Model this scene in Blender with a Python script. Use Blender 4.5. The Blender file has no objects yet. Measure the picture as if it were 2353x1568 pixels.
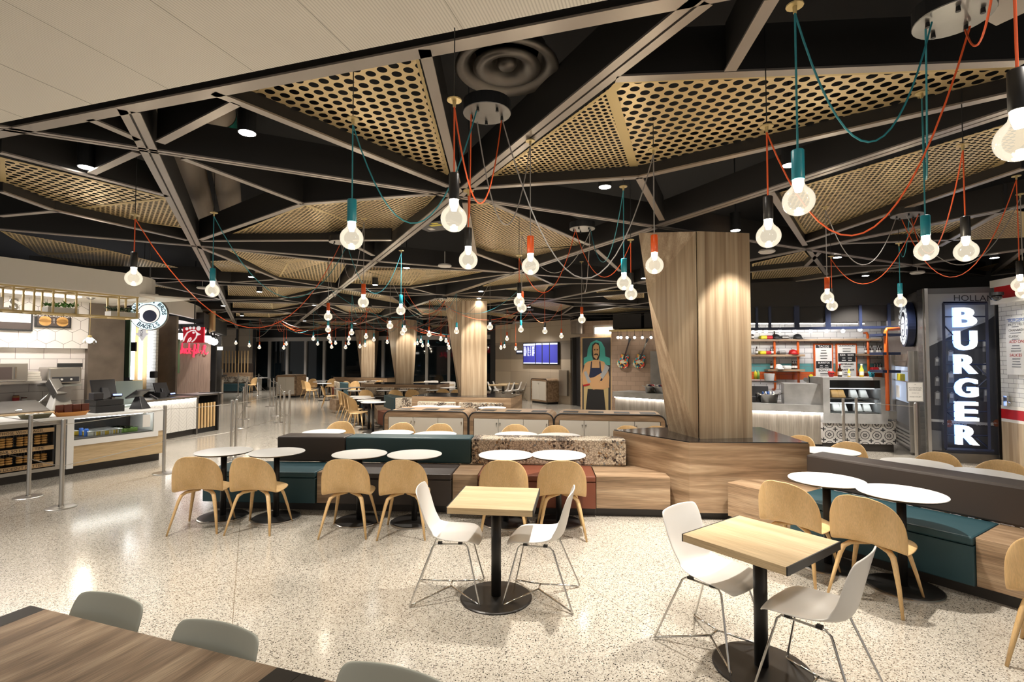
import bpy, math, random
from mathutils import Vector, Matrix
random.seed(7)
S = bpy.context.scene
# ------------------------------------------------------------------ camera, world, exposure, large lights
F, E = 1181.0, 1.80                       # focal length in pixels of the 2353 px frame, eye height
PITCH = math.atan(41 / F)
cd = bpy.data.cameras.new('camera'); cam = bpy.data.objects.new('camera', cd); S.collection.objects.link(cam)
cam.location = (0, 0, E); cam.rotation_euler = (math.pi / 2 + PITCH, 0, 0)
cd.sensor_width = 36; cd.lens = F / 2353 * 36; cd.clip_end = 200; cd.clip_start = .05
S.camera = cam
wd = bpy.data.worlds.new('world'); S.world = wd; wd.use_nodes = True
wd.node_tree.nodes['Background'].inputs[0].default_value = (1.0, .95, .89, 1)
wd.node_tree.nodes['Background'].inputs[1].default_value = .40
S.view_settings.view_transform = 'Standard'; S.view_settings.look = 'None'
S.view_settings.gamma = 1; S.view_settings.use_curve_mapping = False
S.view_settings.exposure = 0.08
S.cycles.use_denoising = True
S.cycles.max_bounces = 6; S.cycles.diffuse_bounces = 3; S.cycles.glossy_bounces = 3
S.cycles.transparent_max_bounces = 8; S.cycles.transmission_bounces = 3
S.cycles.sample_clamp_indirect = 4.0
S.cycles.caustics_reflective = False; S.cycles.caustics_refractive = False
ZC = 3.38                                 # underside of the ceiling grid
C = S.collection

def ray(x, y):
    a = (x - 1176.5) / F; b = -(y - 784) / F
    return Vector((a, math.cos(PITCH) - b * math.sin(PITCH), b * math.cos(PITCH) + math.sin(PITCH)))
def G(x, y, z=0.0):                       # photo direction -> point at height z
    r = ray(x, y); t = (z - E) / r.z
    return Vector((r.x * t, r.y * t, z))
def V(x, y, Y):                           # photo direction -> point at distance Y
    r = ray(x, y); t = Y / r.y
    return Vector((r.x * t, Y, E + r.z * t))
UA = Vector((-.4505, .8928, 0)); UB = Vector((.8928, .4505, 0))
def UV(u, v, z=0.0): return UA * u + UB * v + Vector((0, 0, z))
class Plane:                              # an upright plane through two floor points
    def __init__(s, p0, p1):
        s.o = Vector((p0[0], p0[1], 0)); s.d = Vector((p1[0] - p0[0], p1[1] - p0[1], 0)); s.L = s.d.length; s.d.normalize()
        s.n = Vector((s.d.y, -s.d.x, 0))
        if s.n.dot(s.o) > 0: s.n = -s.n   # n points to the viewer's side
    def at(s, px, py, off=0.0):
        r = ray(px, py); c = Vector((0, 0, E)); o = s.o + s.n * off
        t = (o - c).dot(s.n) / r.dot(s.n); return c + r * t
    def sz(s, px, py, off=0.0):
        p = s.at(px, py, off); return ((p - s.o).dot(s.d), p.z)
    def P(s, a, n, z): return s.o + s.d * a + s.n * n + Vector((0, 0, z))
    @property
    def rz(s): return math.atan2(s.d.y, s.d.x)

# ------------------------------------------------------------------ materials
MATS = {}
def newmat(name):
    m = bpy.data.materials.new(name); m.use_nodes = True; MATS[name] = m
    return m, m.node_tree.nodes, m.node_tree.links, m.node_tree.nodes['Principled BSDF']
def pm(name, col, rough=.5, metal=0.0, spec=.5, coat=0.0, noise=0.0, bump=0.0, bscale=200, alpha=1):
    m, N, L, b = newmat(name)
    b.inputs['Base Color'].default_value = (*col, 1); b.inputs['Roughness'].default_value = rough
    b.inputs['Metallic'].default_value = metal; b.inputs['Specular IOR Level'].default_value = spec
    b.inputs['Coat Weight'].default_value = coat; b.inputs['Coat Roughness'].default_value = .1
    if noise or bump:
        t = N.new('ShaderNodeTexCoord'); n = N.new('ShaderNodeTexNoise'); n.inputs['Scale'].default_value = bscale
        L.new(t.outputs['Object'], n.inputs['Vector'])
        if noise:
            n2 = N.new('ShaderNodeTexNoise'); n2.inputs['Scale'].default_value = 3.0; n2.inputs['Detail'].default_value = 5
            L.new(t.outputs['Object'], n2.inputs['Vector'])
            r = N.new('ShaderNodeMapRange'); r.inputs[3].default_value = 1 - noise; r.inputs[4].default_value = 1 + noise
            r.inputs[1].default_value = .3; r.inputs[2].default_value = .7
            L.new(n2.outputs[0], r.inputs[0]); x = N.new('ShaderNodeVectorMath'); x.operation = 'SCALE'
            x.inputs[0].default_value = col; L.new(r.outputs[0], x.inputs['Scale']); L.new(x.outputs[0], b.inputs['Base Color'])
        if bump:
            bp = N.new('ShaderNodeBump'); bp.inputs['Strength'].default_value = bump; bp.inputs['Distance'].default_value = .002
            L.new(n.outputs[0], bp.inputs['Height']); L.new(bp.outputs[0], b.inputs['Normal'])
    return m
def emat(name, col, s):
    m, N, L, b = newmat(name)
    b.inputs['Base Color'].default_value = (*col, 1)
    b.inputs['Emission Color'].default_value = (*col, 1); b.inputs['Emission Strength'].default_value = s
    return m
def wood(name, cols, axis, across=14, along=.8, rough=.45, fine=.25, rot=0.0):
    m, N, L, b = newmat(name); b.inputs['Roughness'].default_value = rough
    t = N.new('ShaderNodeTexCoord'); mp = N.new('ShaderNodeMapping')
    sc = [across] * 3; sc['XYZ'.index(axis)] = along; mp.inputs['Scale'].default_value = sc
    mp.inputs['Location'].default_value = (3.1, 1.7, .9); mp.inputs['Rotation'].default_value = (0, 0, rot)
    mp.vector_type = 'POINT'
    L.new(t.outputs['Object'], mp.inputs['Vector'])
    n = N.new('ShaderNodeTexNoise'); n.inputs['Scale'].default_value = 1; n.inputs['Detail'].default_value = 3
    n.inputs['Roughness'].default_value = .55; n.inputs['Distortion'].default_value = .5
    L.new(mp.outputs[0], n.inputs['Vector'])
    r = N.new('ShaderNodeValToRGB'); r.color_ramp.elements[0].position = .3; r.color_ramp.elements[1].position = .7
    r.color_ramp.elements[0].color = (*cols[0], 1); r.color_ramp.elements[1].color = (*cols[-1], 1)
    if len(cols) == 3:
        e = r.color_ramp.elements.new(.5); e.color = (*cols[1], 1)
    L.new(n.outputs[0], r.inputs[0])
    mp2 = N.new('ShaderNodeMapping'); s2 = [across * 18] * 3; s2['XYZ'.index(axis)] = along * 6; mp2.inputs['Scale'].default_value = s2
    L.new(t.outputs['Object'], mp2.inputs['Vector'])
    n2 = N.new('ShaderNodeTexNoise'); n2.inputs['Scale'].default_value = 1; n2.inputs['Detail'].default_value = 2
    L.new(mp2.outputs[0], n2.inputs['Vector'])
    mr = N.new('ShaderNodeMapRange'); mr.inputs[1].default_value = .35; mr.inputs[2].default_value = .65
    mr.inputs[3].default_value = 1 - fine; mr.inputs[4].default_value = 1 + fine * .5
    L.new(n2.outputs[0], mr.inputs[0]); x = N.new('ShaderNodeVectorMath'); x.operation = 'SCALE'
    L.new(r.outputs[0], x.inputs[0]); L.new(mr.outputs[0], x.inputs['Scale']); L.new(x.outputs[0], b.inputs['Base Color'])
    return m
PL3 = [(.20, .125, .07), (.32, .21, .125), (.46, .33, .21)]
wood('plank_z', [(.25, .16, .095), (.40, .29, .185), (.58, .46, .32)], 'Z', 10, .3, .42, .16)
wood('plank_h', PL3, 'X', 13, .7, .42, .2)
m = MATS['plank_h']; [setattr(n.inputs['Scale'], 'default_value', (.9, .9, 13) if n.inputs['Scale'].default_value[2] < 20 else (6, 6, 230)) for n in m.node_tree.nodes if n.type == 'MAPPING']
wood('plank_x', PL3, 'X', 11, .8, .4, .3)
wood('oak', [(.62, .40, .175), (.74, .51, .26)], 'Z', 9, .6, .42, .10)
wood('oak_x', [(.40, .25, .12), (.55, .37, .19)], 'X', 16, 1.2, .4, .3)
wood('ash_x', [(.50, .36, .20), (.66, .50, .30)], 'X', 14, .9, .4, .2)
wood('barn_z', [(.13, .085, .07), (.30, .21, .17), (.2, .13, .1)], 'Z', 22, .8, .55, .3)
wood('grey_z', [(.20, .17, .14), (.34, .30, .25)], 'Z', 12, .6, .5, .3)
pm('white', (.78, .76, .72), .35)
pm('white_top', (.86, .85, .83), .3)
pm('cream', (.62, .58, .51), .45)
pm('fascia', (.88, .84, .77), .55)
pm('black', (.012, .012, .013), .5)
pm('mullion', (.42, .41, .40), .4, .2)
pm('void', (.004, .004, .0045), .8)
pm('black_gloss', (.01, .01, .012), .15, coat=.5)
pm('black_metal', (.022, .02, .019), .38, .3)
pm('bronze_black', (.03, .027, .025), .35, .4)
pm('web', (.014, .012, .011), .6)
pm('web_blue', (.014, .012, .011), .6)
pm('flange', (.35, .31, .275), .36, .65)
pm('diffuser_metal', (.12, .105, .09), .4, .6)
pm('joint', (.30, .28, .25), .6)
pm('chrome', (.72, .71, .69), .12, 1)
pm('steel', (.56, .54, .51), .28, 1)
pm('steel_dark', (.24, .23, .22), .38, .9, noise=.15)
pm('brass', (.62, .49, .24), .4, .6)
pm('gold_paint', (.60, .46, .22), .45, .35)
pm('teal_fabric', (.018, .058, .072), .5, bump=.3, bscale=300)
pm('brown_fabric', (.045, .034, .029), .5, bump=.3, bscale=300)
pm('rust_fabric', (.17, .045, .02), .5, bump=.3, bscale=300)
pm('orange', (.75, .10, .012), .35)
pm('teal', (.015, .26, .34), .35)
pm('orange_cord', (.80, .11, .02), .5)
pm('teal_cord', (.02, .22, .27), .5)
pm('grey_cord', (.30, .28, .27), .5)
pm('shell_white', (.93, .90, .86), .28)
pm('shell_grey', (.36, .37, .32), .35)
pm('stone', (.40, .40, .40), .3, noise=.25)
pm('red', (.45, .01, .012), .4)
pm('navy', (.012, .02, .06), .4)
pm('pipe', (.70, .13, .02), .3, .2)
pm('leaf', (.10, .28, .05), .5)
pm('leaf_dark', (.05, .09, .04), .5)
pm('wicker', (.75, .36, .11), .6, bump=1, bscale=150)
pm('wicker_green', (.16, .15, .09), .6, bump=1, bscale=150)
pm('bagel', (.62, .34, .10), .5, noise=.35)
pm('brown_pack', (.13, .03, .014), .3)
pm('duct', (.30, .25, .20), .55, .2)
pm('green_label', (.0, .16, .12), .5)
pm('yellow', (.7, .6, .03), .4)
pm('plastic_dark', (.03, .03, .035), .4)
pm('paper', (.8, .78, .74), .6)
pm('blue', (.03, .12, .45), .35)
pm('skin', (.62, .36, .17), .6)
pm('hair', (.02, .015, .012), .6)
pm('teal_paint', (.06, .38, .33), .55)
pm('ivory', (.66, .6, .5), .5)
pm('bottle_brown', (.03, .012, .006), .1)
pm('peanut', (.45, .22, .06), .3)
pm('salad', (.25, .45, .1), .4)
pm('cheese', (.8, .55, .06), .4)
pm('taupe_metal', (.20, .165, .135), .42, .6, noise=.2)
pm('toe_kick', (.035, .03, .027), .5)
pm('mural_grey', (.16, .165, .18), .3)
pm('mural_sky', (.42, .43, .45), .3)
pm('mural_dark', (.035, .037, .046), .4)
pm('mural_light', (.38, .39, .40), .3)
emat('lamp', (1, .88, .68), 260)
emat('lamp_soft', (1, .93, .82), 9)
emat('downlight', (1, .95, .87), 40)
emat('led', (1, .95, .9), 22)
emat('led_white', (.95, .97, 1), 7)
emat('letter_white', (.93, .97, 1), .8)
emat('halo_blue', (.30, .50, 1), 1.3)
emat('screen_blue', (.03, .035, .30), .5)
emat('screen_white', (.7, .74, 1), 1.1)
emat('neon', (.95, .03, .08), 1.1)
emat('sign_red', (.42, .0, .012), .45)
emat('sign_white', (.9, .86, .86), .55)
emat('sign_pale', (.62, .86, .92), .9)
emat('menu_paper', (.85, .83, .8), .55)
emat('menu_dark', (.05, .035, .03), .4)
emat('screen_small', (.3, .4, .95), 1.6)
emat('exit_green', (.0, .6, .25), 1.5)
emat('fridge_glow', (.5, .6, .8), .5)
# clear globe of a lamp
m, N, L, b = newmat('globe')
tr = N.new('ShaderNodeBsdfTransparent'); tr.inputs[0].default_value = (.97, .96, .93, 1)
gl = N.new('ShaderNodeBsdfGlossy'); gl.inputs['Roughness'].default_value = .03
em = N.new('ShaderNodeEmission'); em.inputs[0].default_value = (1, .88, .68, 1); em.inputs[1].default_value = 1.5
lw = N.new('ShaderNodeLayerWeight'); lw.inputs[0].default_value = .35
m1 = N.new('ShaderNodeMixShader'); m2 = N.new('ShaderNodeMixShader'); m2.inputs[0].default_value = .27
L.new(lw.outputs['Fresnel'], m1.inputs[0]); L.new(tr.outputs[0], m1.inputs[1]); L.new(gl.outputs[0], m1.inputs[2])
L.new(m1.outputs[0], m2.inputs[1]); L.new(em.outputs[0], m2.inputs[2]); L.new(m2.outputs[0], N['Material Output'].inputs[0])
# plain glass
m, N, L, b = newmat('glass')
tr = N.new('ShaderNodeBsdfTransparent'); tr.inputs[0].default_value = (.93, .96, .96, 1)
gl = N.new('ShaderNodeBsdfGlossy'); gl.inputs['Roughness'].default_value = .02
lw = N.new('ShaderNodeLayerWeight'); lw.inputs[0].default_value = .2; m1 = N.new('ShaderNodeMixShader')
L.new(lw.outputs['Fresnel'], m1.inputs[0]); L.new(tr.outputs[0], m1.inputs[1]); L.new(gl.outputs[0], m1.inputs[2]); L.new(m1.outputs[0], N['Material Output'].inputs[0])
m, N, L, b = newmat('frosted')
tr = N.new('ShaderNodeBsdfTransparent'); tr.inputs[0].default_value = (.8, .87, .85, 1); m1 = N.new('ShaderNodeMixShader'); m1.inputs[0].default_value = .6
b.inputs['Base Color'].default_value = (.5, .58, .56, 1); L.new(tr.outputs[0], m1.inputs[1]); L.new(b.outputs[0], m1.inputs[2]); L.new(m1.outputs[0], N['Material Output'].inputs[0])
pm('night_glass', (.006, .010, .013), .04, spec=.35)

def terrazzo():
    m, N, L, b = newmat('terrazzo')
    t = N.new('ShaderNodeTexCoord')
    def vor(scale, smooth=False):
        v = N.new('ShaderNodeTexVoronoi'); v.inputs['Scale'].default_value = scale
        L.new(t.outputs['Object'], v.inputs['Vector']); return v
    v = vor(120); r = N.new('ShaderNodeValToRGB'); cr = r.color_ramp; cr.interpolation = 'CONSTANT'
    cr.elements[0].position = 0; cr.elements[0].color = (.03, .027, .025, 1)
    cr.elements[1].position = .15; cr.elements[1].color = (.17, .14, .115, 1)
    for p, c in ((.26, (.37, .335, .28)), (.5, (.45, .41, .345)), (.78, (.64, .60, .535))):
        e = cr.elements.new(p); e.color = (*c, 1)
    sx = N.new('ShaderNodeSeparateColor'); L.new(v.outputs['Color'], sx.inputs[0]); L.new(sx.outputs[0], r.inputs[0])
    v2 = vor(210); r2 = N.new('ShaderNodeValToRGB'); c2 = r2.color_ramp; c2.interpolation = 'CONSTANT'
    c2.elements[0].color = (.5, .45, .4, 1); c2.elements[1].position = .14; c2.elements[1].color = (1, 1, 1, 1)
    sy = N.new('ShaderNodeSeparateColor'); L.new(v2.outputs['Color'], sy.inputs[0]); L.new(sy.outputs[1], r2.inputs[0])
    mx = N.new('ShaderNodeMix'); mx.data_type = 'RGBA'; mx.blend_type = 'MULTIPLY'; mx.inputs[0].default_value = .8
    L.new(r.outputs[0], mx.inputs[6]); L.new(r2.outputs[0], mx.inputs[7])
    # the binder lets the darkest chips show as rounded spots
    r3 = N.new('ShaderNodeValToRGB'); r3.color_ramp.elements[0].position = .42; r3.color_ramp.elements[1].position = .55
    mxx = N.new('ShaderNodeMath'); mxx.operation = 'MULTIPLY'; mxx.inputs[1].default_value = .95
    L.new(v.outputs['Distance'], mxx.inputs[0]); L.new(mxx.outputs[0], r3.inputs[0])
    mz = N.new('ShaderNodeMix'); mz.data_type = 'RGBA'; L.new(r3.outputs[0], mz.inputs[0])
    L.new(mx.outputs[2], mz.inputs[6]); mz.inputs[7].default_value = (.49, .45, .385, 1)
    # thin divider joints
    mp = N.new('ShaderNodeMapping'); mp.inputs['Rotation'].default_value = (0, 0, -math.atan2(UA.y, UA.x)); L.new(t.outputs['Object'], mp.inputs[0])
    br = N.new('ShaderNodeTexBrick'); br.offset = 0; br.inputs['Scale'].default_value = 1; br.inputs['Mortar Size'].default_value = .003
    br.inputs['Brick Width'].default_value = 3.7; br.inputs['Row Height'].default_value = 2.5
    br.inputs['Color1'].default_value = br.inputs['Color2'].default_value = (1, 1, 1, 1); br.inputs['Mortar'].default_value = (.55, .5, .45, 1)
    L.new(mp.outputs[0], br.inputs['Vector'])
    mj = N.new('ShaderNodeMix'); mj.data_type = 'RGBA'; mj.blend_type = 'MULTIPLY'; mj.inputs[0].default_value = 1
    L.new(mz.outputs[2], mj.inputs[6]); L.new(br.outputs[0], mj.inputs[7]); L.new(mj.outputs[2], b.inputs['Base Color'])
    b.inputs['Roughness'].default_value = .16; b.inputs['Specular IOR Level'].default_value = .5
    b.inputs['Coat Weight'].default_value = .35; b.inputs['Coat Roughness'].default_value = .12
terrazzo()
def perforated(name, pitch, rad, rot=0.0, col=(.74, .57, .31)):
    m, N, L, b = newmat(name); b.inputs['Base Color'].default_value = (*col, 1)
    b.inputs['Metallic'].default_value = .45; b.inputs['Roughness'].default_value = .36
    t = N.new('ShaderNodeTexCoord'); mp = N.new('ShaderNodeMapping'); mp.inputs['Rotation'].default_value = (0, 0, rot)
    L.new(t.outputs['Object'], mp.inputs[0])
    py = pitch * math.sqrt(3)
    outs = []
    for off in ((0, 0), (.5, .5)):
        d = N.new('ShaderNodeVectorMath'); d.operation = 'MULTIPLY_ADD'; d.inputs[1].default_value = (1 / pitch, 1 / py, 0); d.inputs[2].default_value = (off[0], off[1], 0)
        L.new(mp.outputs[0], d.inputs[0])
        f = N.new('ShaderNodeVectorMath'); f.operation = 'FRACTION'; L.new(d.outputs[0], f.inputs[0])
        s = N.new('ShaderNodeVectorMath'); s.operation = 'MULTIPLY_ADD'; s.inputs[1].default_value = (pitch, py, 0); s.inputs[2].default_value = (-pitch / 2, -py / 2, 0)
        L.new(f.outputs[0], s.inputs[0])
        l = N.new('ShaderNodeVectorMath'); l.operation = 'LENGTH'; L.new(s.outputs[0], l.inputs[0]); outs.append(l.outputs['Value'])
    mn = N.new('ShaderNodeMath'); mn.operation = 'MINIMUM'; L.new(outs[0], mn.inputs[0]); L.new(outs[1], mn.inputs[1])
    lt = N.new('ShaderNodeMath'); lt.operation = 'LESS_THAN'; lt.inputs[1].default_value = rad; L.new(mn.outputs[0], lt.inputs[0])
    tr = N.new('ShaderNodeBsdfTransparent'); mx = N.new('ShaderNodeMixShader')
    L.new(lt.outputs[0], mx.inputs[0]); L.new(b.outputs[0], mx.inputs[1]); L.new(tr.outputs[0], mx.inputs[2]); L.new(mx.outputs[0], N['Material Output'].inputs[0])
perforated('perf_big', .088, .030, .5)
perforated('perf_small', .052, .0175, .9)
perforated('perf_mid', .066, .023, .2)
def tiles(name, col, mortar, w, h, ms=.004, off=.5, rough=.2, var=.06, vert=True, axis='X', rot=None):
    m, N, L, b = newmat(name); b.inputs['Roughness'].default_value = rough
    t = N.new('ShaderNodeTexCoord'); sp = N.new('ShaderNodeSeparateXYZ'); cb = N.new('ShaderNodeCombineXYZ'); L.new(t.outputs['Object'], sp.inputs[0])
    L.new(sp.outputs[0 if axis == 'X' else 1], cb.inputs[0]); L.new(sp.outputs[2], cb.inputs[1])
    src = cb.outputs[0]
    if rot:
        mp = N.new('ShaderNodeMapping'); mp.inputs['Rotation'].default_value = (0, 0, rot); L.new(src, mp.inputs[0]); src = mp.outputs[0]
    br = N.new('ShaderNodeTexBrick'); br.offset = off; br.inputs['Scale'].default_value = 1; br.inputs['Mortar Size'].default_value = ms
    br.inputs['Brick Width'].default_value = w; br.inputs['Row Height'].default_value = h
    br.inputs['Color1'].default_value = (*[c * (1 - var) for c in col], 1); br.inputs['Color2'].default_value = (*[min(1, c * (1 + var)) for c in col], 1); br.inputs['Mortar'].default_value = (*mortar, 1)
    L.new(src, br.inputs['Vector']); L.new(br.outputs[0], b.inputs['Base Color'])
tiles('tile_white', (.80, .74, .70), (.35, .3, .28), .40, .20)
tiles('tile_subway', (.78, .77, .74), (.2, .2, .2), .20, .075, .003)
tiles('tile_brick', (.36, .25, .18), (.2, .14, .1), .30, .15, .004, rough=.5, var=.14)
tiles('tile_teal', (.12, .34, .34), (.2, .2, .2), .30, .13, .004)
tiles('tile_orange', (.62, .12, .03), (.3, .1, .05), .30, .13, .004)
tiles('tile_trejo', (.70, .69, .68), (.15, .15, .15), .30, .13, .005, var=.1)
tiles('concrete', (.40, .33, .25), (.22, .18, .14), 1.25, .62, .005, 0, .55, .12)
tiles('concrete_dark', (.22, .185, .15), (.13, .11, .09), 1.25, .62, .005, 0, .55, .12)
tiles('soffit_ribs', (.88, .84, .77), (.68, .645, .585), 40, .016, .0035, 0, .55, 0)
MATS['soffit_ribs'].node_tree.nodes['Brick Texture'].inputs['Scale'].default_value = 1
def herring(name):
    m, N, L, b = newmat(name); b.inputs['Roughness'].default_value = .3
    t = N.new('ShaderNodeTexCoord'); sp = N.new('ShaderNodeSeparateXYZ'); L.new(t.outputs['Object'], sp.inputs[0])
    def M(op, a, bb=None, c=None):
        n = N.new('ShaderNodeMath'); n.operation = op
        for i, v in enumerate((a, bb, c)):
            if v is None: continue
            if isinstance(v, (int, float)): n.inputs[i].default_value = v
            else: L.new(v, n.inputs[i])
        return n.outputs[0]
    x = sp.outputs[0]; z = sp.outputs[2]
    fx = M('ABSOLUTE', M('SUBTRACT', M('FRACT', M('DIVIDE', x, .44)), .5))      # 0..0.5 zigzag
    d = M('ADD', z, M('MULTIPLY', fx, .44))
    ln = M('LESS_THAN', M('FRACT', M('DIVIDE', d, .085)), .06)
    ln2 = M('LESS_THAN', M('ABSOLUTE', M('SUBTRACT', M('FRACT', M('DIVIDE', x, .22)), .5)), .012)
    a = M('MAXIMUM', ln, ln2)
    mx = N.new('ShaderNodeMix'); mx.data_type = 'RGBA'; L.new(a, mx.inputs[0]); mx.inputs[6].default_value = (.76, .74, .7, 1); mx.inputs[7].default_value = (.32, .3, .28, 1)
    L.new(mx.outputs[2], b.inputs['Base Color'])
herring('herringbone')
def floral(name):
    m, N, L, b = newmat(name); b.inputs['Roughness'].default_value = .3
    t = N.new('ShaderNodeTexCoord'); sp = N.new('ShaderNodeSeparateXYZ'); L.new(t.outputs['Object'], sp.inputs[0])
    def M(op, a, bb=None, c=None):
        n = N.new('ShaderNodeMath'); n.operation = op
        for i, v in enumerate((a, bb, c)):
            if v is None: continue
            if isinstance(v, (int, float)): n.inputs[i].default_value = v
            else: L.new(v, n.inputs[i])
        return n.outputs[0]
    T = .21
    x = M('SUBTRACT', M('FRACT', M('DIVIDE', sp.outputs[0], T)), .5); z = M('SUBTRACT', M('FRACT', M('DIVIDE', sp.outputs[2], T)), .5)
    r = M('SQRT', M('ADD', M('MULTIPLY', x, x), M('MULTIPLY', z, z)))
    an = M('ARCTAN2', z, x)
    pet = M('MULTIPLY_ADD', M('COSINE', M('MULTIPLY', an, 8)), .06, .17)
    inn = M('LESS_THAN', r, pet); core = M('LESS_THAN', r, .07)
    ring = M('LESS_THAN', M('ABSOLUTE', M('SUBTRACT', r, .36)), .028)
    ax = M('SUBTRACT', M('ABSOLUTE', x), .5); az = M('SUBTRACT', M('ABSOLUTE', z), .5)
    rc = M('SQRT', M('ADD', M('MULTIPLY', ax, ax), M('MULTIPLY', az, az))); an2 = M('ARCTAN2', az, ax)
    cor = M('LESS_THAN', rc, M('MULTIPLY_ADD', M('COSINE', M('MULTIPLY', an2, 4)), .07, .14))
    a = M('SUBTRACT', M('MAXIMUM', M('MAXIMUM', inn, ring), cor), core)
    mx = N.new('ShaderNodeMix'); mx.data_type = 'RGBA'; L.new(a, mx.inputs[0]); mx.inputs[6].default_value = (.62, .60, .58, 1); mx.inputs[7].default_value = (.02, .02, .025, 1)
    L.new(mx.outputs[2], b.inputs['Base Color'])
floral('floral_tile')
def starfabric(name):
    m, N, L, b = newmat(name); b.inputs['Roughness'].default_value = .6
    t = N.new('ShaderNodeTexCoord')
    n = N.new('ShaderNodeTexNoise'); n.inputs['Scale'].default_value = 3.4; n.inputs['Detail'].default_value = 0; L.new(t.outputs['Object'], n.inputs['Vector'])
    v = N.new('ShaderNodeTexVoronoi'); v.inputs['Scale'].default_value = 36; v.inputs['Randomness'].default_value = .8; L.new(t.outputs['Object'], v.inputs['Vector'])
    sx = N.new('ShaderNodeSeparateColor'); L.new(v.outputs['Color'], sx.inputs[0])
    ad = N.new('ShaderNodeMath'); ad.operation = 'MULTIPLY_ADD'; ad.inputs[1].default_value = 3.2; ad.inputs[2].default_value = -1.42; L.new(n.outputs[0], ad.inputs[0])
    a2 = N.new('ShaderNodeMath'); a2.operation = 'ADD'; a2.use_clamp = True; L.new(ad.outputs[0], a2.inputs[0]); L.new(sx.outputs[0], a2.inputs[1])
    r = N.new('ShaderNodeValToRGB'); cr = r.color_ramp; cr.interpolation = 'CONSTANT'
    cr.elements[0].color = (.03, .02, .018, 1); cr.elements[1].position = .30; cr.elements[1].color = (.10, .07, .055, 1)
    for p, c in ((.42, (.30, .16, .05)), (.48, (.56, .47, .36)), (.72, (.24, .27, .28)), (.78, (.66, .58, .46))):
        e = cr.elements.new(p); e.color = (*c, 1)
    L.new(a2.outputs[0], r.inputs[0])
    ve = N.new('ShaderNodeTexVoronoi'); ve.feature = 'DISTANCE_TO_EDGE'; ve.inputs['Scale'].default_value = 36; ve.inputs['Randomness'].default_value = .8; L.new(t.outputs['Object'], ve.inputs['Vector'])
    lt = N.new('ShaderNodeMath'); lt.operation = 'LESS_THAN'; lt.inputs[1].default_value = .07; L.new(ve.outputs[0], lt.inputs[0])
    mx = N.new('ShaderNodeMix'); mx.data_type = 'RGBA'; L.new(lt.outputs[0], mx.inputs[0]); L.new(r.outputs[0], mx.inputs[6]); mx.inputs[7].default_value = (.30, .24, .18, 1)
    L.new(mx.outputs[2], b.inputs['Base Color'])
starfabric('star_fabric')
def guitarmat(name):
    m, N, L, b = newmat(name); b.inputs['Roughness'].default_value = .2
    t = N.new('ShaderNodeTexCoord'); v = N.new('ShaderNodeTexVoronoi'); v.inputs['Scale'].default_value = 16; L.new(t.outputs['Object'], v.inputs['Vector'])
    sx = N.new('ShaderNodeSeparateColor'); L.new(v.outputs['Color'], sx.inputs[0]); r = N.new('ShaderNodeValToRGB'); cr = r.color_ramp; cr.interpolation = 'CONSTANT'
    cr.elements[0].color = (.6, .05, .02, 1); cr.elements[1].position = .25; cr.elements[1].color = (.02, .3, .33, 1)
    for p, c in ((.45, (.75, .4, .06)), (.62, (.7, .66, .5)), (.85, (.03, .03, .04))):
        e = cr.elements.new(p); e.color = (*c, 1)
    L.new(sx.outputs[0], r.inputs[0]); L.new(r.outputs[0], b.inputs['Base Color'])
guitarmat('painted_guitar')

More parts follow.
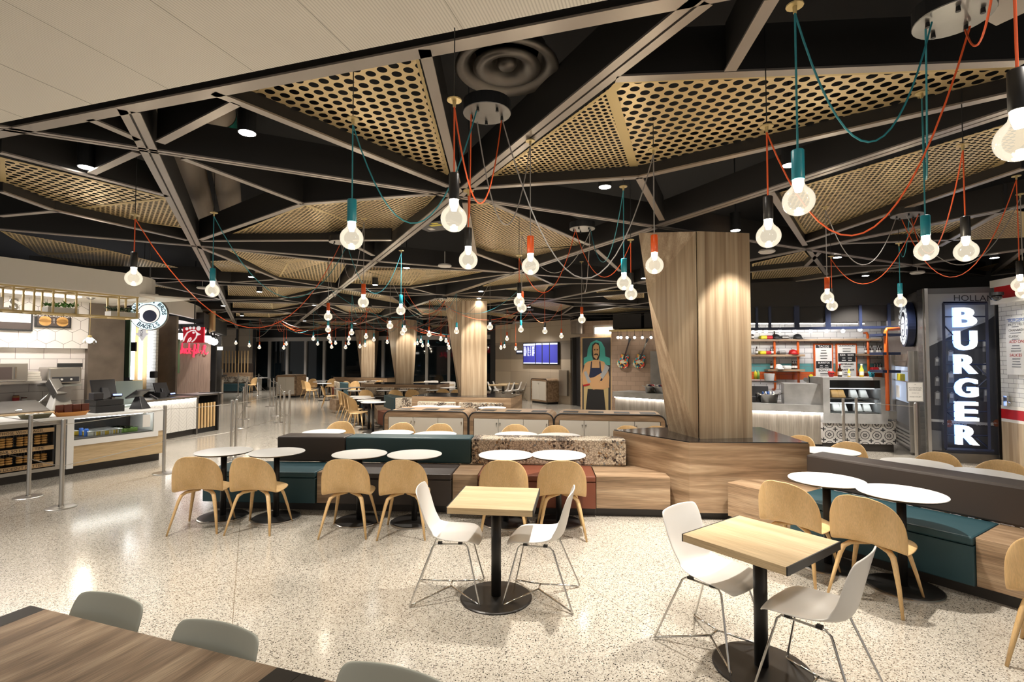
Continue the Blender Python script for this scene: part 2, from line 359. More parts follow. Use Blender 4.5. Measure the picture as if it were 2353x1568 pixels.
# ------------------------------------------------------------------ mesh helpers
class MB:
    def __init__(s): s.v = []; s.f = []; s.m = []; s.cur = 0; s.M = None
    def mat(s, i): s.cur = i; return s
    def add(s, vs, fs):
        o = len(s.v)
        for p in vs:
            p = Vector(p); s.v.append(s.M @ p if s.M else p)
        for f in fs: s.f.append([o + i for i in f]); s.m.append(s.cur)
        return s
    def hexa(s, b, t):
        return s.add(list(b) + list(t), [(3, 2, 1, 0), (4, 5, 6, 7), (0, 1, 5, 4), (1, 2, 6, 5), (2, 3, 7, 6), (3, 0, 4, 7)])
    def box(s, c, d, rz=0.0, rx=0.0):
        R = Matrix.Rotation(rz, 3, 'Z') @ Matrix.Rotation(rx, 3, 'X'); c = Vector(c); h = [x / 2 for x in d]
        q = lambda x, y, z: c + R @ Vector((x * h[0], y * h[1], z * h[2]))
        return s.hexa([q(-1, -1, -1), q(1, -1, -1), q(1, 1, -1), q(-1, 1, -1)], [q(-1, -1, 1), q(1, -1, 1), q(1, 1, 1), q(-1, 1, 1)])
    def prism(s, pts, z0, z1):
        n = len(pts); b = [(p[0], p[1], z0) for p in pts]; t = [(p[0], p[1], z1) for p in pts]
        a = sum(pts[i][0] * pts[(i + 1) % n][1] - pts[(i + 1) % n][0] * pts[i][1] for i in range(n))
        if a < 0: b.reverse(); t.reverse()
        return s.add(b + t, [tuple(range(n - 1, -1, -1)), tuple(range(n, 2 * n))] + [(i, (i + 1) % n, n + (i + 1) % n, n + i) for i in range(n)])
    def extr(s, pts, vec):               # closed 3D polygon extruded along vec
        n = len(pts); vec = Vector(vec); a = [Vector(p) for p in pts]; b2 = [p + vec for p in a]
        return s.add(a + b2, [tuple(range(n - 1, -1, -1)), tuple(range(n, 2 * n))] + [(i, (i + 1) % n, n + (i + 1) % n, n + i) for i in range(n)])
    def tube(s, path, r, n=8, cap=True, flat=1.0):
        P = [Vector(p) for p in path]; k = len(P); R = r if isinstance(r, (list, tuple)) else [r] * k
        vs = []; up = None
        for i, p in enumerate(P):
            t = (P[min(i + 1, k - 1)] - P[max(i - 1, 0)])
            if t.length < 1e-9: t = Vector((0, 0, 1))
            t.normalize()
            if up is None:
                up = Vector((0, 0, 1)) if abs(t.z) < .9 else Vector((1, 0, 0))
                a = t.cross(up).normalized()
            else:
                a = (a - t * a.dot(t))
                if a.length < 1e-6: a = t.orthogonal()
                a.normalize()
            b = t.cross(a)
            for j in range(n):
                q = 2 * math.pi * j / n
                vs.append(p + a * (R[i] * math.cos(q)) + b * (R[i] * flat * math.sin(q)))
        fs = [(i * n + j, i * n + (j + 1) % n, (i + 1) * n + (j + 1) % n, (i + 1) * n + j) for i in range(k - 1) for j in range(n)]
        if cap: fs += [tuple(range(n - 1, -1, -1)), tuple((k - 1) * n + j for j in range(n))]
        return s.add(vs, fs)
    def lathe(s, prof, c=(0, 0, 0), n=24, sx=1.0, sy=1.0):
        c = Vector(c); vs = []; k = len(prof)
        for (r, z) in prof:
            for j in range(n):
                q = 2 * math.pi * j / n; vs.append(c + Vector((r * sx * math.cos(q), r * sy * math.sin(q), z)))
        fs = [(i * n + j, i * n + (j + 1) % n, (i + 1) * n + (j + 1) % n, (i + 1) * n + j) for i in range(k - 1) for j in range(n)]
        if prof[0][0] > 1e-5: fs.append(tuple(range(n - 1, -1, -1)))
        if prof[-1][0] > 1e-5: fs.append(tuple((k - 1) * n + j for j in range(n)))
        return s.add(vs, fs)
    def ball(s, c, r, n=12, sx=1, sy=1, sz=1):
        k = max(6, n // 2 + 2)
        return s.lathe([(max(1e-6, r * math.sin(math.pi * i / k)), -r * sz * math.cos(math.pi * i / k)) for i in range(k + 1)], c, n, sx, sy)
def mesh(name, mb, mats, smooth=False):
    me = bpy.data.meshes.new(name); me.from_pydata([tuple(v) for v in mb.v], [], mb.f)
    for mm in (mats if isinstance(mats, (list, tuple)) else [mats]): me.materials.append(MATS[mm])
    me.polygons.foreach_set('material_index', mb.m)
    if smooth: me.polygons.foreach_set('use_smooth', [True] * len(me.polygons))
    me.validate(); me.update(); return me
def Mof(o): return Matrix.Translation(o.location) @ o.rotation_euler.to_matrix().to_4x4()
def mods(o, bevel=0, smooth=False, subsurf=0, solid=0):
    if solid: d = o.modifiers.new('s', 'SOLIDIFY'); d.thickness = solid; d.offset = 0
    if subsurf: d = o.modifiers.new('u', 'SUBSURF'); d.levels = d.render_levels = subsurf
    if bevel: d = o.modifiers.new('b', 'BEVEL'); d.width = bevel; d.segments = 2; d.limit_method = 'ANGLE'
def part(name, mb, mat, parent, world=False, label=None, smooth=False, **kw):
    if world:
        I = Mof(parent).inverted() if not parent.parent else (Mof(parent.parent) @ Mof(parent)).inverted()
        mb.v = [I @ v for v in mb.v]
    o = bpy.data.objects.new(name, mesh(name, mb, mat, smooth)); C.objects.link(o); o.parent = parent
    if label: o['label'] = label
    mods(o, **kw); return o
def tag(o, label, cat, group=None, kind=None):
    o['label'] = label; o['category'] = cat
    if group: o['group'] = group
    if kind: o['kind'] = kind
    return o
def thing(name, label, cat, loc, rz=0.0, group=None):
    o = bpy.data.objects.new(name, None); o.empty_display_size = .1; C.objects.link(o)
    o.location = loc; o.rotation_euler = (0, 0, rz); return tag(o, label, cat, group)
def single(name, mb, mat, label, cat, group=None, kind=None, smooth=False, rz=0.0, **kw):
    """one mesh given in world coordinates; its origin goes to the middle of its foot"""
    xs = [v.x for v in mb.v]; ys = [v.y for v in mb.v]; zs = [v.z for v in mb.v]
    o0 = Vector(((min(xs) + max(xs)) / 2, (min(ys) + max(ys)) / 2, min(zs)))
    R = Matrix.Rotation(-rz, 3, 'Z'); mb.v = [R @ (v - o0) for v in mb.v]
    o = bpy.data.objects.new(name, mesh(name, mb, mat, smooth)); C.objects.link(o); o.location = o0; o.rotation_euler = (0, 0, rz)
    if kind == 'structure': o['kind'] = kind; o['label'] = label
    else: tag(o, label, cat, group, kind)
    mods(o, **kw); return o
def struct(name, mb, mat, label='', rz=0.0, **kw): return single(name, mb, mat, label or name.replace('_', ' '), '', None, 'structure', rz=rz, **kw)
def copy_tree(o, parent=None):
    c = o.copy(); C.objects.link(c)
    if parent: c.parent = parent
    for ch in list(o.children): copy_tree(ch, c)
    return c
def place(proto, used, loc, rz, label, group=None):
    o = copy_tree(proto) if used.get(proto.name) else proto
    used[proto.name] = 1; o.location = loc; o.rotation_euler = (0, 0, rz); o['label'] = label
    if group: o['group'] = group
    return o
USED = {}
def textmesh(txt, size, ext=0.0, spacing=1.0, shear=0.0, align='CENTER', bevel=0.0, outline=False, bold=0.0):
    cu = bpy.data.curves.new('t', 'FONT'); cu.body = txt; cu.size = size; cu.extrude = ext; cu.align_x = align; cu.align_y = 'CENTER'
    cu.space_character = spacing; cu.shear = shear; cu.resolution_u = 3; cu.offset = bold
    if outline: cu.fill_mode = 'NONE'; cu.bevel_depth = bevel; cu.bevel_resolution = 0
    o = bpy.data.objects.new('t', cu); C.objects.link(o); dg = bpy.context.evaluated_depsgraph_get()
    me = bpy.data.meshes.new_from_object(o.evaluated_get(dg)); mb = MB()
    mb.v = [v.co.copy() for v in me.vertices]; mb.f = [list(p.vertices) for p in me.polygons]; mb.m = [0] * len(mb.f)
    bpy.data.objects.remove(o); bpy.data.curves.remove(cu); bpy.data.meshes.remove(me); return mb
def text(txt, size, o, xd, up, **kw):    # lettering as geometry in world space: origin, reading direction, up direction
    mb = textmesh(txt, size, **kw); xd = Vector(xd).normalized(); up = Vector(up).normalized(); n = xd.cross(up)
    M = Matrix((xd, up, n)).transposed(); o = Vector(o); mb.v = [o + M @ v for v in mb.v]; return mb
def merge(*bs):
    r = MB()
    for b in bs:
        o = len(r.v); r.v += b.v; r.f += [[i + o for i in f] for f in b.f]; r.m += b.m
    return r
ORD = ['first', 'second', 'third', 'fourth', 'fifth', 'sixth', 'seventh', 'eighth', 'ninth', 'tenth', 'eleventh', 'twelfth', 'thirteenth', 'fourteenth',
       'fifteenth', 'sixteenth', 'seventeenth', 'eighteenth', 'nineteenth', 'twentieth', 'twenty-first', 'twenty-second', 'twenty-third', 'twenty-fourth', 'twenty-fifth',
       'twenty-sixth', 'twenty-seventh', 'twenty-eighth', 'twenty-ninth', 'thirtieth', 'thirty-first', 'thirty-second', 'thirty-third', 'thirty-fourth', 'thirty-fifth', 'thirty-sixth', 'thirty-seventh', 'thirty-eighth', 'thirty-ninth', 'fortieth']
Z = Vector((0, 0, 1))
# ------------------------------------------------------------------ floor, walls, ceiling
mb = MB(); mb.add([(-16, -3.5, 0), (14, -3.5, 0), (14, 34, 0), (-24, 34, 0), (-24, 8, 0)], [(0, 1, 2, 3, 4)])
struct('floor', mb, 'terrazzo', 'pale speckled polished terrazzo floor')
mb = MB(); mb.add([(-24, -3.5, 4.6), (-24, 34, 4.6), (14, 34, 4.6), (14, -3.5, 4.6)], [(0, 1, 2, 3)])
struct('ceiling', mb, 'void', 'black ceiling void above the grid')
grid = bpy.data.objects.new('ceiling_grid', None); C.objects.link(grid); grid.location = (0, 0, ZC); grid['kind'] = 'structure'; grid['label'] = 'bronze beam grid hung under the black ceiling'
def beam_mb(mb, p0, p1, w=.085, h=.26, double=False, z=ZC):
    p0 = Vector(p0); p1 = Vector(p1); p0.z = p1.z = 0; d = (p1 - p0); L = d.length; d.normalize(); rz = math.atan2(d.y, d.x); c = (p0 + p1) / 2
    mb.mat(0).box((c.x, c.y, z + .012 + h / 2), (L, w * (.96 if double else .7), h), rz)
    n = Vector((-d.y, d.x, 0))
    if double:
        for s in (-1, 1):
            q = c + n * s * (w / 4 + .003); mb.mat(1).box((q.x, q.y, z + .006), (L, w / 2 - .009, .012), rz)
    else: mb.mat(1).box((c.x, c.y, z + .006), (L, w, .012), rz)
    return mb
def beam(p0, p1, name='beam', **kw): return part(name, beam_mb(MB(), p0, p1, **kw), ['web', 'flange'], grid, world=True)
g = lambda x, y, z=ZC: G(x, y, z)
US = [.9, 4.68, 8.40, 12.1, 15.8, 19.5, 23.2, 26.9, 30.6]; VS = [-3.3, -.73, 1.75, 4.31, 7.13, 9.96, 12.6]
# where the ribbed soffit ends
S0, S1 = g(0, 309), g(1600, 0); sd = (S1 - S0).normalized(); sn = Vector((sd.y, -sd.x, 0))
if sn.dot(-S0) < 0: sn = -sn
def uend(v):                              # where the beam on line v meets the soffit edge
    a = UB * v; # a + UA*t on line S0 + sd*k
    det = UA.x * (-sd.y) + sd.x * UA.y; r = S0 - a
    return (r.x * (-sd.y) + sd.x * r.y) / det
for v in VS[1:]:
    u0 = max(uend(v) + .02, -1.0) if v < 2.5 else -1.0
    beam(UV(u0, v), UV(31.0, v), 'main_beam', w=.125, double=True)
for k, u in enumerate(US[1:]):
    beam(UV(u, -4.2 if u < 9 else -3.6), UV(u, 12.6), 'cross_beam', w=.085, double=True)
beam(S0 - sd * 3, S1 + sd * 3.6, 'edge_beam', w=.09)
for a, b in (((205, 275), (318, 323)), ((368, 329), (543, 239)), ((489, 214), (1030, 430)), ((211, 400), (314, 352)), ((0, 352), (386, 452)),
             ((0, 441), (121, 484)), ((121, 484), (430, 553)), ((0, 498), (132, 486)), ((421, 366), (696, 470)), ((461, 552), (696, 470)),
             ((696, 470), (1030, 445)), ((464, 555), (900, 553)), ((823, 570), (857, 588)), ((975, 114), (1050, 421)), ((1060, 436), (1468, 409)),
             ((1468, 409), (1521, 507)), ((1415, 183), (2353, 146)), ((1468, 409), (2353, 211)), ((1678, 164), (1774, 0)), ((1771, 443), (1850, 565)),
             ((1853, 557), (2353, 389)), ((1858, 575), (1900, 632)), ((1933, 561), (2207, 552)), ((2159, 567), (2314, 480)), ((2284, 629), (2353, 576)),
             ((1133, 470), (1354, 564)), ((1069, 467), (1091, 583)), ((1091, 583), (1188, 619)), ((1370, 575), (1425, 624)), ((1082, 448), (1040, 0))):
    if a == (1082, 448): continue
    beam(g(*a), g(*b), 'bracing_beam', w=.064)
beam(g(2353, 30), g(2140, -90), 'bracing_beam', w=.2)
# repeated bays farther back
def panel(facets, mats, name='perforated_panel', thick=0):
    mb = MB()
    for i, (f, k) in enumerate(facets):
        mb.mat(k); mb.add(f, [tuple(range(len(f)))])
        # folded rim
        mid = sum((Vector(p) for p in f), Vector()) / len(f); n = len(f)
        for j in range(n):
            a, b = Vector(f[j]), Vector(f[(j + 1) % n]); ia = a + (mid - a).normalized() * .06; ib = b + (mid - b).normalized() * .06
            mb.mat(2).add([a - Z * .004, b - Z * .004, ib - Z * .004, ia - Z * .004], [(0, 1, 2, 3)])
    return part(name, mb, mats, grid, world=True)
def tri(u0, u1, v0, v1, flip):
    def q(a, b, z): 
        if flip & 1: b = 1 - b
        if flip & 2: a = 1 - a
        return UV(u0 + (u1 - u0) * a, v0 + (v1 - v0) * b, z)
    mb = MB(); m = q(.24, .47, ZC)
    for e in (q(0, .12, 0), q(1, 0, 0), q(0, 1, 0)): beam_mb(mb, m, e, w=.06, h=.2)
    beam_mb(mb, q(1, .04, 0), q(.86, .98, 0), w=.06, h=.2)
    part('bay_bracing', mb, ['web', 'flange'], grid, world=True)
    m.z = ZC + .05
    panel([([m, q(.05, .95, ZC + .12), q(.78, .92, ZC + .30), q(.62, .5, ZC + .10)], 0), ([m, q(.62, .5, ZC + .10), q(.78, .92, ZC + .30), q(.93, .1, ZC + .10)], 1)],
          ['perf_mid', 'perf_small', 'gold_paint'])
cells = []
for i in range(1, 8):
    for j in range(6):
        if i == 1 and j <= 3: continue
        if j == 0 and i < 3: continue
        if i == 2 and j == 5: continue
        u0, u1, v0, v1 = US[i], US[i + 1], VS[j], VS[j + 1]
        c = UV((u0 + u1) / 2, (v0 + v1) / 2)
        if c.y > 31 or c.x > 13: continue
        tri(u0, u1, v0, v1, (i * 3 + j * 2 + (i * j) % 3) & 3)
# the near gold panels, each traced in its own plane just above the flanges
ZP = ZC + .10
P3 = lambda *pts: [g(x, y, ZP + (dz or 0)) for x, y, dz in pts]
MP = ['perf_big', 'perf_small', 'gold_paint']
panel([(P3((512, 210, 0), (958, 118, 0), (1032, 396, .0), (1022, 412, 0)), 0)], MP)
panel([(P3((1128, 405, 0), (1398, 204, 0), (1462, 404, 0)), 1), (P3((1398, 204, 0), (1418, 184, 0), (2353, 152, 0), (2353, 186, 0), (1475, 404, 0), (1462, 404, 0)), 0)], MP)
panel([(P3((0, 360, 0), (392, 456, 0), (130, 484, 0), (0, 432, 0)), 0), (P3((392, 456, 0), (424, 524, 0), (130, 484, 0)), 1)], MP)
panel([(P3((525, 540, 0), (700, 470, 0), (915, 548, .1), (740, 543, .0)), 1), (P3((700, 470, 0), (1005, 446, 0), (905, 550, .1)), 1)], MP)
panel([(P3((1072, 468, 0), (1120, 466, 0), (1352, 562, 0), (1096, 578, 0)), 1), (P3((1096, 578, 0), (1340, 566, 0), (1186, 604, .12)), 1)], MP)
panel([(P3((1778, 446, 0), (2353, 272, 0), (2353, 330, 0), (2290, 392, 0), (1850, 538, 0)), 1)], MP)
panel([(P3((1728, 606, 0), (1848, 577, 0), (1893, 632, 0), (1728, 642, 0)), 1)], MP)
panel([(P3((1990, 550, 0), (2330, 482, 0), (2353, 486, 0), (2353, 545, 0), (2200, 552, 0)), 1)], MP)
panel([(P3((0, 530, 0), (250, 575, 0), (90, 585, 0)), 1), (P3((90, 585, 0), (250, 575, 0), (410, 615, 0), (200, 610, 0)), 1)], MP)
panel([(P3((480, 600, 0), (780, 592, 0), (655, 630, .0)), 1), (P3((484, 602, 0), (655, 630, 0), (510, 624, .12)), 1)], MP)
panel([(P3((840, 622, 0), (1098, 618, 0), (940, 650, 0)), 1), (P3((838, 624, 0), (940, 650, 0), (812, 645, .12)), 1)], MP)
panel([(P3((1100, 660, 0), (1205, 622, 0), (1265, 652, 0), (1250, 672, .08)), 1)], MP)
panel([(P3((2230, 620, 0), (2353, 590, 0), (2353, 628, 0)), 1)], MP)
panel([(P3((1800, 658, 0), (2010, 638, 0), (2200, 640, 0), (1975, 668, 0)), 1)], MP)
panel([(P3((1365, 668, 0), (1480, 664, 0), (1480, 684, 0), (1400, 690, 0)), 1)], MP)
# ribbed soffit
mb = MB(); gap = .115; rzS = math.atan2(sd.y, sd.x)
a = S0 + sn * gap - sd * 4; b = S1 + sn * gap + sd * 1.4
mb.extr([a + Z * .0, b, b + sn * 7, a + sn * 7], (0, 0, .05))
# measured along its ribs so that the strips run away from the edge
o = struct('trim_1', mb, 'soffit_ribs', 'large flat beige ribbed soffit', rz=rzS)
nt = MATS['soffit_ribs'].node_tree; sp = [n for n in nt.nodes if n.type == 'SEPXYZ'][0]; cb = [n for n in nt.nodes if n.type == 'COMBXYZ'][0]
for l in list(nt.links):
    if l.to_node == cb: nt.links.remove(l)
nt.links.new(sp.outputs[1], cb.inputs[0]); nt.links.new(sp.outputs[0], cb.inputs[1])
mb = MB()
for k in range(9):                          # thin joints between soffit sheets
    q = S0 + sd * (-1.4 + k * .62) + sn * gap; mb.box((q.x + sn.x * 3, q.y + sn.y * 3, ZC - .0005), (.0022, 6, .001), rzS)
s = part('sheet_joint', mb, 'joint', o, world=True)
# round air diffuser, ducts, projector box above the grid
p = g(1165, 128, 3.72)
t = thing('air_diffuser', 'large round bronze ceiling diffuser of stepped rings above the grid', 'diffuser', (p.x, p.y, 3.62))
ring = lambda r0, r1, z0, z1: [(r0, z1), (r0 + .004, z0 + .01), (r0 + .012, z0), (r1 - .012, z0 + (r1 - r0) * .25), (r1, z0 + (r1 - r0) * .3 + .012), (r1, z1)]
part('outer_ring', MB().lathe([(.22, .12), (.235, .05), (.26, .02), (.315, .0), (.33, .01), (.325, .03), (.27, .06), (.25, .14)], n=48), 'diffuser_metal', t, smooth=True)
part('middle_ring', MB().lathe([(.085, .12), (.095, .05), (.12, .02), (.18, .0), (.215, .012), (.21, .03), (.15, .06), (.11, .14)], n=48), 'diffuser_metal', t, smooth=True)
part('core', MB().lathe([(1e-4, .02), (.05, .02), (.062, .04), (.055, .12), (1e-4, .12)], n=32), 'diffuser_metal', t, smooth=True)
part('neck', MB().lathe([(.2, .12), (.2, .8)], n=32), 'black', t, smooth=True)
for (a, b, r, lab) in (((418, 372), (476, 520), .17, 'fat tan round air duct in the void, left of two'), ((505, 300), (535, 500), .15, 'fat tan round air duct in the void, right of two')):
    A, B = g(*a, z=4.05), g(*b, z=4.05)
    if lab.endswith('right of two'): A, B = g(500, 262, 4.05), g(533, 500, 4.05)
    else: A, B = g(400, 262, 4.05), g(474, 520, 4.05)
    d = (B - A).normalized()
    o = single('air_duct', MB().tube([A - d * .6, A + d * .02, B], r, 20), 'duct', lab, 'duct', 'air ducts above the ceiling grid', smooth=True)
    part('green_label', MB().tube([A - d * .05, A + d * .33], r + .006, 20, cap=False), 'green_label', o, world=True, smooth=True, label='green label band')
p = g(1010, 520, 3.52)
t = thing('projector', 'black ceiling projector box with yellow warning labels above the grid', 'projector', (p.x, p.y, 3.5), math.radians(-25))
part('casing', MB().box((0, 0, .12), (.62, .42, .2)), 'plastic_dark', t, bevel=.01)
part('warning_label', MB().box((-.02, -.06, .019), (.16, .06, .003)).box((.02, -.14, .019), (.09, .04, .003)), 'yellow', t, label='yellow warning label')
part('white_label', MB().box((.2, -.12, .019), (.05, .05, .003)).box((-.18, .08, .019), (.07, .09, .003)), 'paper', t, label='white label')
part('lens', MB().tube([(-.30, -.05, .1), (-.42, -.09, .08)], .05, 16), 'brass', t, label='brass coloured lens tube')
# wifi pods / smoke heads
for i, (x, y, lab) in enumerate(((465, 661, 'small white ceiling access point over the left aisle'), (1762, 577, 'white oval ceiling access point right of the big wooden column'), (1022, 610, 'small white smoke detector under a beam near the centre'), (2108, 626, 'small white sensor hung under the beams at right'))):
    p = g(x, y, ZC - .03); single('ceiling_sensor', MB().lathe([(.02, .05), (.10, .045), (.115, .02), (.09, 0), (1e-4, -.004)], (p.x, p.y, ZC - .06), 24).tube([(p.x, p.y, ZC - .01), (p.x, p.y, ZC + .2)], .006), 'white', lab, 'sensor', smooth=False)

# downlights, each with the light it gives
DL = [(568, 306, 230, 'bright round downlight in the void right of the ducts', 'n'), (198, 385, 200, 'round downlight above the left gold panel', 'n'),
      (1390, 430, 330, 'round downlight beside the central node of beams', 'n'), (1815, 380, 300, 'round downlight partly behind a teal pendant', 'n'), (1690, 530, 60, 'downlight washing the face of the big column', 'c'),
      (578, 637, 110, '', 'n'), (596, 671, 110, '', 'n'), (513, 703, 110, '', 'n'), (556, 726, 110, '', 'n'), (934, 616, 150, '', 'n'), (862, 655, 130, '', 'n'),
      (1105, 670, 130, '', 'n'), (1101, 686, 14, '', 'c'), (1924, 592, 160, '', 'n'), (1989, 634, 160, '', 'n'), (2285, 593, 30, '', 'n'), (722, 702, 110, '', 'n'), (700, 738, 110, '', 'n'), (1215, 706, 140, '', 'n'),
      (1232, 757, 160, '', 'n'), (950, 746, 120, '', 'n'), (815, 744, 110, '', 'n'), (1480, 640, 160, '', 'n'), (1700, 690, 120, '', 'n')]
k = 0
for (x, y, pw, lab, kind) in DL:
    zf = 3.40 if y < 560 else 3.36
    p = g(x, y, zf)
    if not lab: k += 1; lab = 'small white downlight between far beams, %s in order of distance rows' % ORD[k - 1]
    t = thing('downlight', lab, 'downlight', (p.x, p.y, zf), 0, 'cylinder downlights in the ceiling void')
    part('housing', MB().lathe([(.055, .02), (.056, .0), (.062, .0), (.062, .22), (1e-4, .22), (.04, .21)], n=20), 'black', t, smooth=False)
    part('hanger', MB().tube([(0, 0, .2), (0, 0, 4.6 - zf)], .008, 6), 'black', t)
    part('lens', MB().lathe([(1e-4, -.003), (.054, -.003), (.054, .004)], n=20), 'downlight', t, label='glowing white lens')
    ld = bpy.data.lights.new('spot', 'SPOT'); ld.energy = pw * (1.7 if y < 560 else 3.0); ld.spot_size = math.radians(74 if y < 560 else 105); ld.spot_blend = .5; ld.shadow_soft_size = .05; ld.color = (1, .93, .83)
    lo = bpy.data.objects.new('spot', ld); C.objects.link(lo); lo.location = (p.x, p.y, zf - .02)
for k_, pw in ((0, 170), (1, 190), (1.9, 170), (2.86, 130)):     # wall washers before each column face
    ld = bpy.data.lights.new('spot', 'SPOT'); ld.energy = pw; ld.spot_size = math.radians(62); ld.spot_blend = .35; ld.shadow_soft_size = .04; ld.color = (1, .92, .8)
    lo = bpy.data.objects.new('spot', ld); C.objects.link(lo); lo.location = (2.62 - 3.48 * k_, 5.62 + 7.19 * k_, 3.33); lo.rotation_euler = (.14, 0, 0)
# added fill spots without fixtures, spread through the room to brighten it
for (x, y, pw) in ((-2.4, 1.6, 100), (-.3, .9, 85), (1.9, 1.2, 100), (3.6, 2.2, 70), (-4.6, 3.0, 100), (3.6, 5.6, 100), (-4.4, 7.9, 190), (-1.3, 7.0, 260), (1.0, 6.6, 260), (-5.6, 12.0, 210), (-5.4, 5.0, 150), (-8.6, 19.5, 420), (-3.0, 11, 260), (.5, 11.4, 340), (2.0, 16.2, 420), (-3, 20, 420), (-7, 25, 420), (4.6, 8.0, 110), (.5, 2.7, 110), (2.9, 3.4, 60), (-13.6, 27.2, 300), (-12, 26, 420), (.6, 20.5, 380)):
    ld = bpy.data.lights.new('spot', 'SPOT'); ld.energy = pw; ld.spot_size = math.radians(125); ld.spot_blend = .9; ld.shadow_soft_size = .10; ld.color = (1, .93, .84)
    lo = bpy.data.objects.new('spot', ld); C.objects.link(lo); lo.location = (x, y, ZC - .03)
# ------------------------------------------------------------------ columns on their planters
cb = {k: G(*v) for k, v in dict(L=(1536, 990, .87), A=(1605, 1009, .87), B=(1727, 1006, .87)).items()}
def column(off, lab, ztop=3.30):
    L, A, B = cb['L'] + off, cb['A'] + off, cb['B'] + off
    R = L + (B - A) + (B - A).normalized() * .0; R = B + (L - A) * 1.25
    up = Z * (ztop - .87)
    left = Vector((-.52, -.62, 0)) * (1 if off.length < .1 else .6)
    L2 = L + left + up; A2, B2, R2 = A + up, B + up, R + up + Vector((.1, .3, 0))
    t = thing('column', lab, 'column', ((A.x + B.x) / 2, (A.y + B.y) / 2 + .3, .87), 0, 'wood-clad columns standing on planter walls')
    Lm = L + left * .72 + up * .72
    mb = MB(); vs = [L, A, B, R, L2, A2, B2, R2, Lm]
    mb.add(vs, [(0, 1, 8), (8, 1, 5, 4), (3, 0, 8, 4, 7), (2, 3, 7, 6), (4, 5, 6, 7), (3, 2, 1, 0)])
    part('side_cladding', mb, 'plank_z', t, world=True)
    mb = MB(); n = Vector((B.y - A.y, -(B - A).x, 0)).normalized() * .022; e = (B - A).normalized() * .008
    mb.hexa([A + e + n, B + n, B, A + e], [A2 + e + n, B2 + n, B2, A2 + e]); part('front_cladding', mb, 'plank_z', t, world=True, label='upright plank face in front')
    mb = MB(); mb.hexa([A + n * .5 - up * .0, B + n * .5, B - n, A - n], [A + n * .5 + Z * .012, B + n * .5 + Z * .012, B - n + Z * .012, A - n + Z * .012]); part('black_base_strip', mb, 'black', t, world=True)
    return t
step = Vector((-3.48, 7.19, 0))
column(Vector((0, 0, 0)), 'big twisted wood-clad column in front, flaring to the left')
column(step, 'second wood-clad column from the front, on a long planter wall')
column(step * 1.9, 'third wood-clad column from the front, partly in shade')
column(step * 2.86, 'farthest wood-clad column, nearest the dark windows')
# planter block under the near column
Q = [G(1409, 988, .87), G(1583, 1016, .87), G(1860, 1018, .87)]
Q += [Q[2] + Vector((.10, 1.32, 0)), Q[0] + Vector((.6, .22, 0))]
t = thing('planter_wall', 'angular wood-clad block carrying the big front column', 'planter wall', (Q[1].x + .4, Q[1].y + .5, 0), 0, 'wood-clad planter walls around the columns')
ins = [p * 1 for p in Q]; cq = sum(Q, Vector()) / 5
B5 = [p + (cq - p).normalized() * .0 for p in Q]
part('cladding', MB().prism([(p.x, p.y) for p in Q], .085, .86), 'plank_h', t, world=True)
part('top', MB().prism([((p + (cq - p).normalized() * .01).x, (p + (cq - p).normalized() * .01).y) for p in Q], .8602, .872), 'black_gloss', t, world=True, label='dark polished top')
part('toe_kick', MB().prism([((p + (cq - p).normalized() * .09).x, (p + (cq - p).normalized() * .09).y) for p in Q], 0, .086), 'toe_kick', t, world=True)

# ------------------------------------------------------------------ left bench along the middle
BF0, BF1 = G(464, 1153, .1), G(1543, 1174, .1)
bd = (BF1 - BF0); bd.z = 0; bL = bd.length; bd.normalize(); bn = Vector((-bd.y, bd.x, 0))       # bn points away from the viewer
brz = math.atan2(bd.y, bd.x); bo = Vector((BF0.x, BF0.y, 0))
def bpt(a, n, z): return bo + bd * a + bn * n + Z * z
def along(px, py, z, off=0.0):             # how far along the bench a photo point lies
    p = G(px, py, z); return (p - bo).dot(bd)
SD = .62; BT = .30                         # seat depth, back thickness
cuts = [0] + [along(px, 1170, .1) for px in (705, 763, 1034, 1095, 1370)] + [bL]
seatm = ['teal', 'wood', 'brown', 'wood', 'rust', 'wood']
def bbox(mb, a0, a1, n0, n1, z0, z1): return mb.hexa([bpt(a0, n0, z0), bpt(a1, n0, z0), bpt(a1, n1, z0), bpt(a0, n1, z0)], [bpt(a0, n0, z1), bpt(a1, n0, z1), bpt(a1, n1, z1), bpt(a0, n1, z1)])
bench = thing('bench', 'long low bench of mixed teal, brown, rust and wood sections left of the column', 'bench', bpt(bL / 2, .4, 0), brz, 'built-in benches')
part('toe_kick', bbox(MB(), .12, bL, .10, SD + BT + .45, 0, .105), 'toe_kick', bench, world=True)
for i, m_ in enumerate(seatm):
    a0, a1 = cuts[i] + .004, cuts[i + 1] - .004
    if m_ == 'wood':
        part('wood_ledge', bbox(MB(), a0, a1, .03, SD + .02, .10, .46), 'plank_x', bench, world=True, bevel=.003, label='plank-grained wooden ledge')
    else:
        f = m_ + '_fabric'
        part('upholstered_base', bbox(MB(), a0, a1, 0.0, SD + .02, .10, .395), f, bench, world=True, bevel=.008, label=m_ + ' upholstered base')
        part('seat_cushion', bbox(MB(), a0, a1, -.008, SD + .0, .40, .465), f, bench, world=True, bevel=.014, label=m_ + ' seat pad')
ab = [along(585, 1016, .80), along(765, 1014, .80), along(1072, 1017, .8), along(1452, 1022, .80)]
for a0, a1, f in ((ab[0], ab[1], 'brown_fabric'), (ab[1], ab[2], 'teal_fabric'), (ab[2], ab[3], 'star_fabric')):
    part('back_cushion', bbox(MB(), a0 + .004, a1 - .004, SD - .03, SD + BT, .467, .79), f, bench, world=True, bevel=.02, label={'b': 'dark brown back block', 't': 'teal back block', 's': 'patterned back block'}[f[0]])
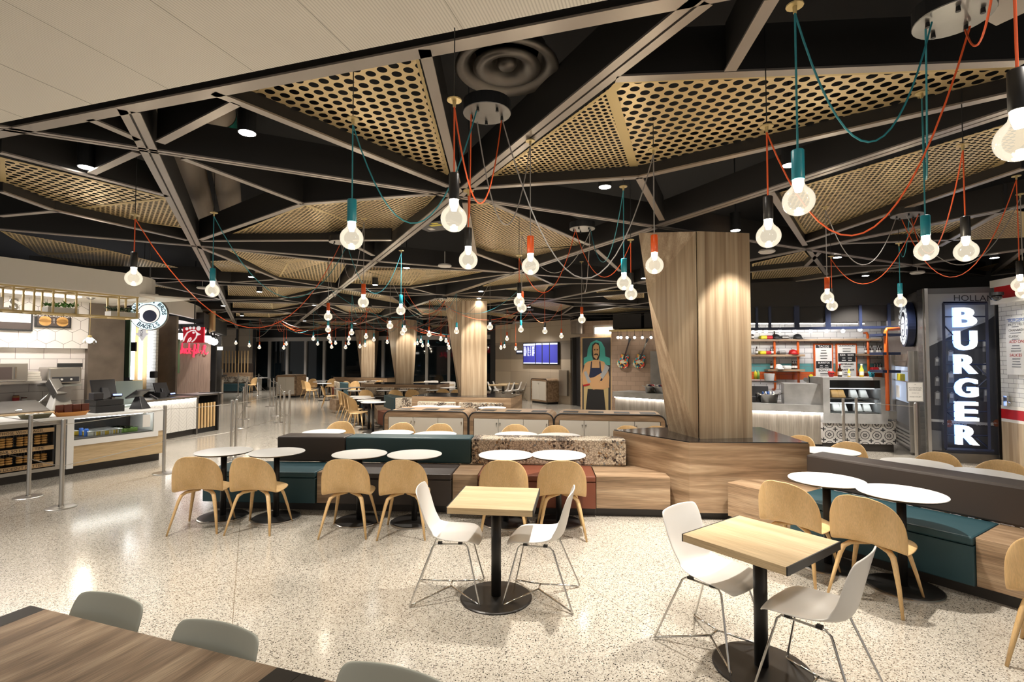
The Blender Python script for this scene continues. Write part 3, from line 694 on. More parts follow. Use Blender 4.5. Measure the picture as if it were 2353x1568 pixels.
0 and part('rear_seat', bbox(MB(), ab[0], ab[3], SD + BT, SD + BT + .5, .1, .45), 'brown_fabric', bench, world=True, bevel=.01)
# ------------------------------------------------------------------ right bench
RF0, RF1 = G(1669, 1187, .1), G(2240, 1350, .1)
rd = (RF1 - RF0); rd.z = 0; rd.normalize(); rn = Vector((-rd.y, rd.x, 0)); rrz = math.atan2(rd.y, rd.x); ro = Vector((RF0.x, RF0.y, 0))
if rn.x < 0: rn = -rn
def rpt(a, n, z): return ro + rd * a + rn * n + Z * z
def rbox(mb, a0, a1, n0, n1, z0, z1): return mb.hexa([rpt(a0, n0, z0), rpt(a1, n0, z0), rpt(a1, n1, z0), rpt(a0, n1, z0)], [rpt(a0, n0, z1), rpt(a1, n0, z1), rpt(a1, n1, z1), rpt(a0, n1, z1)])
def ral(px, py, z): return (G(px, py, z) - ro).dot(rd)
a1_ = ral(1815, 1229, .1); a2_ = ral(2240, 1350, .1)
bench2 = thing('bench', 'long bench with teal seat and dark brown back right of the column', 'bench', rpt(2, .4, 0), rrz, 'built-in benches')
part('toe_kick', rbox(MB(), .05, 4.6, .10, SD + BT + .5, 0, .105), 'toe_kick', bench2, world=True)
part('wood_ledge', rbox(MB(), 0, a1_ - .004, .03, SD, .10, .46), 'plank_x', bench2, world=True, bevel=.003, label='plank-grained wooden ledge')
part('upholstered_base', rbox(MB(), a1_, a2_, 0, SD, .10, .395), 'teal_fabric', bench2, world=True, bevel=.008, label='teal upholstered base')
part('seat_cushion', rbox(MB(), a1_, a2_, -.008, SD, .40, .465), 'teal_fabric', bench2, world=True, bevel=.014, label='teal seat pad')
part('wood_ledge', rbox(MB(), a2_ + .004, 4.6, .03, SD, .10, .46), 'plank_x', bench2, world=True, bevel=.003, label='plank-grained wooden ledge')
rb0 = .55
part('back_cushion', rbox(MB(), rb0, 4.6, SD - .03, SD + BT, .467, .79), 'brown_fabric', bench2, world=True, bevel=.02, label='dark brown back block')
0 and part('rear_seat', rbox(MB(), rb0 + .1, 4.6, SD + BT, SD + BT + .5, .1, .45), 'brown_fabric', bench2, world=True, bevel=.01)

# ------------------------------------------------------------------ chair and table prototypes (front of the chair = +Y)
def shell_mesh(prof, widths, curve, nt=12):
    """prof: side profile (y, z); widths: half width per row; curve: (dy, dz) added at the edge per row"""
    mb = MB(); k = len(prof)
    for i, (y, z) in enumerate(prof):
        for j in range(nt + 1):
            s = j / nt * 2 - 1; w = widths[i]; dy, dz = curve[i]
            mb.v.append(Vector((w * s, y + dy * s * s, z + dz * s * s)))
    for i in range(k - 1):
        for j in range(nt): mb.f.append([i * (nt + 1) + j, i * (nt + 1) + j + 1, (i + 1) * (nt + 1) + j + 1, (i + 1) * (nt + 1) + j]); mb.m.append(0)
    return mb
def make_wood_chair():
    t = thing('wooden_chair', 'x', 'chair', (0, -50, 0), 0)
    prof = [(.262, .425), (.245, .438), (.19, .447), (.10, .445), (0, .437), (-.09, .432), (-.155, .44), (-.195, .47), (-.222, .52), (-.243, .58), (-.262, .64), (-.278, .70), (-.288, .74), (-.296, .77), (-.303, .790), (-.307, .806)]
    wid = [.11, .17, .222, .243, .248, .246, .246, .25, .253, .25, .238, .212, .184, .150, .112, .05]
    cur = [(-.03, -.01), (-.02, -.02), (0, -.035), (0, -.04), (0, -.035), (0, -.03), (.01, -.03), (.045, -.035), (.075, -.02), (.085, 0), (.085, 0), (.08, 0), (.062, 0), (.04, 0), (.02, 0), (0, 0)]
    part('seat_shell', shell_mesh(prof, wid, cur, 14), 'oak', t, smooth=True, solid=.011, subsurf=1)
    for s in (-1, 1):
        for f in (-1, 1):
            path = [(s * .02, f * .03, .408), (s * .07, f * .07, .408), (s * .125, f * .115, .402), (s * .158, f * .145, .375), (s * .175, f * .165, .32), (s * .205, f * .20, .18), (s * .238, f * (.235 if f > 0 else .255), .0)]
            part('leg', MB().tube(path, [.016, .021, .023, .023, .021, .017, .011], 8, flat=.75), 'oak', t, smooth=True)
    return t
def make_plastic_chair(mat, nm):
    t = thing(nm, 'x', 'chair', (0, -50, 0), 0)
    prof = [(.235, .418), (.215, .442), (.16, .455), (.08, .452), (0, .443), (-.08, .44), (-.14, .448), (-.175, .475), (-.195, .52), (-.21, .58), (-.225, .65), (-.24, .72), (-.255, .78), (-.262, .815), (-.264, .822)]
    wid = [.16, .198, .218, .222, .215, .20, .186, .180, .182, .192, .203, .208, .205, .190, .16]
    cur = [(-.02, .0), (-.01, .0), (0, .01), (0, .018), (0, .03), (0, .045), (.02, .055), (.055, .04), (.06, .02), (.05, 0), (.042, 0), (.035, 0), (.028, 0), (.02, -.005), (.015, -.008)]
    part('seat_shell', shell_mesh(prof, wid, cur, 12), mat, t, smooth=True, solid=.009, subsurf=1)
    for s in (-1, 1):
        p = [(s * .045, 0, .075), (s * .215, .225, .012), (s * .235, .235, .012), (s * .238, .228, .03), (s * .150, .135, .405), (s * .145, .115, .425), (s * .145, -.10, .425), (s * .150, -.125, .405), (s * .235, -.27, .03), (s * .232, -.278, .012), (s * .212, -.265, .012), (s * .045, 0, .075)]
        part('wire_frame', MB().tube(p, .0065, 8), 'chrome', t, smooth=True)
    part('cross_bar', MB().tube([(-.045, 0, .075), (.045, 0, .075)], .0065, 8), 'chrome', t, smooth=True)
    part('seat_mount', MB().box((-.145, .08, .434), (.03, .03, .014)).box((.145, .08, .434), (.03, .03, .014)).box((-.145, -.07, .434), (.03, .03, .014)).box((.145, -.07, .434), (.03, .03, .014)), 'black', t)
    return t
def make_round_table():
    t = thing('round_table', 'x', 'table', (0, -50, 0), 0)
    part('tabletop', MB().lathe([(1e-4, .738), (.297, .738), (.300, .741), (.298, .7445), (1e-4, .745)], n=48), 'white_top', t)
    part('edge_band', MB().lathe([(1e-4, .7255), (.285, .7255), (.2975, .737), (1e-4, .7375)], n=48), 'black', t)
    part('pedestal', MB().lathe([(.032, .0235), (.032, .725)], n=20), 'black_metal', t, smooth=True)
    part('base_plate', MB().lathe([(.25, .006), (.25, .012), (.24, .02), (.04, .023), (1e-4, .023)], n=40), 'bronze_black', t)
    part('base_rim', MB().lathe([(.246, 0), (.262, 0), (.262, .010), (.252, .015), (.25, .006)], n=40), 'steel', t)
    return t
def make_square_table(w=.62, d=.62, nm='square_table'):
    t = thing(nm, 'x', 'table', (0, -50, 0), 0)
    part('tabletop', MB().box((0, 0, .728), (w - .012, d, .044)), 'ash_x', t, bevel=.002)
    part('end_strip', MB().box((-w / 2 + .003, 0, .728), (.007, d, .045)), 'black', t); part('end_strip', MB().box((w / 2 - .003, 0, .728), (.007, d, .045)), 'black', t)
    part('mounting_plate', MB().box((0, 0, .698), (.3, .3, .012)), 'black', t)
    part('pedestal', MB().lathe([(.038, .014), (.038, .695)], n=24), 'black_metal', t, smooth=True)
    part('base_plate', MB().lathe([(.27, 0), (.27, .008), (.262, .014), (.04, .02), (1e-4, .02)], n=48), 'bronze_black', t)
    return t
WC = make_wood_chair(); WP = make_plastic_chair('shell_white', 'white_chair'); GP = make_plastic_chair('shell_grey', 'grey_chair')
RT = make_round_table(); 
def floor_pair(r, f):
    a, b = G(*r), G(*f); d = b - a; return (a + b) / 2, math.atan2(d.y, d.x) - math.pi / 2
# front row chairs (rear feet middle, front feet middle)
G1 = 'oak shell chairs drawn up to the round tables'
rowch = [((444, 1228), (487, 1197), 'first of six wooden shell chairs at the near bench, counted from the left'), ((572, 1229), (620, 1199), 'second of six wooden shell chairs at the near bench, counted from the left'),
         ((789, 1237), (817, 1206), 'third of six wooden shell chairs at the near bench, counted from the left'), ((923, 1240), (941, 1208), 'fourth wooden shell chair at the near bench, just left of the white chair'),
         ((1157, 1241), (1160, 1209), 'wooden shell chair behind the square table, before the patterned back'), ((1292, 1242), (1286, 1211), 'rightmost wooden shell chair at the near bench, before the rust seat'),
         ((1803, 1330), (1863, 1303), 'wooden shell chair left of its twin at the right bench'), ((1980, 1390), (2043, 1357), 'nearer wooden shell chair behind the right square table'),
         ((2423, 1560), (2500, 1520), 'wooden shell chair cut off by the right edge of the picture')]
for r, f, lab in rowch:
    p, rz = floor_pair(r, f)
    if rowch[6][0] == r or rowch[7][0] == r or rowch[8][0] == r: rz = math.atan2(rn.y, rn.x) - math.pi / 2 + .08
    place(WC, USED, (p.x, p.y, 0), rz, lab, G1)
tabs = [((512, 1188), 'first white round table from the left at the near bench'), ((634, 1191), 'second white round table from the left at the near bench'), ((825, 1198), 'third white round table, before the teal bench back'),
        ((952, 1200), 'fourth white round table at the near bench, above the left white chair'), ((1162, 1202), 'white round table left of two before the patterned back'), ((1284, 1202), 'white round table right of two before the patterned back'),
        ((1903, 1300), 'white round table farther of two at the right bench'), ((2076, 1352), 'large-looking white round table nearer of two at the right bench')]
for (x, y), lab in tabs:
    p = G(x, y); place(RT, USED, (p.x, p.y, 0), 0, lab, 'white round pedestal tables')
for (x, y, lab) in ((745, 993, 'white round table behind the brown bench back'), (902, 995, 'white round table behind the teal bench back, left of two'), (1000, 998, 'white round table behind the teal bench back, right of two'),
                    (1186, 999, 'white round table behind the patterned back, left of two'), (1284, 1002, 'white round table behind the patterned back, right of two'),
                    (1907, 1037, 'white round table behind the right bench, farthest of three'), (2104, 1065, 'white round table behind the right bench, middle of three'), (2262, 1090, 'white round table behind the right bench, nearest of three')):
    p = G(x, y, .742); place(RT, USED, (p.x, p.y, 0), 0, lab, 'white round pedestal tables')
brz2 = brz + math.pi; rrz2 = math.atan2(rn.y, rn.x) + math.pi / 2
for (x, y, rz, lab) in ((785, 970, brz2 + .15, 'wooden shell chair facing the brown bench back from behind'), (926, 973, brz2, 'wooden shell chair behind the teal back, left of two'), (1013, 975, brz2, 'wooden shell chair behind the teal back, right of two'),
                        (1185, 977, brz2, 'wooden shell chair behind the patterned back, left of two'), (1277, 979, brz2, 'wooden shell chair behind the patterned back, right of two'),
                        (1442, 980, brz2, 'top of a wooden shell chair left behind the planter block'), (1508, 981, brz2, 'top of a wooden shell chair by the column foot'),
                        (1843, 1003, rrz2, 'wooden shell chair behind the right bench, farthest of four'), (1955, 1018, rrz2, 'wooden shell chair behind the right bench, second farthest'),
                        (2160, 1042, rrz2, 'wooden shell chair below the lit vertical sign'), (2308, 1061, rrz2, 'wooden shell chair below the white tiled wall')):
    p = G(x, y, .795); d = Matrix.Rotation(rz, 3, 'Z') @ Vector((0, .29, 0)); p = p + d
    place(WC, USED, (p.x, p.y, 0), rz, lab, 'oak shell chairs behind the benches')
# square tables with white chairs
p = G(1140, 1374); t1 = make_square_table(); q = [G(x, y, .75) for x, y in ((1031, 1158), (1249, 1166))]; d = q[1] - q[0]
place(t1, USED, (p.x, p.y, 0), math.atan2(d.y, d.x), 'light wood square table between two facing white chairs, centre', 'light wood square tables')
a = math.atan2(d.y, d.x)
for (x, y, rz, lab) in ((1038, 1364, a - math.pi / 2 + .12, 'white shell chair left of the centre square table'), (1240, 1371, a + math.pi / 2 - .10, 'white shell chair right of the centre square table')):
    p = G(x, y); place(WP, USED, (p.x, p.y, 0), rz, lab, 'white shell chairs on chrome wire')
q = [G(x, y, .75) for x, y in ((1572, 1220), (1827, 1300), (1950, 1252))]; d = q[1] - q[0]; a = math.atan2(d.y, d.x)
p = G(1750, 1536); o = place(t1, USED, (p.x, p.y, 0), a, 'light wood square table with dark end strip, lower right', 'light wood square tables')
print('table2 size', (q[1] - q[0]).length, (q[2] - q[1]).length, p)
T2 = p
pa = G(1641, 1483); 
place(WP, USED, (pa.x, pa.y, 0), a - math.pi / 2 + .05, 'white shell chair with its back left of the lower right table', 'white shell chairs on chrome wire')
pb = T2 + (T2 - pa) * .98; place(WP, USED, (pb.x, pb.y, 0), a + math.pi / 2 + .1, 'white shell chair nearest the viewer, seen from behind', 'white shell chairs on chrome wire')
# big communal table at the lower left
c0, c1 = G(70, 1392, .75), G(692, 1548, .75); d = (c1 - c0); L = d.length; d.normalize(); n = Vector((d.y, -d.x, 0)); a = math.atan2(d.y, d.x); W = .9
if n.y > 0: n = -n
for k, lab in enumerate(('long dark-grained wooden table with black end band, lower left', 'next wooden table joined on at the bottom edge')):
    cc = c0 + d * (L / 2 + k * (L + .002)) + n * W / 2
    t = thing('communal_table', lab, 'table', (cc.x, cc.y, 0), a, 'joined long tables at the lower left')
    part('tabletop', MB().box((0, 0, .728), (L - .2, W, .044)), 'plank_h', t, label='streaky brown wood top')
    t.children[0].data.materials[0] = MATS['table_y'] if 'table_y' in MATS else wood('table_y', [(.10, .065, .04), (.22, .15, .095), (.35, .26, .175)], 'Y', 12, 1.2, .4, .3)
    for s in (-1, 1): part('end_band', MB().box((s * (L / 2 - .05), 0, .728), (.0995, W, .0445)), 'bronze_black', t, label='black end band')
    for s in (-1, 1):
        part('leg', MB().box((s * (L / 2 - .25), 0, .36), (.06, .5, .68)), 'black_metal', t); part('foot', MB().box((s * (L / 2 - .25), 0, .012), (.08, .68, .024)), 'black_metal', t)
ga = a + math.pi
for (x, y, lab) in ((268, 1363, 'grey-green chair back, left of three behind the long table'), (514, 1428, 'grey-green chair back, middle of three behind the long table'), (915, 1529, 'grey-green chair back, right of three at the bottom edge')):
    p = G(x, y, .825) + Matrix.Rotation(ga, 3, 'Z') @ Vector((0, .262, 0)); place(GP, USED, (p.x, p.y, 0), ga, lab, 'grey-green chairs at the long table')
# ------------------------------------------------------------------ pendant lamps
def make_pendant():
    t = thing('pendant_lamp', 'x', 'pendant lamp', (0, -50, 2.5), 0)
    prof = [(1e-4, -.0625)] + [(.0625 * math.sin(math.radians(a)), -.0625 * math.cos(math.radians(a))) for a in range(15, 150, 9)] + [(.027, .062), (.0235, .075), (.023, .088)]
    part('globe', MB().lathe(prof, n=28), 'globe', t, smooth=True)
    part('glowing_neck', MB().lathe([(1e-4, .035), (.012, .038), (.0175, .058), (.0195, .075), (.0215, .094), (1e-4, .094)], n=16), 'lamp', t, smooth=True)
    return t
PEN = make_pendant()
SOCK = {}
def sock(c):
    if c not in SOCK: SOCK[c] = mesh('socket', MB().lathe([(.0235, .090), (.025, .093), (.025, .212), (.022, .216), (1e-4, .216)], n=20), {'orange': 'orange', 'teal': 'teal', 'black': 'black_metal'}[c], True)
    return SOCK[c]
def sag(a, b, drop, n=18):
    out = []
    for i in range(n + 1):
        t = i / n; p = a.lerp(b, t); p.z -= 4 * drop * t * (1 - t); out.append(p)
    return out
CAN = {'A': G(1119, 262, 3.33), 'B': G(2190, 45, 3.33), 'C': G(1338, 527, 3.33), 'D': G(2085, 496, 3.33), 'E': G(783, 558, 3.33)}
CAN['F'] = G(842, 708, 3.3); CAN['H'] = G(1014, 690, 3.3); CAN['I'] = G(1215, 715, 3.3); CAN['J'] = G(640, 735, 3.3); CAN['K'] = G(925, 735, 3.3)
for k, p in CAN.items():
    lab = dict(A='dark ceiling canopy disc with cords beside the round diffuser', B='large-looking canopy disc with orange, teal and grey cords, upper right', C='small canopy disc above the centre, cords to the column', D='thin-looking canopy disc between teal pendants at right',
               E='canopy disc over the left middle, partly behind a lamp', F='far canopy disc above the cluster left of the third column', H='far canopy disc left of the second column', I='far canopy disc right of the second column', J='farthest canopy disc before the left windows', K='far canopy disc above the third column')[k]
    t = thing('cord_canopy', lab, 'canopy', (p.x, p.y, 3.33), 0, 'round cord canopies')
    part('cover_plate', MB().lathe([(1e-4, 0), (.148, 0), (.15, .004), (1e-4, .004)], n=32), 'steel_dark', t, label='brushed underside plate')
    part('drum', MB().lathe([(.15, .005), (.15, .075), (1e-4, .075)], n=32), 'black', t, smooth=False)
    for q in range(5):
        an = q * 1.257 + .4; part('cord_gland', MB().lathe([(.010, -.022), (.008, .0)], (.10 * math.cos(an), .10 * math.sin(an), 0), 8), 'black', t)
# x, y of the globe, socket colour, cord colour, canopy, sag, height of the globe, label
NEAR = [(307, 640, 'black', 'orange_cord', 'E', 1.0, 'black-socket lamp on an orange cord, farthest left'), (488, 668, 'teal', 'teal_cord', 'E', .75, 'teal-socket lamp before the left double beam'),
        (808, 548, 'teal', 'teal_cord', 'A', .62, 'teal-socket lamp under the upper left gold panel'), (1043, 503, 'black', 'orange_cord', 'A', .5, 'black-socket lamp at the central beam node'),
        (1076, 598, 'black', 'orange_cord', 'A', .35, 'smaller black-socket lamp right below the central node'), (1219, 612, 'orange', 'grey_cord', 'A', .62, 'orange-socket lamp left of the canopy over the centre'),
        (1504, 610, 'orange', 'grey_cord', 'A', .95, 'orange-socket lamp in front of the big column'), (1835, 462, 'teal', 'teal_cord', 'B', .55, 'large-looking teal-socket lamp, upper right'),
        (1766, 543, 'black', 'orange_cord', 'B', .75, 'black-socket lamp right of the big column'), (2128, 576, 'teal', 'teal_cord', 'B', .6, 'teal-socket lamp left of the black one at right'),
        (2343, 322, 'black', 'orange_cord', 'B', .3, 'largest-looking lamp, at the right edge'), (2220, 578, 'black', 'orange_cord', 'D', .5, 'black-socket lamp on a doubled orange cord at right'),
        (1901, 684, 'orange', 'grey_cord', 'D', .55, 'orange-socket lamp over the taco counter'), (1912, 703, 'black', 'orange_cord', 'D', .5, 'lamp half hidden behind the orange-socket one'),
        (2069, 694, 'teal', 'teal_cord', 'D', .25, 'teal-socket lamp before the oval sign'), (2344, 655, 'black', 'orange_cord', 'D', .75, 'black-socket lamp cut by the right edge'), (2352, 672, 'black', 'grey_cord', 'D', .6, 'lamp behind the black-socket one at the right edge'),
        (1434, 651, 'teal', 'teal_cord', 'C', .5, 'light teal-socket lamp left of the big column'), (1450, 676, 'black', 'orange_cord', 'C', .45, 'lamp just behind and right of the light teal one'),
        (1193, 693, 'black', 'orange_cord', 'C', .55, 'black-socket lamp paired with an orange one'), (1199, 708, 'orange', 'grey_cord', 'C', .5, 'orange-socket lamp paired with a black one'),
        (1337, 735, 'orange', 'grey_cord', 'C', .6, 'orange-socket lamp above the painted mural'), (754, 728, 'orange', 'grey_cord', 'E', .65, 'orange-socket lamp left of its larger-looking twin'),
        (835, 695, 'orange', 'grey_cord', 'E', .55, 'orange-socket lamp above the stanchion lane end'), (921, 714, 'teal', 'teal_cord', 'E', .6, 'teal-socket lamp left of the second column')]
FAR = [(542, 789, 'black'), (573, 795, 'teal'), (596, 799, 'orange'), (658, 791, 'black'), (652, 800, 'orange'), (720, 779, 'teal'), (730, 791, 'teal'), (754, 758, 'teal'), (756, 776, 'orange'), (759, 786, 'black'), (762, 798, 'orange'), (771, 789, 'black'),
       (808, 765, 'teal'), (802, 779, 'orange'), (801, 790, 'black'), (794, 799, 'orange'), (841, 774, 'orange'), (827, 797, 'orange'), (839, 794, 'teal'), (859, 781, 'teal'), (890, 787, 'orange'), (896, 749, 'black'), (925, 765, 'teal'), (929, 758, 'black'), (923, 790, 'orange'),
       (986, 769, 'orange'), (959, 790, 'teal'), (967, 785, 'teal'), (971, 795, 'teal'), (984, 794, 'teal'), (1013, 780, 'orange'), (1025, 784, 'black'), (1030, 793, 'orange'), (1032, 800, 'orange'), (1049, 762, 'teal'), (1126, 752, 'black'), (1165, 779, 'orange'), (1151, 800, 'orange'), (1159, 797, 'teal'),
       (1197, 758, 'teal'), (1252, 762, 'black'), (1290, 773, 'orange'), (1185, 802, 'orange')]
HOOK = {307: 495, 488: 490, 808: 275, 1043: 232, 1076: 440, 1219: 325, 1504: 345, 1835: 15, 1766: 292, 2128: 215, 2220: 335, 1901: 470, 1912: 590, 2069: 560, 1434: 430, 1450: 552, 1193: 588, 754: 592, 921: 577}
def pendant(x, y, sc, cord, can, drop, lab, far):
    z = 2.46; p = G(x, y, z)
    if p.y > 21: p = V(x, y, 17 + (820 - y) * .12 + random.random() * 2)
    if can is None: can = min('FHIJK', key=lambda k: (CAN[k] - p).xy.length)
    zt = ZC + .06
    o = copy_tree(PEN); o.location = (p.x, p.y, p.z); o['label'] = lab; o['group'] = ( 'globe lamps hung on coloured cords' if not far else 'small-looking globe lamps over the far seating')
    s = bpy.data.objects.new('socket', sock(sc)); C.objects.link(s); s.parent = o
    s['label'] = sc + ' cylindrical socket'
    if not far and x in HOOK: zt = max(2.9, min(zt, V(x, HOOK[x], p.y).z))
    hook = Vector((p.x, p.y, zt)); cw = .0042 if not far else .0045
    mb = MB().tube([Vector((p.x, p.y, p.z + .215)), hook], cw, 6)
    c = CAN[can]; an = random.random() * 6.28; e = c + Vector((.1 * math.cos(an), .1 * math.sin(an), -.015))
    if can in 'FHIJK': drop = min(.75, .25 + .12 * (e - hook).length) * random.uniform(.7, 1.2)
    mb.tube(sag(hook - Z * .03, e, drop), cw, 6)
    part('cord', mb, cord, o, world=True, label=cord.replace('_', ' '))
    if zt < ZC: part('hanger_rod', MB().tube([Vector((p.x, p.y, zt)), Vector((p.x, p.y, ZC + .3))], .003, 5), 'black', o, world=True)
    if not far: part('ceiling_hook', MB().lathe([(.007, -.03), (.009, .0), (.035, .0), (.035, .006), (1e-4, .006)], (p.x, p.y, zt), 12), 'brass', o, world=True)
    return o
for (x, y, sc, cord, can, drop, lab) in NEAR: pendant(x, y, sc, cord, can, drop, lab, False)
cnt = {}
for (x, y, sc) in sorted(FAR):
    cnt[sc] = cnt.get(sc, 0) + 1
    pendant(x, y, sc, {'orange': 'orange_cord', 'teal': 'teal_cord', 'black': random.choice(['grey_cord', 'orange_cord'])}[sc], None, .5, 'small %s-socket globe lamp, %s of its colour from the left over the far seating' % (sc, ORD[cnt[sc] - 1]), True)

for ch in list(PEN.children): bpy.data.objects.remove(ch)
bpy.data.objects.remove(PEN)
# ------------------------------------------------------------------ queue posts with cables
def make_post():
    t = thing('queue_post', 'x', 'post', (0, -50, 0), 0)
    part('post', MB().lathe([(.024, .014), (.024, 1.058), (.02, 1.065), (1e-4, 1.065)], n=20), 'steel', t, smooth=False)
    part('base_disc', MB().lathe([(.155, 0), (.155, .006), (.14, .012), (.03, .016), (.024, .03)], n=32), 'steel', t, smooth=False)
    return t
PO = make_post(); PP = {}
posts = [('a', 65, 1143, 'queue post farthest left, before the lettered display'), ('b', 140, 1167, 'nearest queue post, leaning-looking, before the glass case'), ('c', 376, 1088, 'queue post beside the end of the left counter'), ('d', 531, 1058, 'left post of a pair beyond the first round table'),
         ('e', 541, 1055, 'right post of a pair beyond the first round table'), ('f', 558, 984, 'left-row queue post, nearest'), ('g', 562, 964, 'left-row queue post, second nearest'), ('h', 567, 936, 'left-row queue post, fourth nearest'), ('i', 568, 926, 'left-row queue post, second farthest'),
         ('j', 547, 910, 'queue post by the far dark counter'), ('k', 594, 909, 'farthest queue post before the windows'), ('l', 620, 935, 'right-row queue post, farthest of the pack'), ('m', 628, 934, 'right-row queue post, second of the pack'), ('n', 635, 956, 'right-row queue post, third of the pack'),
         ('o', 643, 972, 'right-row queue post, fourth of the pack'), ('p', 652, 1008, 'right-row queue post just left of the nearest of that row'), ('q', 664, 1003, 'right-row queue post with a drooping cable'),
         ('r', 1940, 1050, 'queue post before the floral tiles, left'), ('s', 1970, 1044, 'queue post before the floral tiles, right')]
for k, x, y, lab in posts:
    p = G(x, y); PP[k] = p; place(PO, USED, (p.x, p.y, 0), 0, lab, 'steel queue posts')
p = G(2107, 1072); PP['t'] = p
o = place(PO, USED, (p.x, p.y, 0), 0, 'steel post carrying the small notice frame by the fridge', 'steel queue posts')
t = thing('notice_frame', 'small framed notice standing on a post by the fridge', 'sign', (p.x, p.y, 1.075), -.25)
part('frame', MB().box((0, 0, .17), (.24, .02, .34)), 'steel', t); part('sheet', MB().box((-.0, -.0115, .17), (.215, .002, .31)), 'paper', t)
mb = MB()
for s_, zz, sz in (('NO', .29, .018), ('ALCOHOLIC', .235, .034), ('BEVERAGES', .20, .034), ('BEYOND THIS', .15, .016), ('FOOD COURT', .085, .026)):
    b_ = textmesh(s_, sz); b_.v = [Vector((v.x, -.0130, zz + v.y)) for v in b_.v]; mb = merge(mb, b_)
part('lettering', mb, 'black', t)
links = [('a', 'b'), ('b', 'c'), ('c', 'd'), ('d', 'f'), ('e', 'q'), ('e', 'c'), ('f', 'g'), ('g', 'h'), ('i', 'j'), ('j', 'k'), ('k', 'l'), ('l', 'n'), ('m', 'o'), ('n', 'p'), ('o', 'q'), ('r', 's'), ('s', 't')]
left = PP['a'] + (PP['a'] - PP['b']) * 1.4; PP['z'] = left
for n_, (a, b) in enumerate([('z', 'a')] + links):
    pa_, pb_ = PP[a].copy(), PP[b].copy()
    t = thing('barrier_cable', 'pair of thin steel cables between posts, %s span from the left edge' % ORD[n_], 'cable', (pa_ + pb_) / 2, 0, 'cables strung between queue posts')
    for zz in (1.0, .5):
        A_, B_ = pa_ + Z * zz, pb_ + Z * zz; dd = (B_ - A_).normalized() * .026
        part('cable', MB().tube(sag(A_ + dd, B_ - dd, .07 if (a, b) in (('n', 'p'), ('o', 'q'), ('j', 'k'), ('i', 'j')) else .012, 8), .0045, 6), 'steel', t, world=True)

# ------------------------------------------------------------------ waste cabinets
c0, c1 = G(884, 943.5, .95), G(1529, 955, .95); d = (c1 - c0); d.z = 0; a = math.atan2(d.y, d.x); d.normalize(); n = Vector((-d.y, d.x, 0))
def calong(x):
    r = ray(x, 948); # intersect with front plane
    t = (c0 - Vector((0, 0, E))).dot(n) / r.dot(n); return (Vector((0, 0, E)) + r * t - c0).dot(d)
def rrect(x0, x1, z0, z1, r, k=6):
    pts = [(x0, z0)] + [(x1, z0)]
    pts += [(x1 - r + r * math.cos(math.pi / 2 * i / k), z1 - r + r * math.sin(math.pi / 2 * i / k)) for i in range(k + 1)]
    pts += [(x0 + r - r * math.sin(math.pi / 2 * i / k), z1 - r + r * math.cos(math.pi / 2 * i / k)) for i in range(k + 1)]
    return pts
def cabinet(p, rz, L, nd, D, H, lab, slots, wide=None, grp='wood-framed waste cabinets with white doors'):
    t = thing('waste_cabinet', lab, 'cabinet', (p.x, p.y, 0), rz, grp)
    mb = MB(); o_ = rrect(0, L, .08, H, .12); i_ = rrect(.075, L - .075, .14, H - .10, .015)
    k = len(o_)
    vs = [(x, 0, z) for x, z in o_] + [(x, 0, z) for x, z in i_] + [(x, D, z) for x, z in o_] + [(x, .03, z) for x, z in i_]
    fs = [(j, (j + 1) % k, k + (j + 1) % k, k + j) for j in range(k)] + [((j + 1) % k, j, 2 * k + j, 2 * k + (j + 1) % k) for j in range(k)] + [(k + j, k + (j + 1) % k, 3 * k + (j + 1) % k, 3 * k + j) for j in range(k)]
    fs.append(tuple(range(2 * k, 3 * k)))
    mb.add(vs, fs); part('frame', mb, 'plank_x', t)
    part('edge_band', MB().tube([(x, -.002, z) for x, z in [(L, .08)] + o_[2:] + [(0, .08)]], .011, 6), 'black', t)
    part('plinth', MB().box((L / 2, D / 2 + .02, .04), (L - .06, D - .06, .08)), 'black', t)
    part('back_panel', MB().box((L / 2, .05, (H + .04) / 2), (L - .16, .02, H - .26)), 'black', t)
    w = (L - .16) / nd
    for i in range(nd):
        dr = part('door', MB().box((.08 + w * (i + .5), .012, (H + .04) / 2), (w - .006, .02, H - .25)), 'cream', t, bevel=.002)
        kx = .08 + w * (i + (.93 if i % 2 == 0 else .07)); part('lock', MB().tube([(kx, .002, H - .17), (kx, -.012, H - .17)], .009, 10).box((kx - .003, -.010, H - .2), (.004, .003, .05)), 'steel', dr, label='small steel lock with key')
    for i in range(slots):
        sx = L * (i + .6) / (slots + .2); part('waste_opening', MB().box((sx, D * .42, H + .001), (.24, .24, .004)), 'black', t)
    return t
xs = [882, 1075.5, 1077, 1272, 1273, 1530]
for (xa, xb, nd, sl, lab) in ((882, 1075.5, 3, 3, 'waste cabinet with white doors, left of three in a row'), (1077.5, 1272, 3, 3, 'waste cabinet with white doors, middle of three in a row'), (1273.5, 1530, 4, 4, 'four-door waste cabinet, right of three in a row')):
    A_, B_ = calong(xa), calong(xb); q = c0 + d * A_; cabinet(q, a, B_ - A_, nd, .68, .95, lab, sl)
q0, q1 = G(1220, 925), G(1257, 930); dd = q1 - q0; cabinet(q0, math.atan2(dd.y, dd.x), dd.length, 2, .9, 1.0, 'white-doored waste cabinet standing before the concrete wall', 1)
q0, q1 = V(633, 890, 24), V(680, 890, 24); dd = q1 - q0; cabinet(Vector((q0.x, q0.y, 0)), 0, dd.x, 2, 1.2, 1.05, 'far waste cabinet before the dark windows at the aisle end', 0)

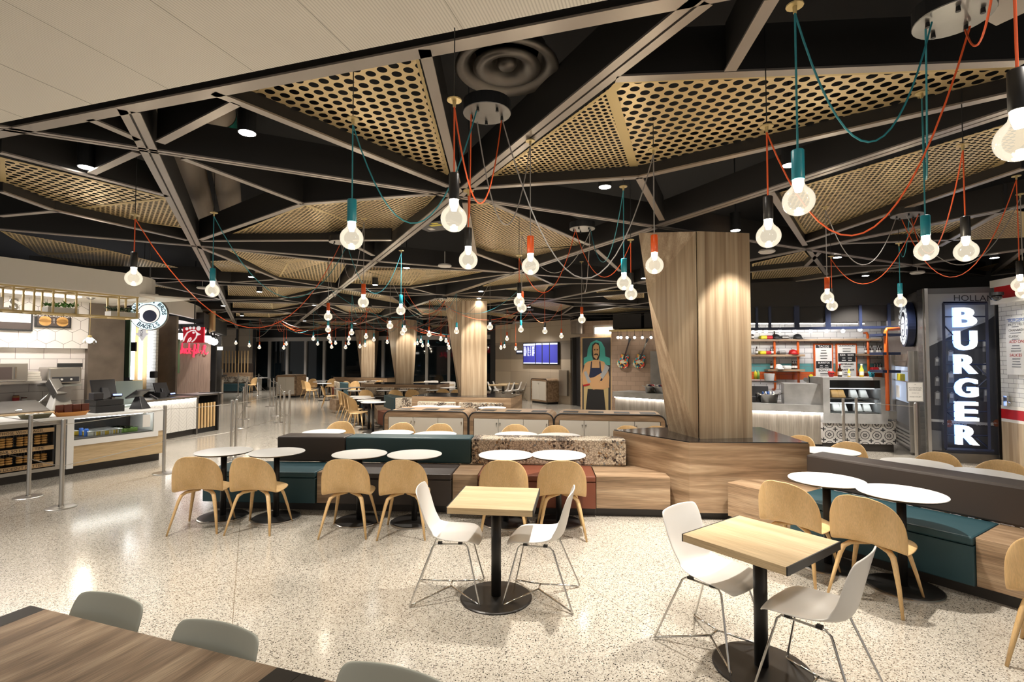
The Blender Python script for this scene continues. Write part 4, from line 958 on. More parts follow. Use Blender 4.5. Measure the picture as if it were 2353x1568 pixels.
# ------------------------------------------------------------------ mid-ground seating
def far_planter(a, b, depth, lab, z=.86, cuts=((.08, .46), (.5, .93))):
    A_, B_ = G(*a, z), G(*b, z); A_.z = B_.z = 0; dd = B_ - A_; L = dd.length; rz = math.atan2(dd.y, dd.x)
    t = thing('planter_wall', lab, 'planter wall', A_, rz, 'wood-clad planter walls around the columns')
    part('cladding', MB().box((L / 2, depth / 2, z / 2 + .04), (L, depth, z - .08)), 'plank_h', t); part('top', MB().box((L / 2, depth / 2, z + .006), (L, depth, .012)), 'black_gloss', t, label='dark polished top')
    part('toe_kick', MB().box((L / 2, depth / 2, .04), (L - .1, depth - .1, .08)), 'toe_kick', t)
    b_ = thing('bench', 'low bench with patterned back against the ' + lab.split(',')[0], 'bench', A_ - Matrix.Rotation(rz, 3, 'Z') @ Vector((0, .02, 0)), rz, 'built-in benches')
    part('seat', MB().box((L / 2, -.27, .27), (L * .9, .5, .36)), 'brown_fabric', b_, bevel=.01); part('toe_kick', MB().box((L / 2, -.22, .045), (L * .88, .4, .09)), 'toe_kick', b_)
    for u0, u1 in cuts: part('back_cushion', MB().box((L * (u0 + u1) / 2, -.06, .60), (L * (u1 - u0), .12, .28)), 'star_fabric', b_, bevel=.015, label='patterned back pad')
    return t
far_planter((946.6, 911), (1174, 915), 1.3, 'long planter wall of the second column, seen over the waste cabinets')
far_planter((829, 883), (1003, 885), 1.4, 'planter wall of the third column, partly hidden')
far_planter((766, 867), (889, 869), 1.4, 'farthest planter wall, foot of the farthest column', cuts=((.6, .95),))
def block(pxs, z0, z1, mat, lab, name='seat_block', grp='loose-looking bench blocks in the middle distance', cat='bench block'):
    P_ = [G(x, y, z1) for x, y in pxs]; mb = MB(); mb.hexa([Vector((p.x, p.y, z0)) for p in P_], [Vector((p.x, p.y, z1)) for p in P_])
    return single(name, mb, mat, lab, cat, grp, bevel=.015)
block(((882, 908), (907, 915), (934, 912), (898, 906)), .1, .79, 'teal_fabric', 'teal back block seen end-on, middle distance')
block(((908, 915), (948, 915.5), (948, 913), (934, 912)), .1, .79, 'star_fabric', 'patterned back block right of the teal one')
block(((868, 943), (884, 948), (900, 944), (884, 941)), .1, .46, 'rust_fabric', 'rust seat block left of the waste cabinets')
block(((860, 932), (868, 943), (905, 941), (898, 930)), .1, .46, 'plank_x', 'wooden ledge block left of the rust seat')
block(((793, 913), (801, 917), (836, 917), (826, 913)), .1, .46, 'teal_fabric', 'teal seat block beyond the row of four chairs')
block(((757, 917), (772, 919.5), (800, 917), (790, 914)), .1, .46, 'plank_x', 'wooden seat block end at the aisle')
block(((780, 878), (781, 880), (800, 882), (801, 879)), .1, .79, 'teal_fabric', 'small-looking blue-teal back block, far')
block(((768, 876), (768, 877.5), (781, 880), (780, 878)), .1, .79, 'star_fabric', 'small-looking patterned back block, far')
block(((762, 890), (764, 892), (780, 893), (778, 890)), .1, .46, 'rust_fabric', 'small-looking rust seat block, far')
# chairs & tables there: (x, y of seat foot middle, heading deg)
k = 0
for (x, y, h, lab) in ((824, 985, -100, 'nearest of four wooden chairs in a tight row by the aisle'), (815, 976, -100, 'second nearest of four wooden chairs in a tight row'), (807, 967, -100, 'third of four wooden chairs in a tight row'), (799, 959, -100, 'farthest of four wooden chairs in a tight row'),
                       (756, 936, -75, 'lone wooden chair standing at the aisle edge'), (716, 919, -95, 'near wooden chair of the left far group'), (707, 914, -95, 'middle wooden chair of the left far group'), (715, 909, 185, 'wooden chair facing the viewer in the left far group'), (757, 908, 170, 'wooden chair before the farthest planter wall'),
                       (576, 903, 150, 'wooden chair by the far left bench'), (788, 920, 170, 'wooden chair left of two below the third column'), (811, 919, 175, 'wooden chair right of two below the third column')):
    p = G(x, y); place(WC, USED, (p.x, p.y, 0), math.radians(h), lab, 'wooden shell chairs in the middle distance')
for (x, y, rz, lab) in ((839, 897, 0, 'wooden chair back before the third planter, left'), (907, 897, 0, 'wooden chair back before the third planter, middle'), (946, 896, 0, 'wooden chair back before the third planter, right'), (1017, 895, 0, 'wooden chair back beside the second column'), (1050, 896, 0, 'wooden chair back half hidden by the second column'),
                        (855, 875, 1.2, 'tiny-looking wooden chair on the farthest group, left'), (862, 875, 1.2, 'tiny-looking wooden chair on the farthest group, right')):
    p = G(x, y, .795); p = p + Vector((0, .29, 0)); place(WC, USED, (p.x, p.y, 0), rz, lab, 'wooden shell chairs in the middle distance')
for (x, y, lab) in ((857.5, 924.5, 'nearest of four round tables by the tight row of chairs'), (848, 920.5, 'second of four round tables by the tight row'), (836, 915, 'third of four round tables by the tight row'), (828, 911.6, 'farthest of four round tables by the tight row'),
                    (978, 934.7, 'round table just over the left waste cabinet'), (1028, 935.4, 'round table over the gap of the first two cabinets'), (1131, 937.3, 'round table over the middle waste cabinet'), (745, 881.5, 'nearest round table of the left far group'), (734, 878, 'middle round table of the left far group'), (739, 874.5, 'farthest round table of the left far group'),
                    (787, 893.5, 'round table beyond the lone chair'), (820, 890.5, 'white table beyond the chairs of the third planter'), (819, 898, 'round table left of the third planter bench'), (827, 878, 'round table before the farthest planter'), (886, 897.5, 'white table edge before the third planter, left'), (928, 897.5, 'white table edge before the third planter, right'),
                    (1000, 897, 'round table left of the second column'), (1030, 891.6, 'farther round table left of the second column')):
    p = G(x, y, .742); place(RT, USED, (p.x, p.y, 0), 0, lab, 'white round tables in the middle distance')
p0, p1 = G(530, 868, .742), G(614, 868, .742)
single('long_white_table', MB().box(((p0.x + p1.x) / 2, p0.y, .73), (p1.x - p0.x, .7, .03)).box(((p0.x + p1.x) / 2 - .6, p0.y, .36), (.08, .4, .7)).box(((p0.x + p1.x) / 2 + .6, p0.y, .36), (.08, .4, .7)), 'white_top', 'long white table at the far left bench', 'table')
# high oak tables with white chairs at the concrete wall
def long_table(a, b, w, lab, z=.745):
    A_, B_ = G(*a, z), G(*b, z); dd = B_ - A_; L = dd.length; rz = math.atan2(dd.y, dd.x)
    t = thing('oak_table', lab, 'table', (A_.x, A_.y, 0), rz, 'long oak tables by the concrete wall')
    part('tabletop', MB().box((L / 2, w / 2, z - .02), (L, w, .04)), 'ash_x', t)
    for s in (.2, .8): part('pedestal', MB().box((L * s, w / 2, z / 2 - .02), (.09, .09, z - .04)), 'black_metal', t); part('base_plate', MB().box((L * s, w / 2, .01), (.4, .5, .02)), 'bronze_black', t)
    return t
long_table((1122, 885.5), (1165, 885.5), .8, 'nearer oak table right of the second column')
long_table((1150, 882), (1192, 881.5), .45, 'farther oak table by the concrete wall')
long_table((962, 880), (1002, 878.5), .8, 'oak table before the windows left of the second column')
long_table((1025, 885), (1044, 884), .8, 'small-looking oak table touching the second column')
for (x, y, h, lab) in ((1157, 926, 95, 'white chair near end of the nearer oak table'), (1168, 925, 95, 'second white chair at the nearer oak table'), (1185, 922, 95, 'white chair at the farther oak table, left'), (1196, 921, 95, 'white chair at the farther oak table, right'),
                       (1134, 922, -95, 'white chair beyond the nearer oak table, left'), (1146, 920, -95, 'white chair beyond the nearer oak table, right'), (1003, 922, 95, 'white chair seen side-on left of the second column'), (1024, 921, 0, 'white chair back left of the small oak table'), (1037, 920, 0, 'white chair back right of the small oak table'),
                       (982, 919, 180, 'white chair back before the windows, left'), (995, 918, 180, 'white chair back before the windows, right'), (697, 903, 190, 'white chair by the left far group')):
    p = G(x, y); place(WP, USED, (p.x, p.y, 0), math.radians(h), lab, 'white chairs in the far distance')
# ------------------------------------------------------------------ left side: bagel counter
LP = Plane(G(375, 1057), G(0, 1118))
def slab(pl, s0, s1, n0, n1, z0, z1, mb=None):
    mb = mb or MB(); P = pl.P
    return mb.hexa([P(s0, n0, z0), P(s1, n0, z0), P(s1, n1, z0), P(s0, n1, z0)], [P(s0, n0, z1), P(s1, n0, z1), P(s1, n1, z1), P(s0, n1, z1)])
def SX(x, y, off=0.0, pl=LP): return pl.sz(x, y, off)[0]
def ZX(x, y, off=0.0, pl=LP): return pl.sz(x, y, off)[1]
SF = SX(-150, 1000)                       # far end of the counter, outside the picture
s350, s168, s152, s140 = SX(350, 1000), SX(168, 990), SX(152, 990), SX(141, 990)
ctr = thing('service_counter', 'white-topped shop counter with light wood front, left side', 'counter', LP.P(2.0, -.4, 0), LP.rz)
part('countertop', slab(LP, -.02, SF, -.85, .03, .865, .905), 'white_top', ctr, world=True, bevel=.004)
part('end_panel', slab(LP, -.02, s350, -.85, .03, .53, .865), 'white_top', ctr, world=True, label='white end of the counter')
part('front_panel', slab(LP, -.015, s168, -.8, .02, .13, .47), 'ash_x', ctr, world=True, label='light wood front')
part('front_panel', slab(LP, -.015, s350 - .05, -.8, .02, .47, .54), 'ash_x', ctr, world=True, label='light wood end piece')
part('apron', slab(LP, s350 - .08, s168, -.1, .03, .44, .53), 'white_top', ctr, world=True)
part('divider', slab(LP, s168, s152, -.8, .035, .10, .87), 'white_top', ctr, world=True, label='white upright divider')
part('toe_kick', slab(LP, .04, SF, -.75, -.06, 0, .135), 'toe_kick', ctr, world=True)
case = thing('glass_case', 'chilled glass case with drinks and food tubs in the counter', 'display case', LP.P((s350 + s168) / 2, -.3, .53), LP.rz)
part('interior', slab(LP, s350 + .01, s168 - .01, -.78, -.72, .53, .86), 'black', case, world=True); part('floor_tray', slab(LP, s350 + .01, s168 - .01, -.72, 0, .53, .55), 'steel_dark', case, world=True)
part('glass_front', slab(LP, s350, s168, .012, .018, .53, .865), 'glass', case, world=True); part('light_strip', slab(LP, s350 + .05, s168 - .05, -.1, -.07, .85, .858), 'led', case, world=True)
part('label_card', slab(LP, s350 + .05, s350 + .17, .020, .024, .62, .83), 'paper', case, world=True, label='white upright card')
k = 0
for i in range(12):
    for j in range(3):
        sc = s350 + .25 + i * (s168 - s350 - .45) / 11.5; c = LP.P(sc, -.14 - j * .17, .55)
        if i >= 11 and j < 2:
            single('drink_can', MB().lathe([(.026, 0), (.03, .008), (.03, .11), (.025, .125), (1e-4, .125)], c, 14), random.choice(['blue', 'red']), 'drink can at the left end of the chilled case', 'can', 'cans in the chilled case', smooth=False); continue
        k += 1; m_ = ['salad', 'cheese', 'paper'][0 if i < 4 else (1 if (i + j) % 2 else 2)]
        t = thing('food_tub', 'clear food tub in the chilled case, %s row from the glass, %s from the right' % (ORD[j], ORD[i]), 'food tub', c, LP.rz, 'clear tubs in the chilled case')
        part('contents', MB().box((0, 0, .034), (.11, .13, .066)), m_, t, bevel=.006); part('lid', MB().box((0, 0, .074), (.125, .145, .014)), 'white_top' if m_ != 'salad' else 'glass', t, bevel=.004)
# bagel display with lettered slats
disp = thing('bagel_display', 'grey-framed bagel display with three lettered wooden slats, far left', 'display', LP.P((s140 + SF) / 2, -.2, .12), LP.rz)
part('frame', slab(LP, s140, s140 + .07, -.7, .02, .12, .865).hexa(*[[LP.P(s, n, z) for s, n in ((s140 + .07, -.1), (SF, -.1), (SF, .02), (s140 + .07, .02))] for z in (.12, .17)]), 'steel', disp, world=True)
part('top_rail', slab(LP, s140, SF, -.1, .02, .80, .865), 'steel', disp, world=True)
part('back', slab(LP, s140, SF, -.7, -.66, .12, .86), 'black', disp, world=True); part('floor_tray', slab(LP, s140, SF, -.66, 0, .12, .135), 'steel_dark', disp, world=True)
bands = [(.70, .76, 'WELCOME TO THOSE WHO BAGEL.'), (.435, .495, 'SO MUCH SHMEAR, SO LITTLE TIME'), (.185, .245, 'OR THE QUESTION DOESN\'T MATTER.')]
for z0, z1, tx in bands:
    b_ = part('lettered_slat', slab(LP, s140 + .09, SF, -.02, .01, z0, z1), 'oak_x', disp, world=True)
    w = textmesh(tx, .055, align='RIGHT'); xd = -LP.d
    q = LP.P(s140 + .20, .0125, (z0 + z1) / 2); w.v = [q + xd * v.x + Z * v.y + LP.n * v.z for v in w.v]; part('lettering', w, 'black', b_, world=True)
part('side_strip', slab(LP, s140 + .07, s140 + .10, -.1, .0, .17, .80), 'black', disp, world=True)
for zb in (.51, .26):
    for i in range(4):
        s0 = s140 + .12 + i * .20
        t = thing('wire_basket', 'wire basket of stacked bagels, %s row, %s from the right' % ('upper' if zb > .4 else 'lower', ORD[i]), 'basket', LP.P(s0 + .08, -.12, zb), LP.rz, 'wire baskets in the bagel display')
        mb = MB()
        for q in range(6): mb.tube([(-.08 + q * .032, -.10, 0), (-.08 + q * .032, -.10, .16)], .0018, 4)
        for q in range(4): mb.tube([(-.08, -.10, .01 + q * .045), (.08, -.10, .01 + q * .045)], .0018, 4)
        part('wires', mb, 'chrome', t)
        mb = MB()
        for r in range(4 if zb > .4 else 3):
            for u in (-.04, .042):
                cz = .022 + r * .036; pts = [(u + .026 * math.cos(a_ * .785), 0 + .026 * math.sin(a_ * .785), cz) for a_ in range(9)]; mb.tube(pts, .016, 8, cap=False)
        o = part('bagels', mb, 'bagel', t, smooth=True); o['kind'] = 'stuff'
# things on the counter
def onctr(px, py, back=.3): return LP.at(px, py, -back)
def cpos(px, back): s = SX(px, 930, -back); return LP.P(s, -back, .905)
def basket(p, L, W, H, mat, lab, rz):
    t = thing('basket', lab, 'basket', p, rz)
    o_ = [(W * .8 / 2, 0), (W / 2, H), (W / 2 + .008, H + .006), (W / 2 - .012, H), (W * .74 / 2, .01), (1e-4, .01)]
    part('body', MB().lathe([(1e-4, 0)] + o_, n=28, sx=L / W), mat, t, smooth=True)
    return t
p = cpos(165, .12); t = basket(p, .46, .2, .06, 'wicker', 'oval honey-brown wicker basket of dark snack packs on the counter', LP.rz)
for s in (-1, 1): part('handle', MB().tube([(s * .19, -.03, .06), (s * .215, 0, .1), (s * .19, .03, .06)], .006, 6), 'wicker', t)
for i in range(7):
    q = p + LP.d * (-.17 + i * .056) + LP.n * (.02 - (i % 2) * .06) + Z * .065
    single('snack_pack', MB().box((q.x, q.y, q.z + .045), (.10, .022, .14), LP.rz + random.uniform(-.5, .5), random.uniform(-.3, .3)), 'brown_pack', 'dark brown snack pack standing in the oval wicker basket', 'snack pack', 'snack packs in the wicker basket', bevel=.008)
p = cpos(82, .14); t = basket(p, .40, .2, .06, 'wicker_green', 'olive woven basket of wrapped sweets, left of the brown basket', LP.rz)
for i in range(8):
    q = p + LP.d * random.uniform(-.13, .13) + LP.n * random.uniform(-.04, .04) + Z * .055
    single('wrapped_sweet', MB().ball((q.x, q.y, q.z + .008), .026, 8, sz=.5), 'paper', 'small wrapped sweet in the olive basket', 'sweet', 'wrapped sweets in the olive basket')
def register(p, rz, lab, flip=False, base=True, sc=1.0):
    t = thing('cash_register', lab, 'register', p, rz); h = 0
    if base:
        part('cash_drawer', MB().box((0, 0, .055 * sc), (.42 * sc, .40 * sc, .11 * sc)), 'black', t, bevel=.004); h = .112 * sc
        part('drawer_unit', MB().box((0, .0, h + .05 * sc), (.40 * sc, .38 * sc, .095 * sc)), 'black', t, bevel=.004); h += .10 * sc
    part('stand', MB().hexa([(-.07 * sc, -.10, h), (.07 * sc, -.10, h), (.07 * sc, .1, h), (-.07 * sc, .1, h)], [(-.05 * sc, -.01, h + .2 * sc), (.05 * sc, -.01, h + .2 * sc), (.05 * sc, .03, h + .2 * sc), (-.05 * sc, .03, h + .2 * sc)]), 'plastic_dark', t, bevel=.006)
    scr = MB().box((0, .05, h + .2 * sc), (.36 * sc, .03, .27 * sc), 0, -.35); part('monitor', scr, 'plastic_dark', t, bevel=.008)
    part('customer_display', MB().box((.12 * sc, -.13, h + .06), (.16 * sc, .05, .045), 0, -.5), 'plastic_dark', t, bevel=.008)
    part('display_glass', MB().box((.12 * sc, -.152, h + .072), (.13 * sc, .006, .03), 0, -.5), 'screen_small', t, label='lit blue display')
    part('printer', MB().box((-.15 * sc, -.06, h + .06 * sc), (.14 * sc, .18 * sc, .12 * sc)), 'plastic_dark', t, bevel=.01)
    return t
rzc = LP.rz + math.pi                    # things on the counter face the customer
p = cpos(240, .38); register(p, math.atan2(-LP.n.x, LP.n.y) + math.pi, 'black cash register with lit blue display on the counter')
p = cpos(322, .40)
t = thing('order_terminal', 'black tilted touch terminal at the right end of the left counter', 'terminal', p, math.atan2(-LP.n.x, LP.n.y) + math.pi + .5)
part('foot', MB().hexa([(-.12, -.12, 0), (.12, -.12, 0), (.12, .12, 0), (-.12, .12, 0)], [(-.05, -.02, .22), (.05, -.02, .22), (.05, .06, .22), (-.05, .06, .22)]), 'plastic_dark', t, bevel=.01)
part('touch_screen', MB().box((0, .04, .27), (.36, .25, .03), 0, -.6), 'plastic_dark', t, bevel=.01); part('card_reader', MB().box((.17, -.12, .2), (.07, .16, .03), .3, .6), 'plastic_dark', t, bevel=.006); part('reader_lamp', MB().box((.17, -.15, .19), (.04, .05, .004), .3, .6), 'screen_small', t, label='lit blue strip')
single('glass_screen', slab(LP, SX(327, 900, -.7), SX(265, 900, -.7), -.70, -.69, .92, 1.40), 'frosted', 'upright frosted green-white glass screen behind the register', 'screen')
# wall behind
BO = -2.3
w0, w1, wx = SX(290, 800, BO), SX(-160, 800, BO), SX(196, 800, BO)
struct('wall_left', slab(LP, wx, w1, BO - .1, BO, 0, 2.0), 'tile_white', 'white tiled shop wall, left', rz=LP.rz)
m, N, L, b = newmat('tile_hex'); b.inputs['Roughness'].default_value = .25
def hexnodes(N, L, b, pitch):
    t = N.new('ShaderNodeTexCoord'); sp = N.new('ShaderNodeSeparateXYZ'); cb_ = N.new('ShaderNodeCombineXYZ'); L.new(t.outputs['Object'], sp.inputs[0]); L.new(sp.outputs[0], cb_.inputs[0]); L.new(sp.outputs[2], cb_.inputs[1])
    py = pitch * math.sqrt(3); outs = []; axs = []
    def M(op, a, bb=None):
        n = N.new('ShaderNodeMath'); n.operation = op
        for i, v in enumerate((a, bb)):
            if v is None: continue
            if isinstance(v, (int, float)): n.inputs[i].default_value = v
            else: L.new(v, n.inputs[i])
        return n.outputs[0]
    for off in ((0, 0), (.5, .5)):
        d = N.new('ShaderNodeVectorMath'); d.operation = 'MULTIPLY_ADD'; d.inputs[1].default_value = (1 / pitch, 1 / py, 0); d.inputs[2].default_value = (off[0], off[1], 0); L.new(cb_.outputs[0], d.inputs[0])
        f = N.new('ShaderNodeVectorMath'); f.operation = 'FRACTION'; L.new(d.outputs[0], f.inputs[0])
        s = N.new('ShaderNodeVectorMath'); s.operation = 'MULTIPLY_ADD'; s.inputs[1].default_value = (pitch, py, 0); s.inputs[2].default_value = (-pitch / 2, -py / 2, 0); L.new(f.outputs[0], s.inputs[0])
        l = N.new('ShaderNodeVectorMath'); l.operation = 'LENGTH'; L.new(s.outputs[0], l.inputs[0]); outs.append(l.outputs['Value'])
        sx = N.new('ShaderNodeSeparateXYZ'); L.new(s.outputs[0], sx.inputs[0]); axs.append(M('ABSOLUTE', sx.outputs[0]))
    e1 = M('LESS_THAN', M('ABSOLUTE', M('SUBTRACT', outs[0], outs[1])), .006)
    g0 = M('MULTIPLY', M('LESS_THAN', outs[0], outs[1]), M('GREATER_THAN', axs[0], pitch / 2 - .003)); g1 = M('MULTIPLY', M('LESS_THAN', outs[1], outs[0]), M('GREATER_THAN', axs[1], pitch / 2 - .003))
    e = M('MAXIMUM', e1, M('MAXIMUM', g0, g1))
    mx = N.new('ShaderNodeMix'); mx.data_type = 'RGBA'; L.new(e, mx.inputs[0]); mx.inputs[6].default_value = (.80, .76, .72, 1); mx.inputs[7].default_value = (.2, .17, .15, 1); L.new(mx.outputs[2], b.inputs['Base Color'])
hexnodes(N, L, b, .26)
single('trim_2', slab(LP, wx, w1, BO - .1, BO + .10, 2.0, 2.9), 'tile_hex', 'hexagon tiled band over the white tiles', '', kind='structure', rz=LP.rz)
struct('trim_3', slab(LP, SX(286, 800, BO + .12), wx, BO - .3, BO + .12, 0, 2.9), 'taupe_metal', 'bronze metal wall panel beside the tiles', rz=LP.rz)
struct('trim_4', slab(LP, -.4, w1, BO - .1, .0, 2.90, 2.93), 'fascia', 'white shop ceiling', rz=LP.rz)
ld = bpy.data.lights.new('area', 'AREA'); ld.energy = 34; ld.size = 1.6; ld.size_y = .3; ld.shape = 'RECTANGLE'; ld.color = (1, .93, .88)
for sx_ in (1.6, 3.4): 
    lo = bpy.data.objects.new('area', ld); C.objects.link(lo); lo.location = LP.P(sx_, -1.3, 2.88); lo.rotation_euler = (0, 0, LP.rz)
    single('recessed_light', slab(LP, sx_ - .8, sx_ + .8, -1.45, -1.15, 2.885, 2.895), 'lamp_soft', 'long light let into the shop ceiling, %s' % ('nearer the end' if sx_ < 2 else 'farther left'), 'ceiling light')
# fascia sweeping round
def fascia(name, pts, z0, z1, lab, th=.12, under='lamp_soft'):
    n = len(pts); mb = MB(); inner = []
    for i, p_ in enumerate(pts):
        d_ = (pts[min(i + 1, n - 1)] - pts[max(i - 1, 0)]).normalized(); inner.append(p_ + Vector((-d_.y, d_.x, 0)) * th)
    vs = [Vector((p_.x, p_.y, z)) for z in (z0, z1) for p_ in pts] + [Vector((p_.x, p_.y, z)) for z in (z0, z1) for p_ in inner]
    fs = []
    for i in range(n - 1): fs += [(i, i + 1, n + i + 1, n + i), (2 * n + i + 1, 2 * n + i, 3 * n + i, 3 * n + i + 1), (i + 1, i, 2 * n + i, 2 * n + i + 1), (n + i, n + i + 1, 3 * n + i + 1, 3 * n + i)]
    fs += [(0, n, 3 * n, 2 * n), (n - 1, 3 * n - 1, 4 * n - 1, 2 * n - 1)]
    mb.add(vs, fs); return struct(name, mb, 'fascia', lab)
A_ = LP.P(SX(-150, 650, .1), .1, 0); pts = [A_, LP.P(1.2, .1, 0)]
for i in range(1, 9): 
    a_ = i / 8 * math.pi / 2; pts.append(LP.P(.9 - 1.05 * math.sin(a_), .1 - 1.0 * (1 - math.cos(a_)), 0))
pts.append(LP.P(-.15, -2.4, 0))
fascia('trim_5', pts, 2.87, 3.24, 'white curved fascia over the left counter')
# trellis of brass bars with planters and letters
TR = thing('hanging_trellis', 'brass bar trellis hung over the left counter', 'trellis', LP.P(2, -.2, 2.52), LP.rz)
mb = MB(); ss = [SX(x, 700, -.05) for x in (315, 273, 175, 122, 78, 30, -20, -90)]
for n_ in (-.05, -.42):
    for z in (2.50, 2.86): slab(LP, ss[0] - .02, ss[-1], n_ - .012, n_ + .012, z - .012, z + .012, mb)
part('long_rails', mb, 'gold_paint', TR, world=True)
for i, s in enumerate(ss):
    for n_ in (-.05, -.42): part('upright', slab(LP, s - .012, s + .012, n_ - .012, n_ + .012, 2.50, 2.86), 'gold_paint', TR, world=True)
    for z in (2.50, 2.86): part('cross_bar', slab(LP, s - .012, s + .012, -.42, -.05, z - .012, z + .012), 'gold_paint', TR, world=True)
for (xa, xb, lab) in ((105, 176, 'white planter box of leafy plants on the trellis, left'), (250, 316, 'white planter box of dark leafy plants on the trellis, right')):
    s0, s1 = SX(xb, 700, -.2), SX(xa, 700, -.2); t = thing('planter_box', lab, 'planter', LP.P((s0 + s1) / 2, -.22, 2.512), LP.rz)
    part('box', slab(LP, s0, s1, -.32, -.12, 2.513, 2.60), 'white', t, world=True); mb = MB()
    for i in range(130):
        c = LP.P(random.uniform(s0, s1), random.uniform(-.32, -.12), 2.60 + random.random() * .05); an = random.random() * 6.28; l = random.uniform(.05, .10); u = Vector((math.cos(an), math.sin(an), random.uniform(.1, 1.2))).normalized(); w_ = u.cross(Z).normalized() * .018
        mb.add([c, c + u * l * .5 + w_, c + u * l, c + u * l * .5 - w_], [(0, 1, 2, 3)])
    o = part('foliage', mb, 'leaf' if xa == 105 else 'leaf_dark', t, world=True)
w = textmesh('BAGELS', .24, ext=.015, align='RIGHT', bold=.004); q = LP.P(SX(44, 686, -.2), -.2, 2.60); w.v = [q + (-LP.d) * v.x + Z * v.y + LP.n * v.z for v in w.v]
tag(part('sign_letters', w, 'steel', None) if False else single('sign_letters', w, 'steel', 'x', 'sign'), 'raised white shop letters standing in the trellis, cut by the left edge', 'sign')
# menu boards on the hex band
def board(name, xa, xb, ya, yb, off, face, lab, pl=LP, frame='black'):
    s1, z1 = pl.sz(xa, ya, off); s0, _ = pl.sz(xb, ya, off); z0 = pl.sz(xa, yb, off)[1]
    if s0 > s1: s0, s1 = s1, s0
    t = thing(name, lab, 'menu board', pl.P((s0 + s1) / 2, off, z0), pl.rz)
    part('frame', slab(pl, s0, s1, off - .0, off + .03, z0, z1), frame, t, world=True); part('face', slab(pl, s0 + .03, s1 - .03, off + .03, off + .034, z0 + .03, z1 - .03), face, t, world=True)
    return t, s0, s1, z0, z1
def lines(t, pl, s0, s1, z0, z1, off, mat, rows, cols=1, seed=1):
    R_ = random.Random(seed); mb = MB(); w_ = (s1 - s0) / cols
    for c_ in range(cols):
        for r_ in range(rows):
            z = z1 - (r_ + .5) * (z1 - z0) / rows; h = (z1 - z0) / rows * .32; l = w_ * R_.uniform(.45, .8); m_ = s0 + w_ * (c_ + .5); slab(pl, m_ - l / 2, m_ + l / 2, off, off + .002, z - h / 2, z + h / 2, mb)
    o = part('small_print', mb, mat, t, world=True); return o
t, s0, s1, z0, z1 = board('menu_board', -60, 75, 706, 757, BO + .12, 'menu_paper', 'wide white lit menu board on the hexagon tiles')
lines(t, LP, s0 + .1, s1 - .1, z0 + .2, z1 - .08, BO + .155, 'plastic_dark', 7, 3); part('photo_strip', slab(LP, s0 + .03, s1 - .03, BO + .154, BO + .157, z0 + .03, z0 + .15), 'menu_dark', t, world=True)
t, s0, s1, z0, z1 = board('menu_board', 80, 163, 714, 752, BO + .12, 'menu_dark', 'dark menu board with round sandwich pictures')
lines(t, LP, s0 + .25, s1 - .25, z0 + .08, z1 - .12, BO + .155, 'paper', 5, 2); w = text('CHEF\'S CREATIONS', .07, LP.P((s0 + s1) / 2, BO + .158, z1 - .08), -LP.d, Z); part('heading', w, 'paper', t, world=True)
for sx_ in (s0 + .14, s1 - .14):
    for zz in (z0 + .14, z1 - .2): part('sandwich_picture', MB().add([LP.P(sx_ + .09 * math.cos(a_ * .5236), BO + .158, zz + .07 * math.sin(a_ * .5236)) for a_ in range(12)], [tuple(range(12))]), 'bagel', t, world=True)
# hanging cage lamp
p = LP.at(206, 783, -.9); t = thing('cage_lamp', 'small glowing cage lamp hung before the bronze panel', 'lamp', p)
part('bulb', MB().ball((0, 0, 0), .045, 12), 'lamp', t, smooth=True); part('cap', MB().lathe([(.03, .05), (.03, .09), (1e-4, .1)], n=12), 'brass', t)
mb = MB()
for i in range(8): a_ = i * .785; mb.tube([(.03 * math.cos(a_), .03 * math.sin(a_), .05), (.085 * math.cos(a_), .085 * math.sin(a_), .0), (.095 * math.cos(a_), .095 * math.sin(a_), -.06)], .003, 4)
part('cage', mb, 'chrome', t); part('cord', MB().tube([(0, 0, .1), (0, 0, 2.86 - p.z)], .004, 6), 'brass', t); part('ceiling_cap', MB().lathe([(.03, -.03), (.07, 0), (1e-4, .0)], (0, 0, 2.87 - p.z), 16), 'steel_dark', t)
# back counter with equipment
single('back_shelf', slab(LP, SX(98, 860, BO + .3), w1, BO + .0, BO + .55, 1.37, 1.41), 'steel', 'long steel shelf on the white tiles', 'shelf')
single('appliance_shelf', slab(LP, SX(178, 872, BO + .3), SX(100, 872, BO + .3) - .02, BO, BO + .5, 1.30, 1.33), 'steel', 'shorter steel shelf under the toaster', 'shelf')
single('back_counter', slab(LP, wx + .05, w1, BO, BO + .75, 0, .90), 'steel_dark', 'steel back counter under the white tiles', 'counter')
q = LP.P(SX(140, 850, BO + .3), BO + .28, 1.33); t = thing('conveyor_toaster', 'steel conveyor toaster on the short shelf', 'toaster', q, LP.rz)
part('body', MB().box((0, 0, .17), (.5, .42, .30)), 'steel', t, bevel=.03); 
face = lambda z0, z1, w_: None
q2 = LP.n
mb = slab(LP, SX(140, 850, BO + .3) - .19, SX(140, 850, BO + .3) + .19, BO + .49, BO + .50, 1.55, 1.62); part('slot', mb, 'black', t, world=True)
mb = slab(LP, SX(140, 850, BO + .3) - .2, SX(140, 850, BO + .3) + .2, BO + .49, BO + .50, 1.38, 1.47); part('control_panel', mb, 'plastic_dark', t, world=True)
for i in range(2): part('dial', MB().lathe([(.018, 0), (.016, .012), (1e-4, .012)], (0, 0, 0), 12), 'paper', t); t.children[-1].location = (0, 0, 0); t.children[-1].matrix_parent_inverse = Matrix(); t.children[-1].location = (.06 - i * .12, .2 if False else -.0, .10)
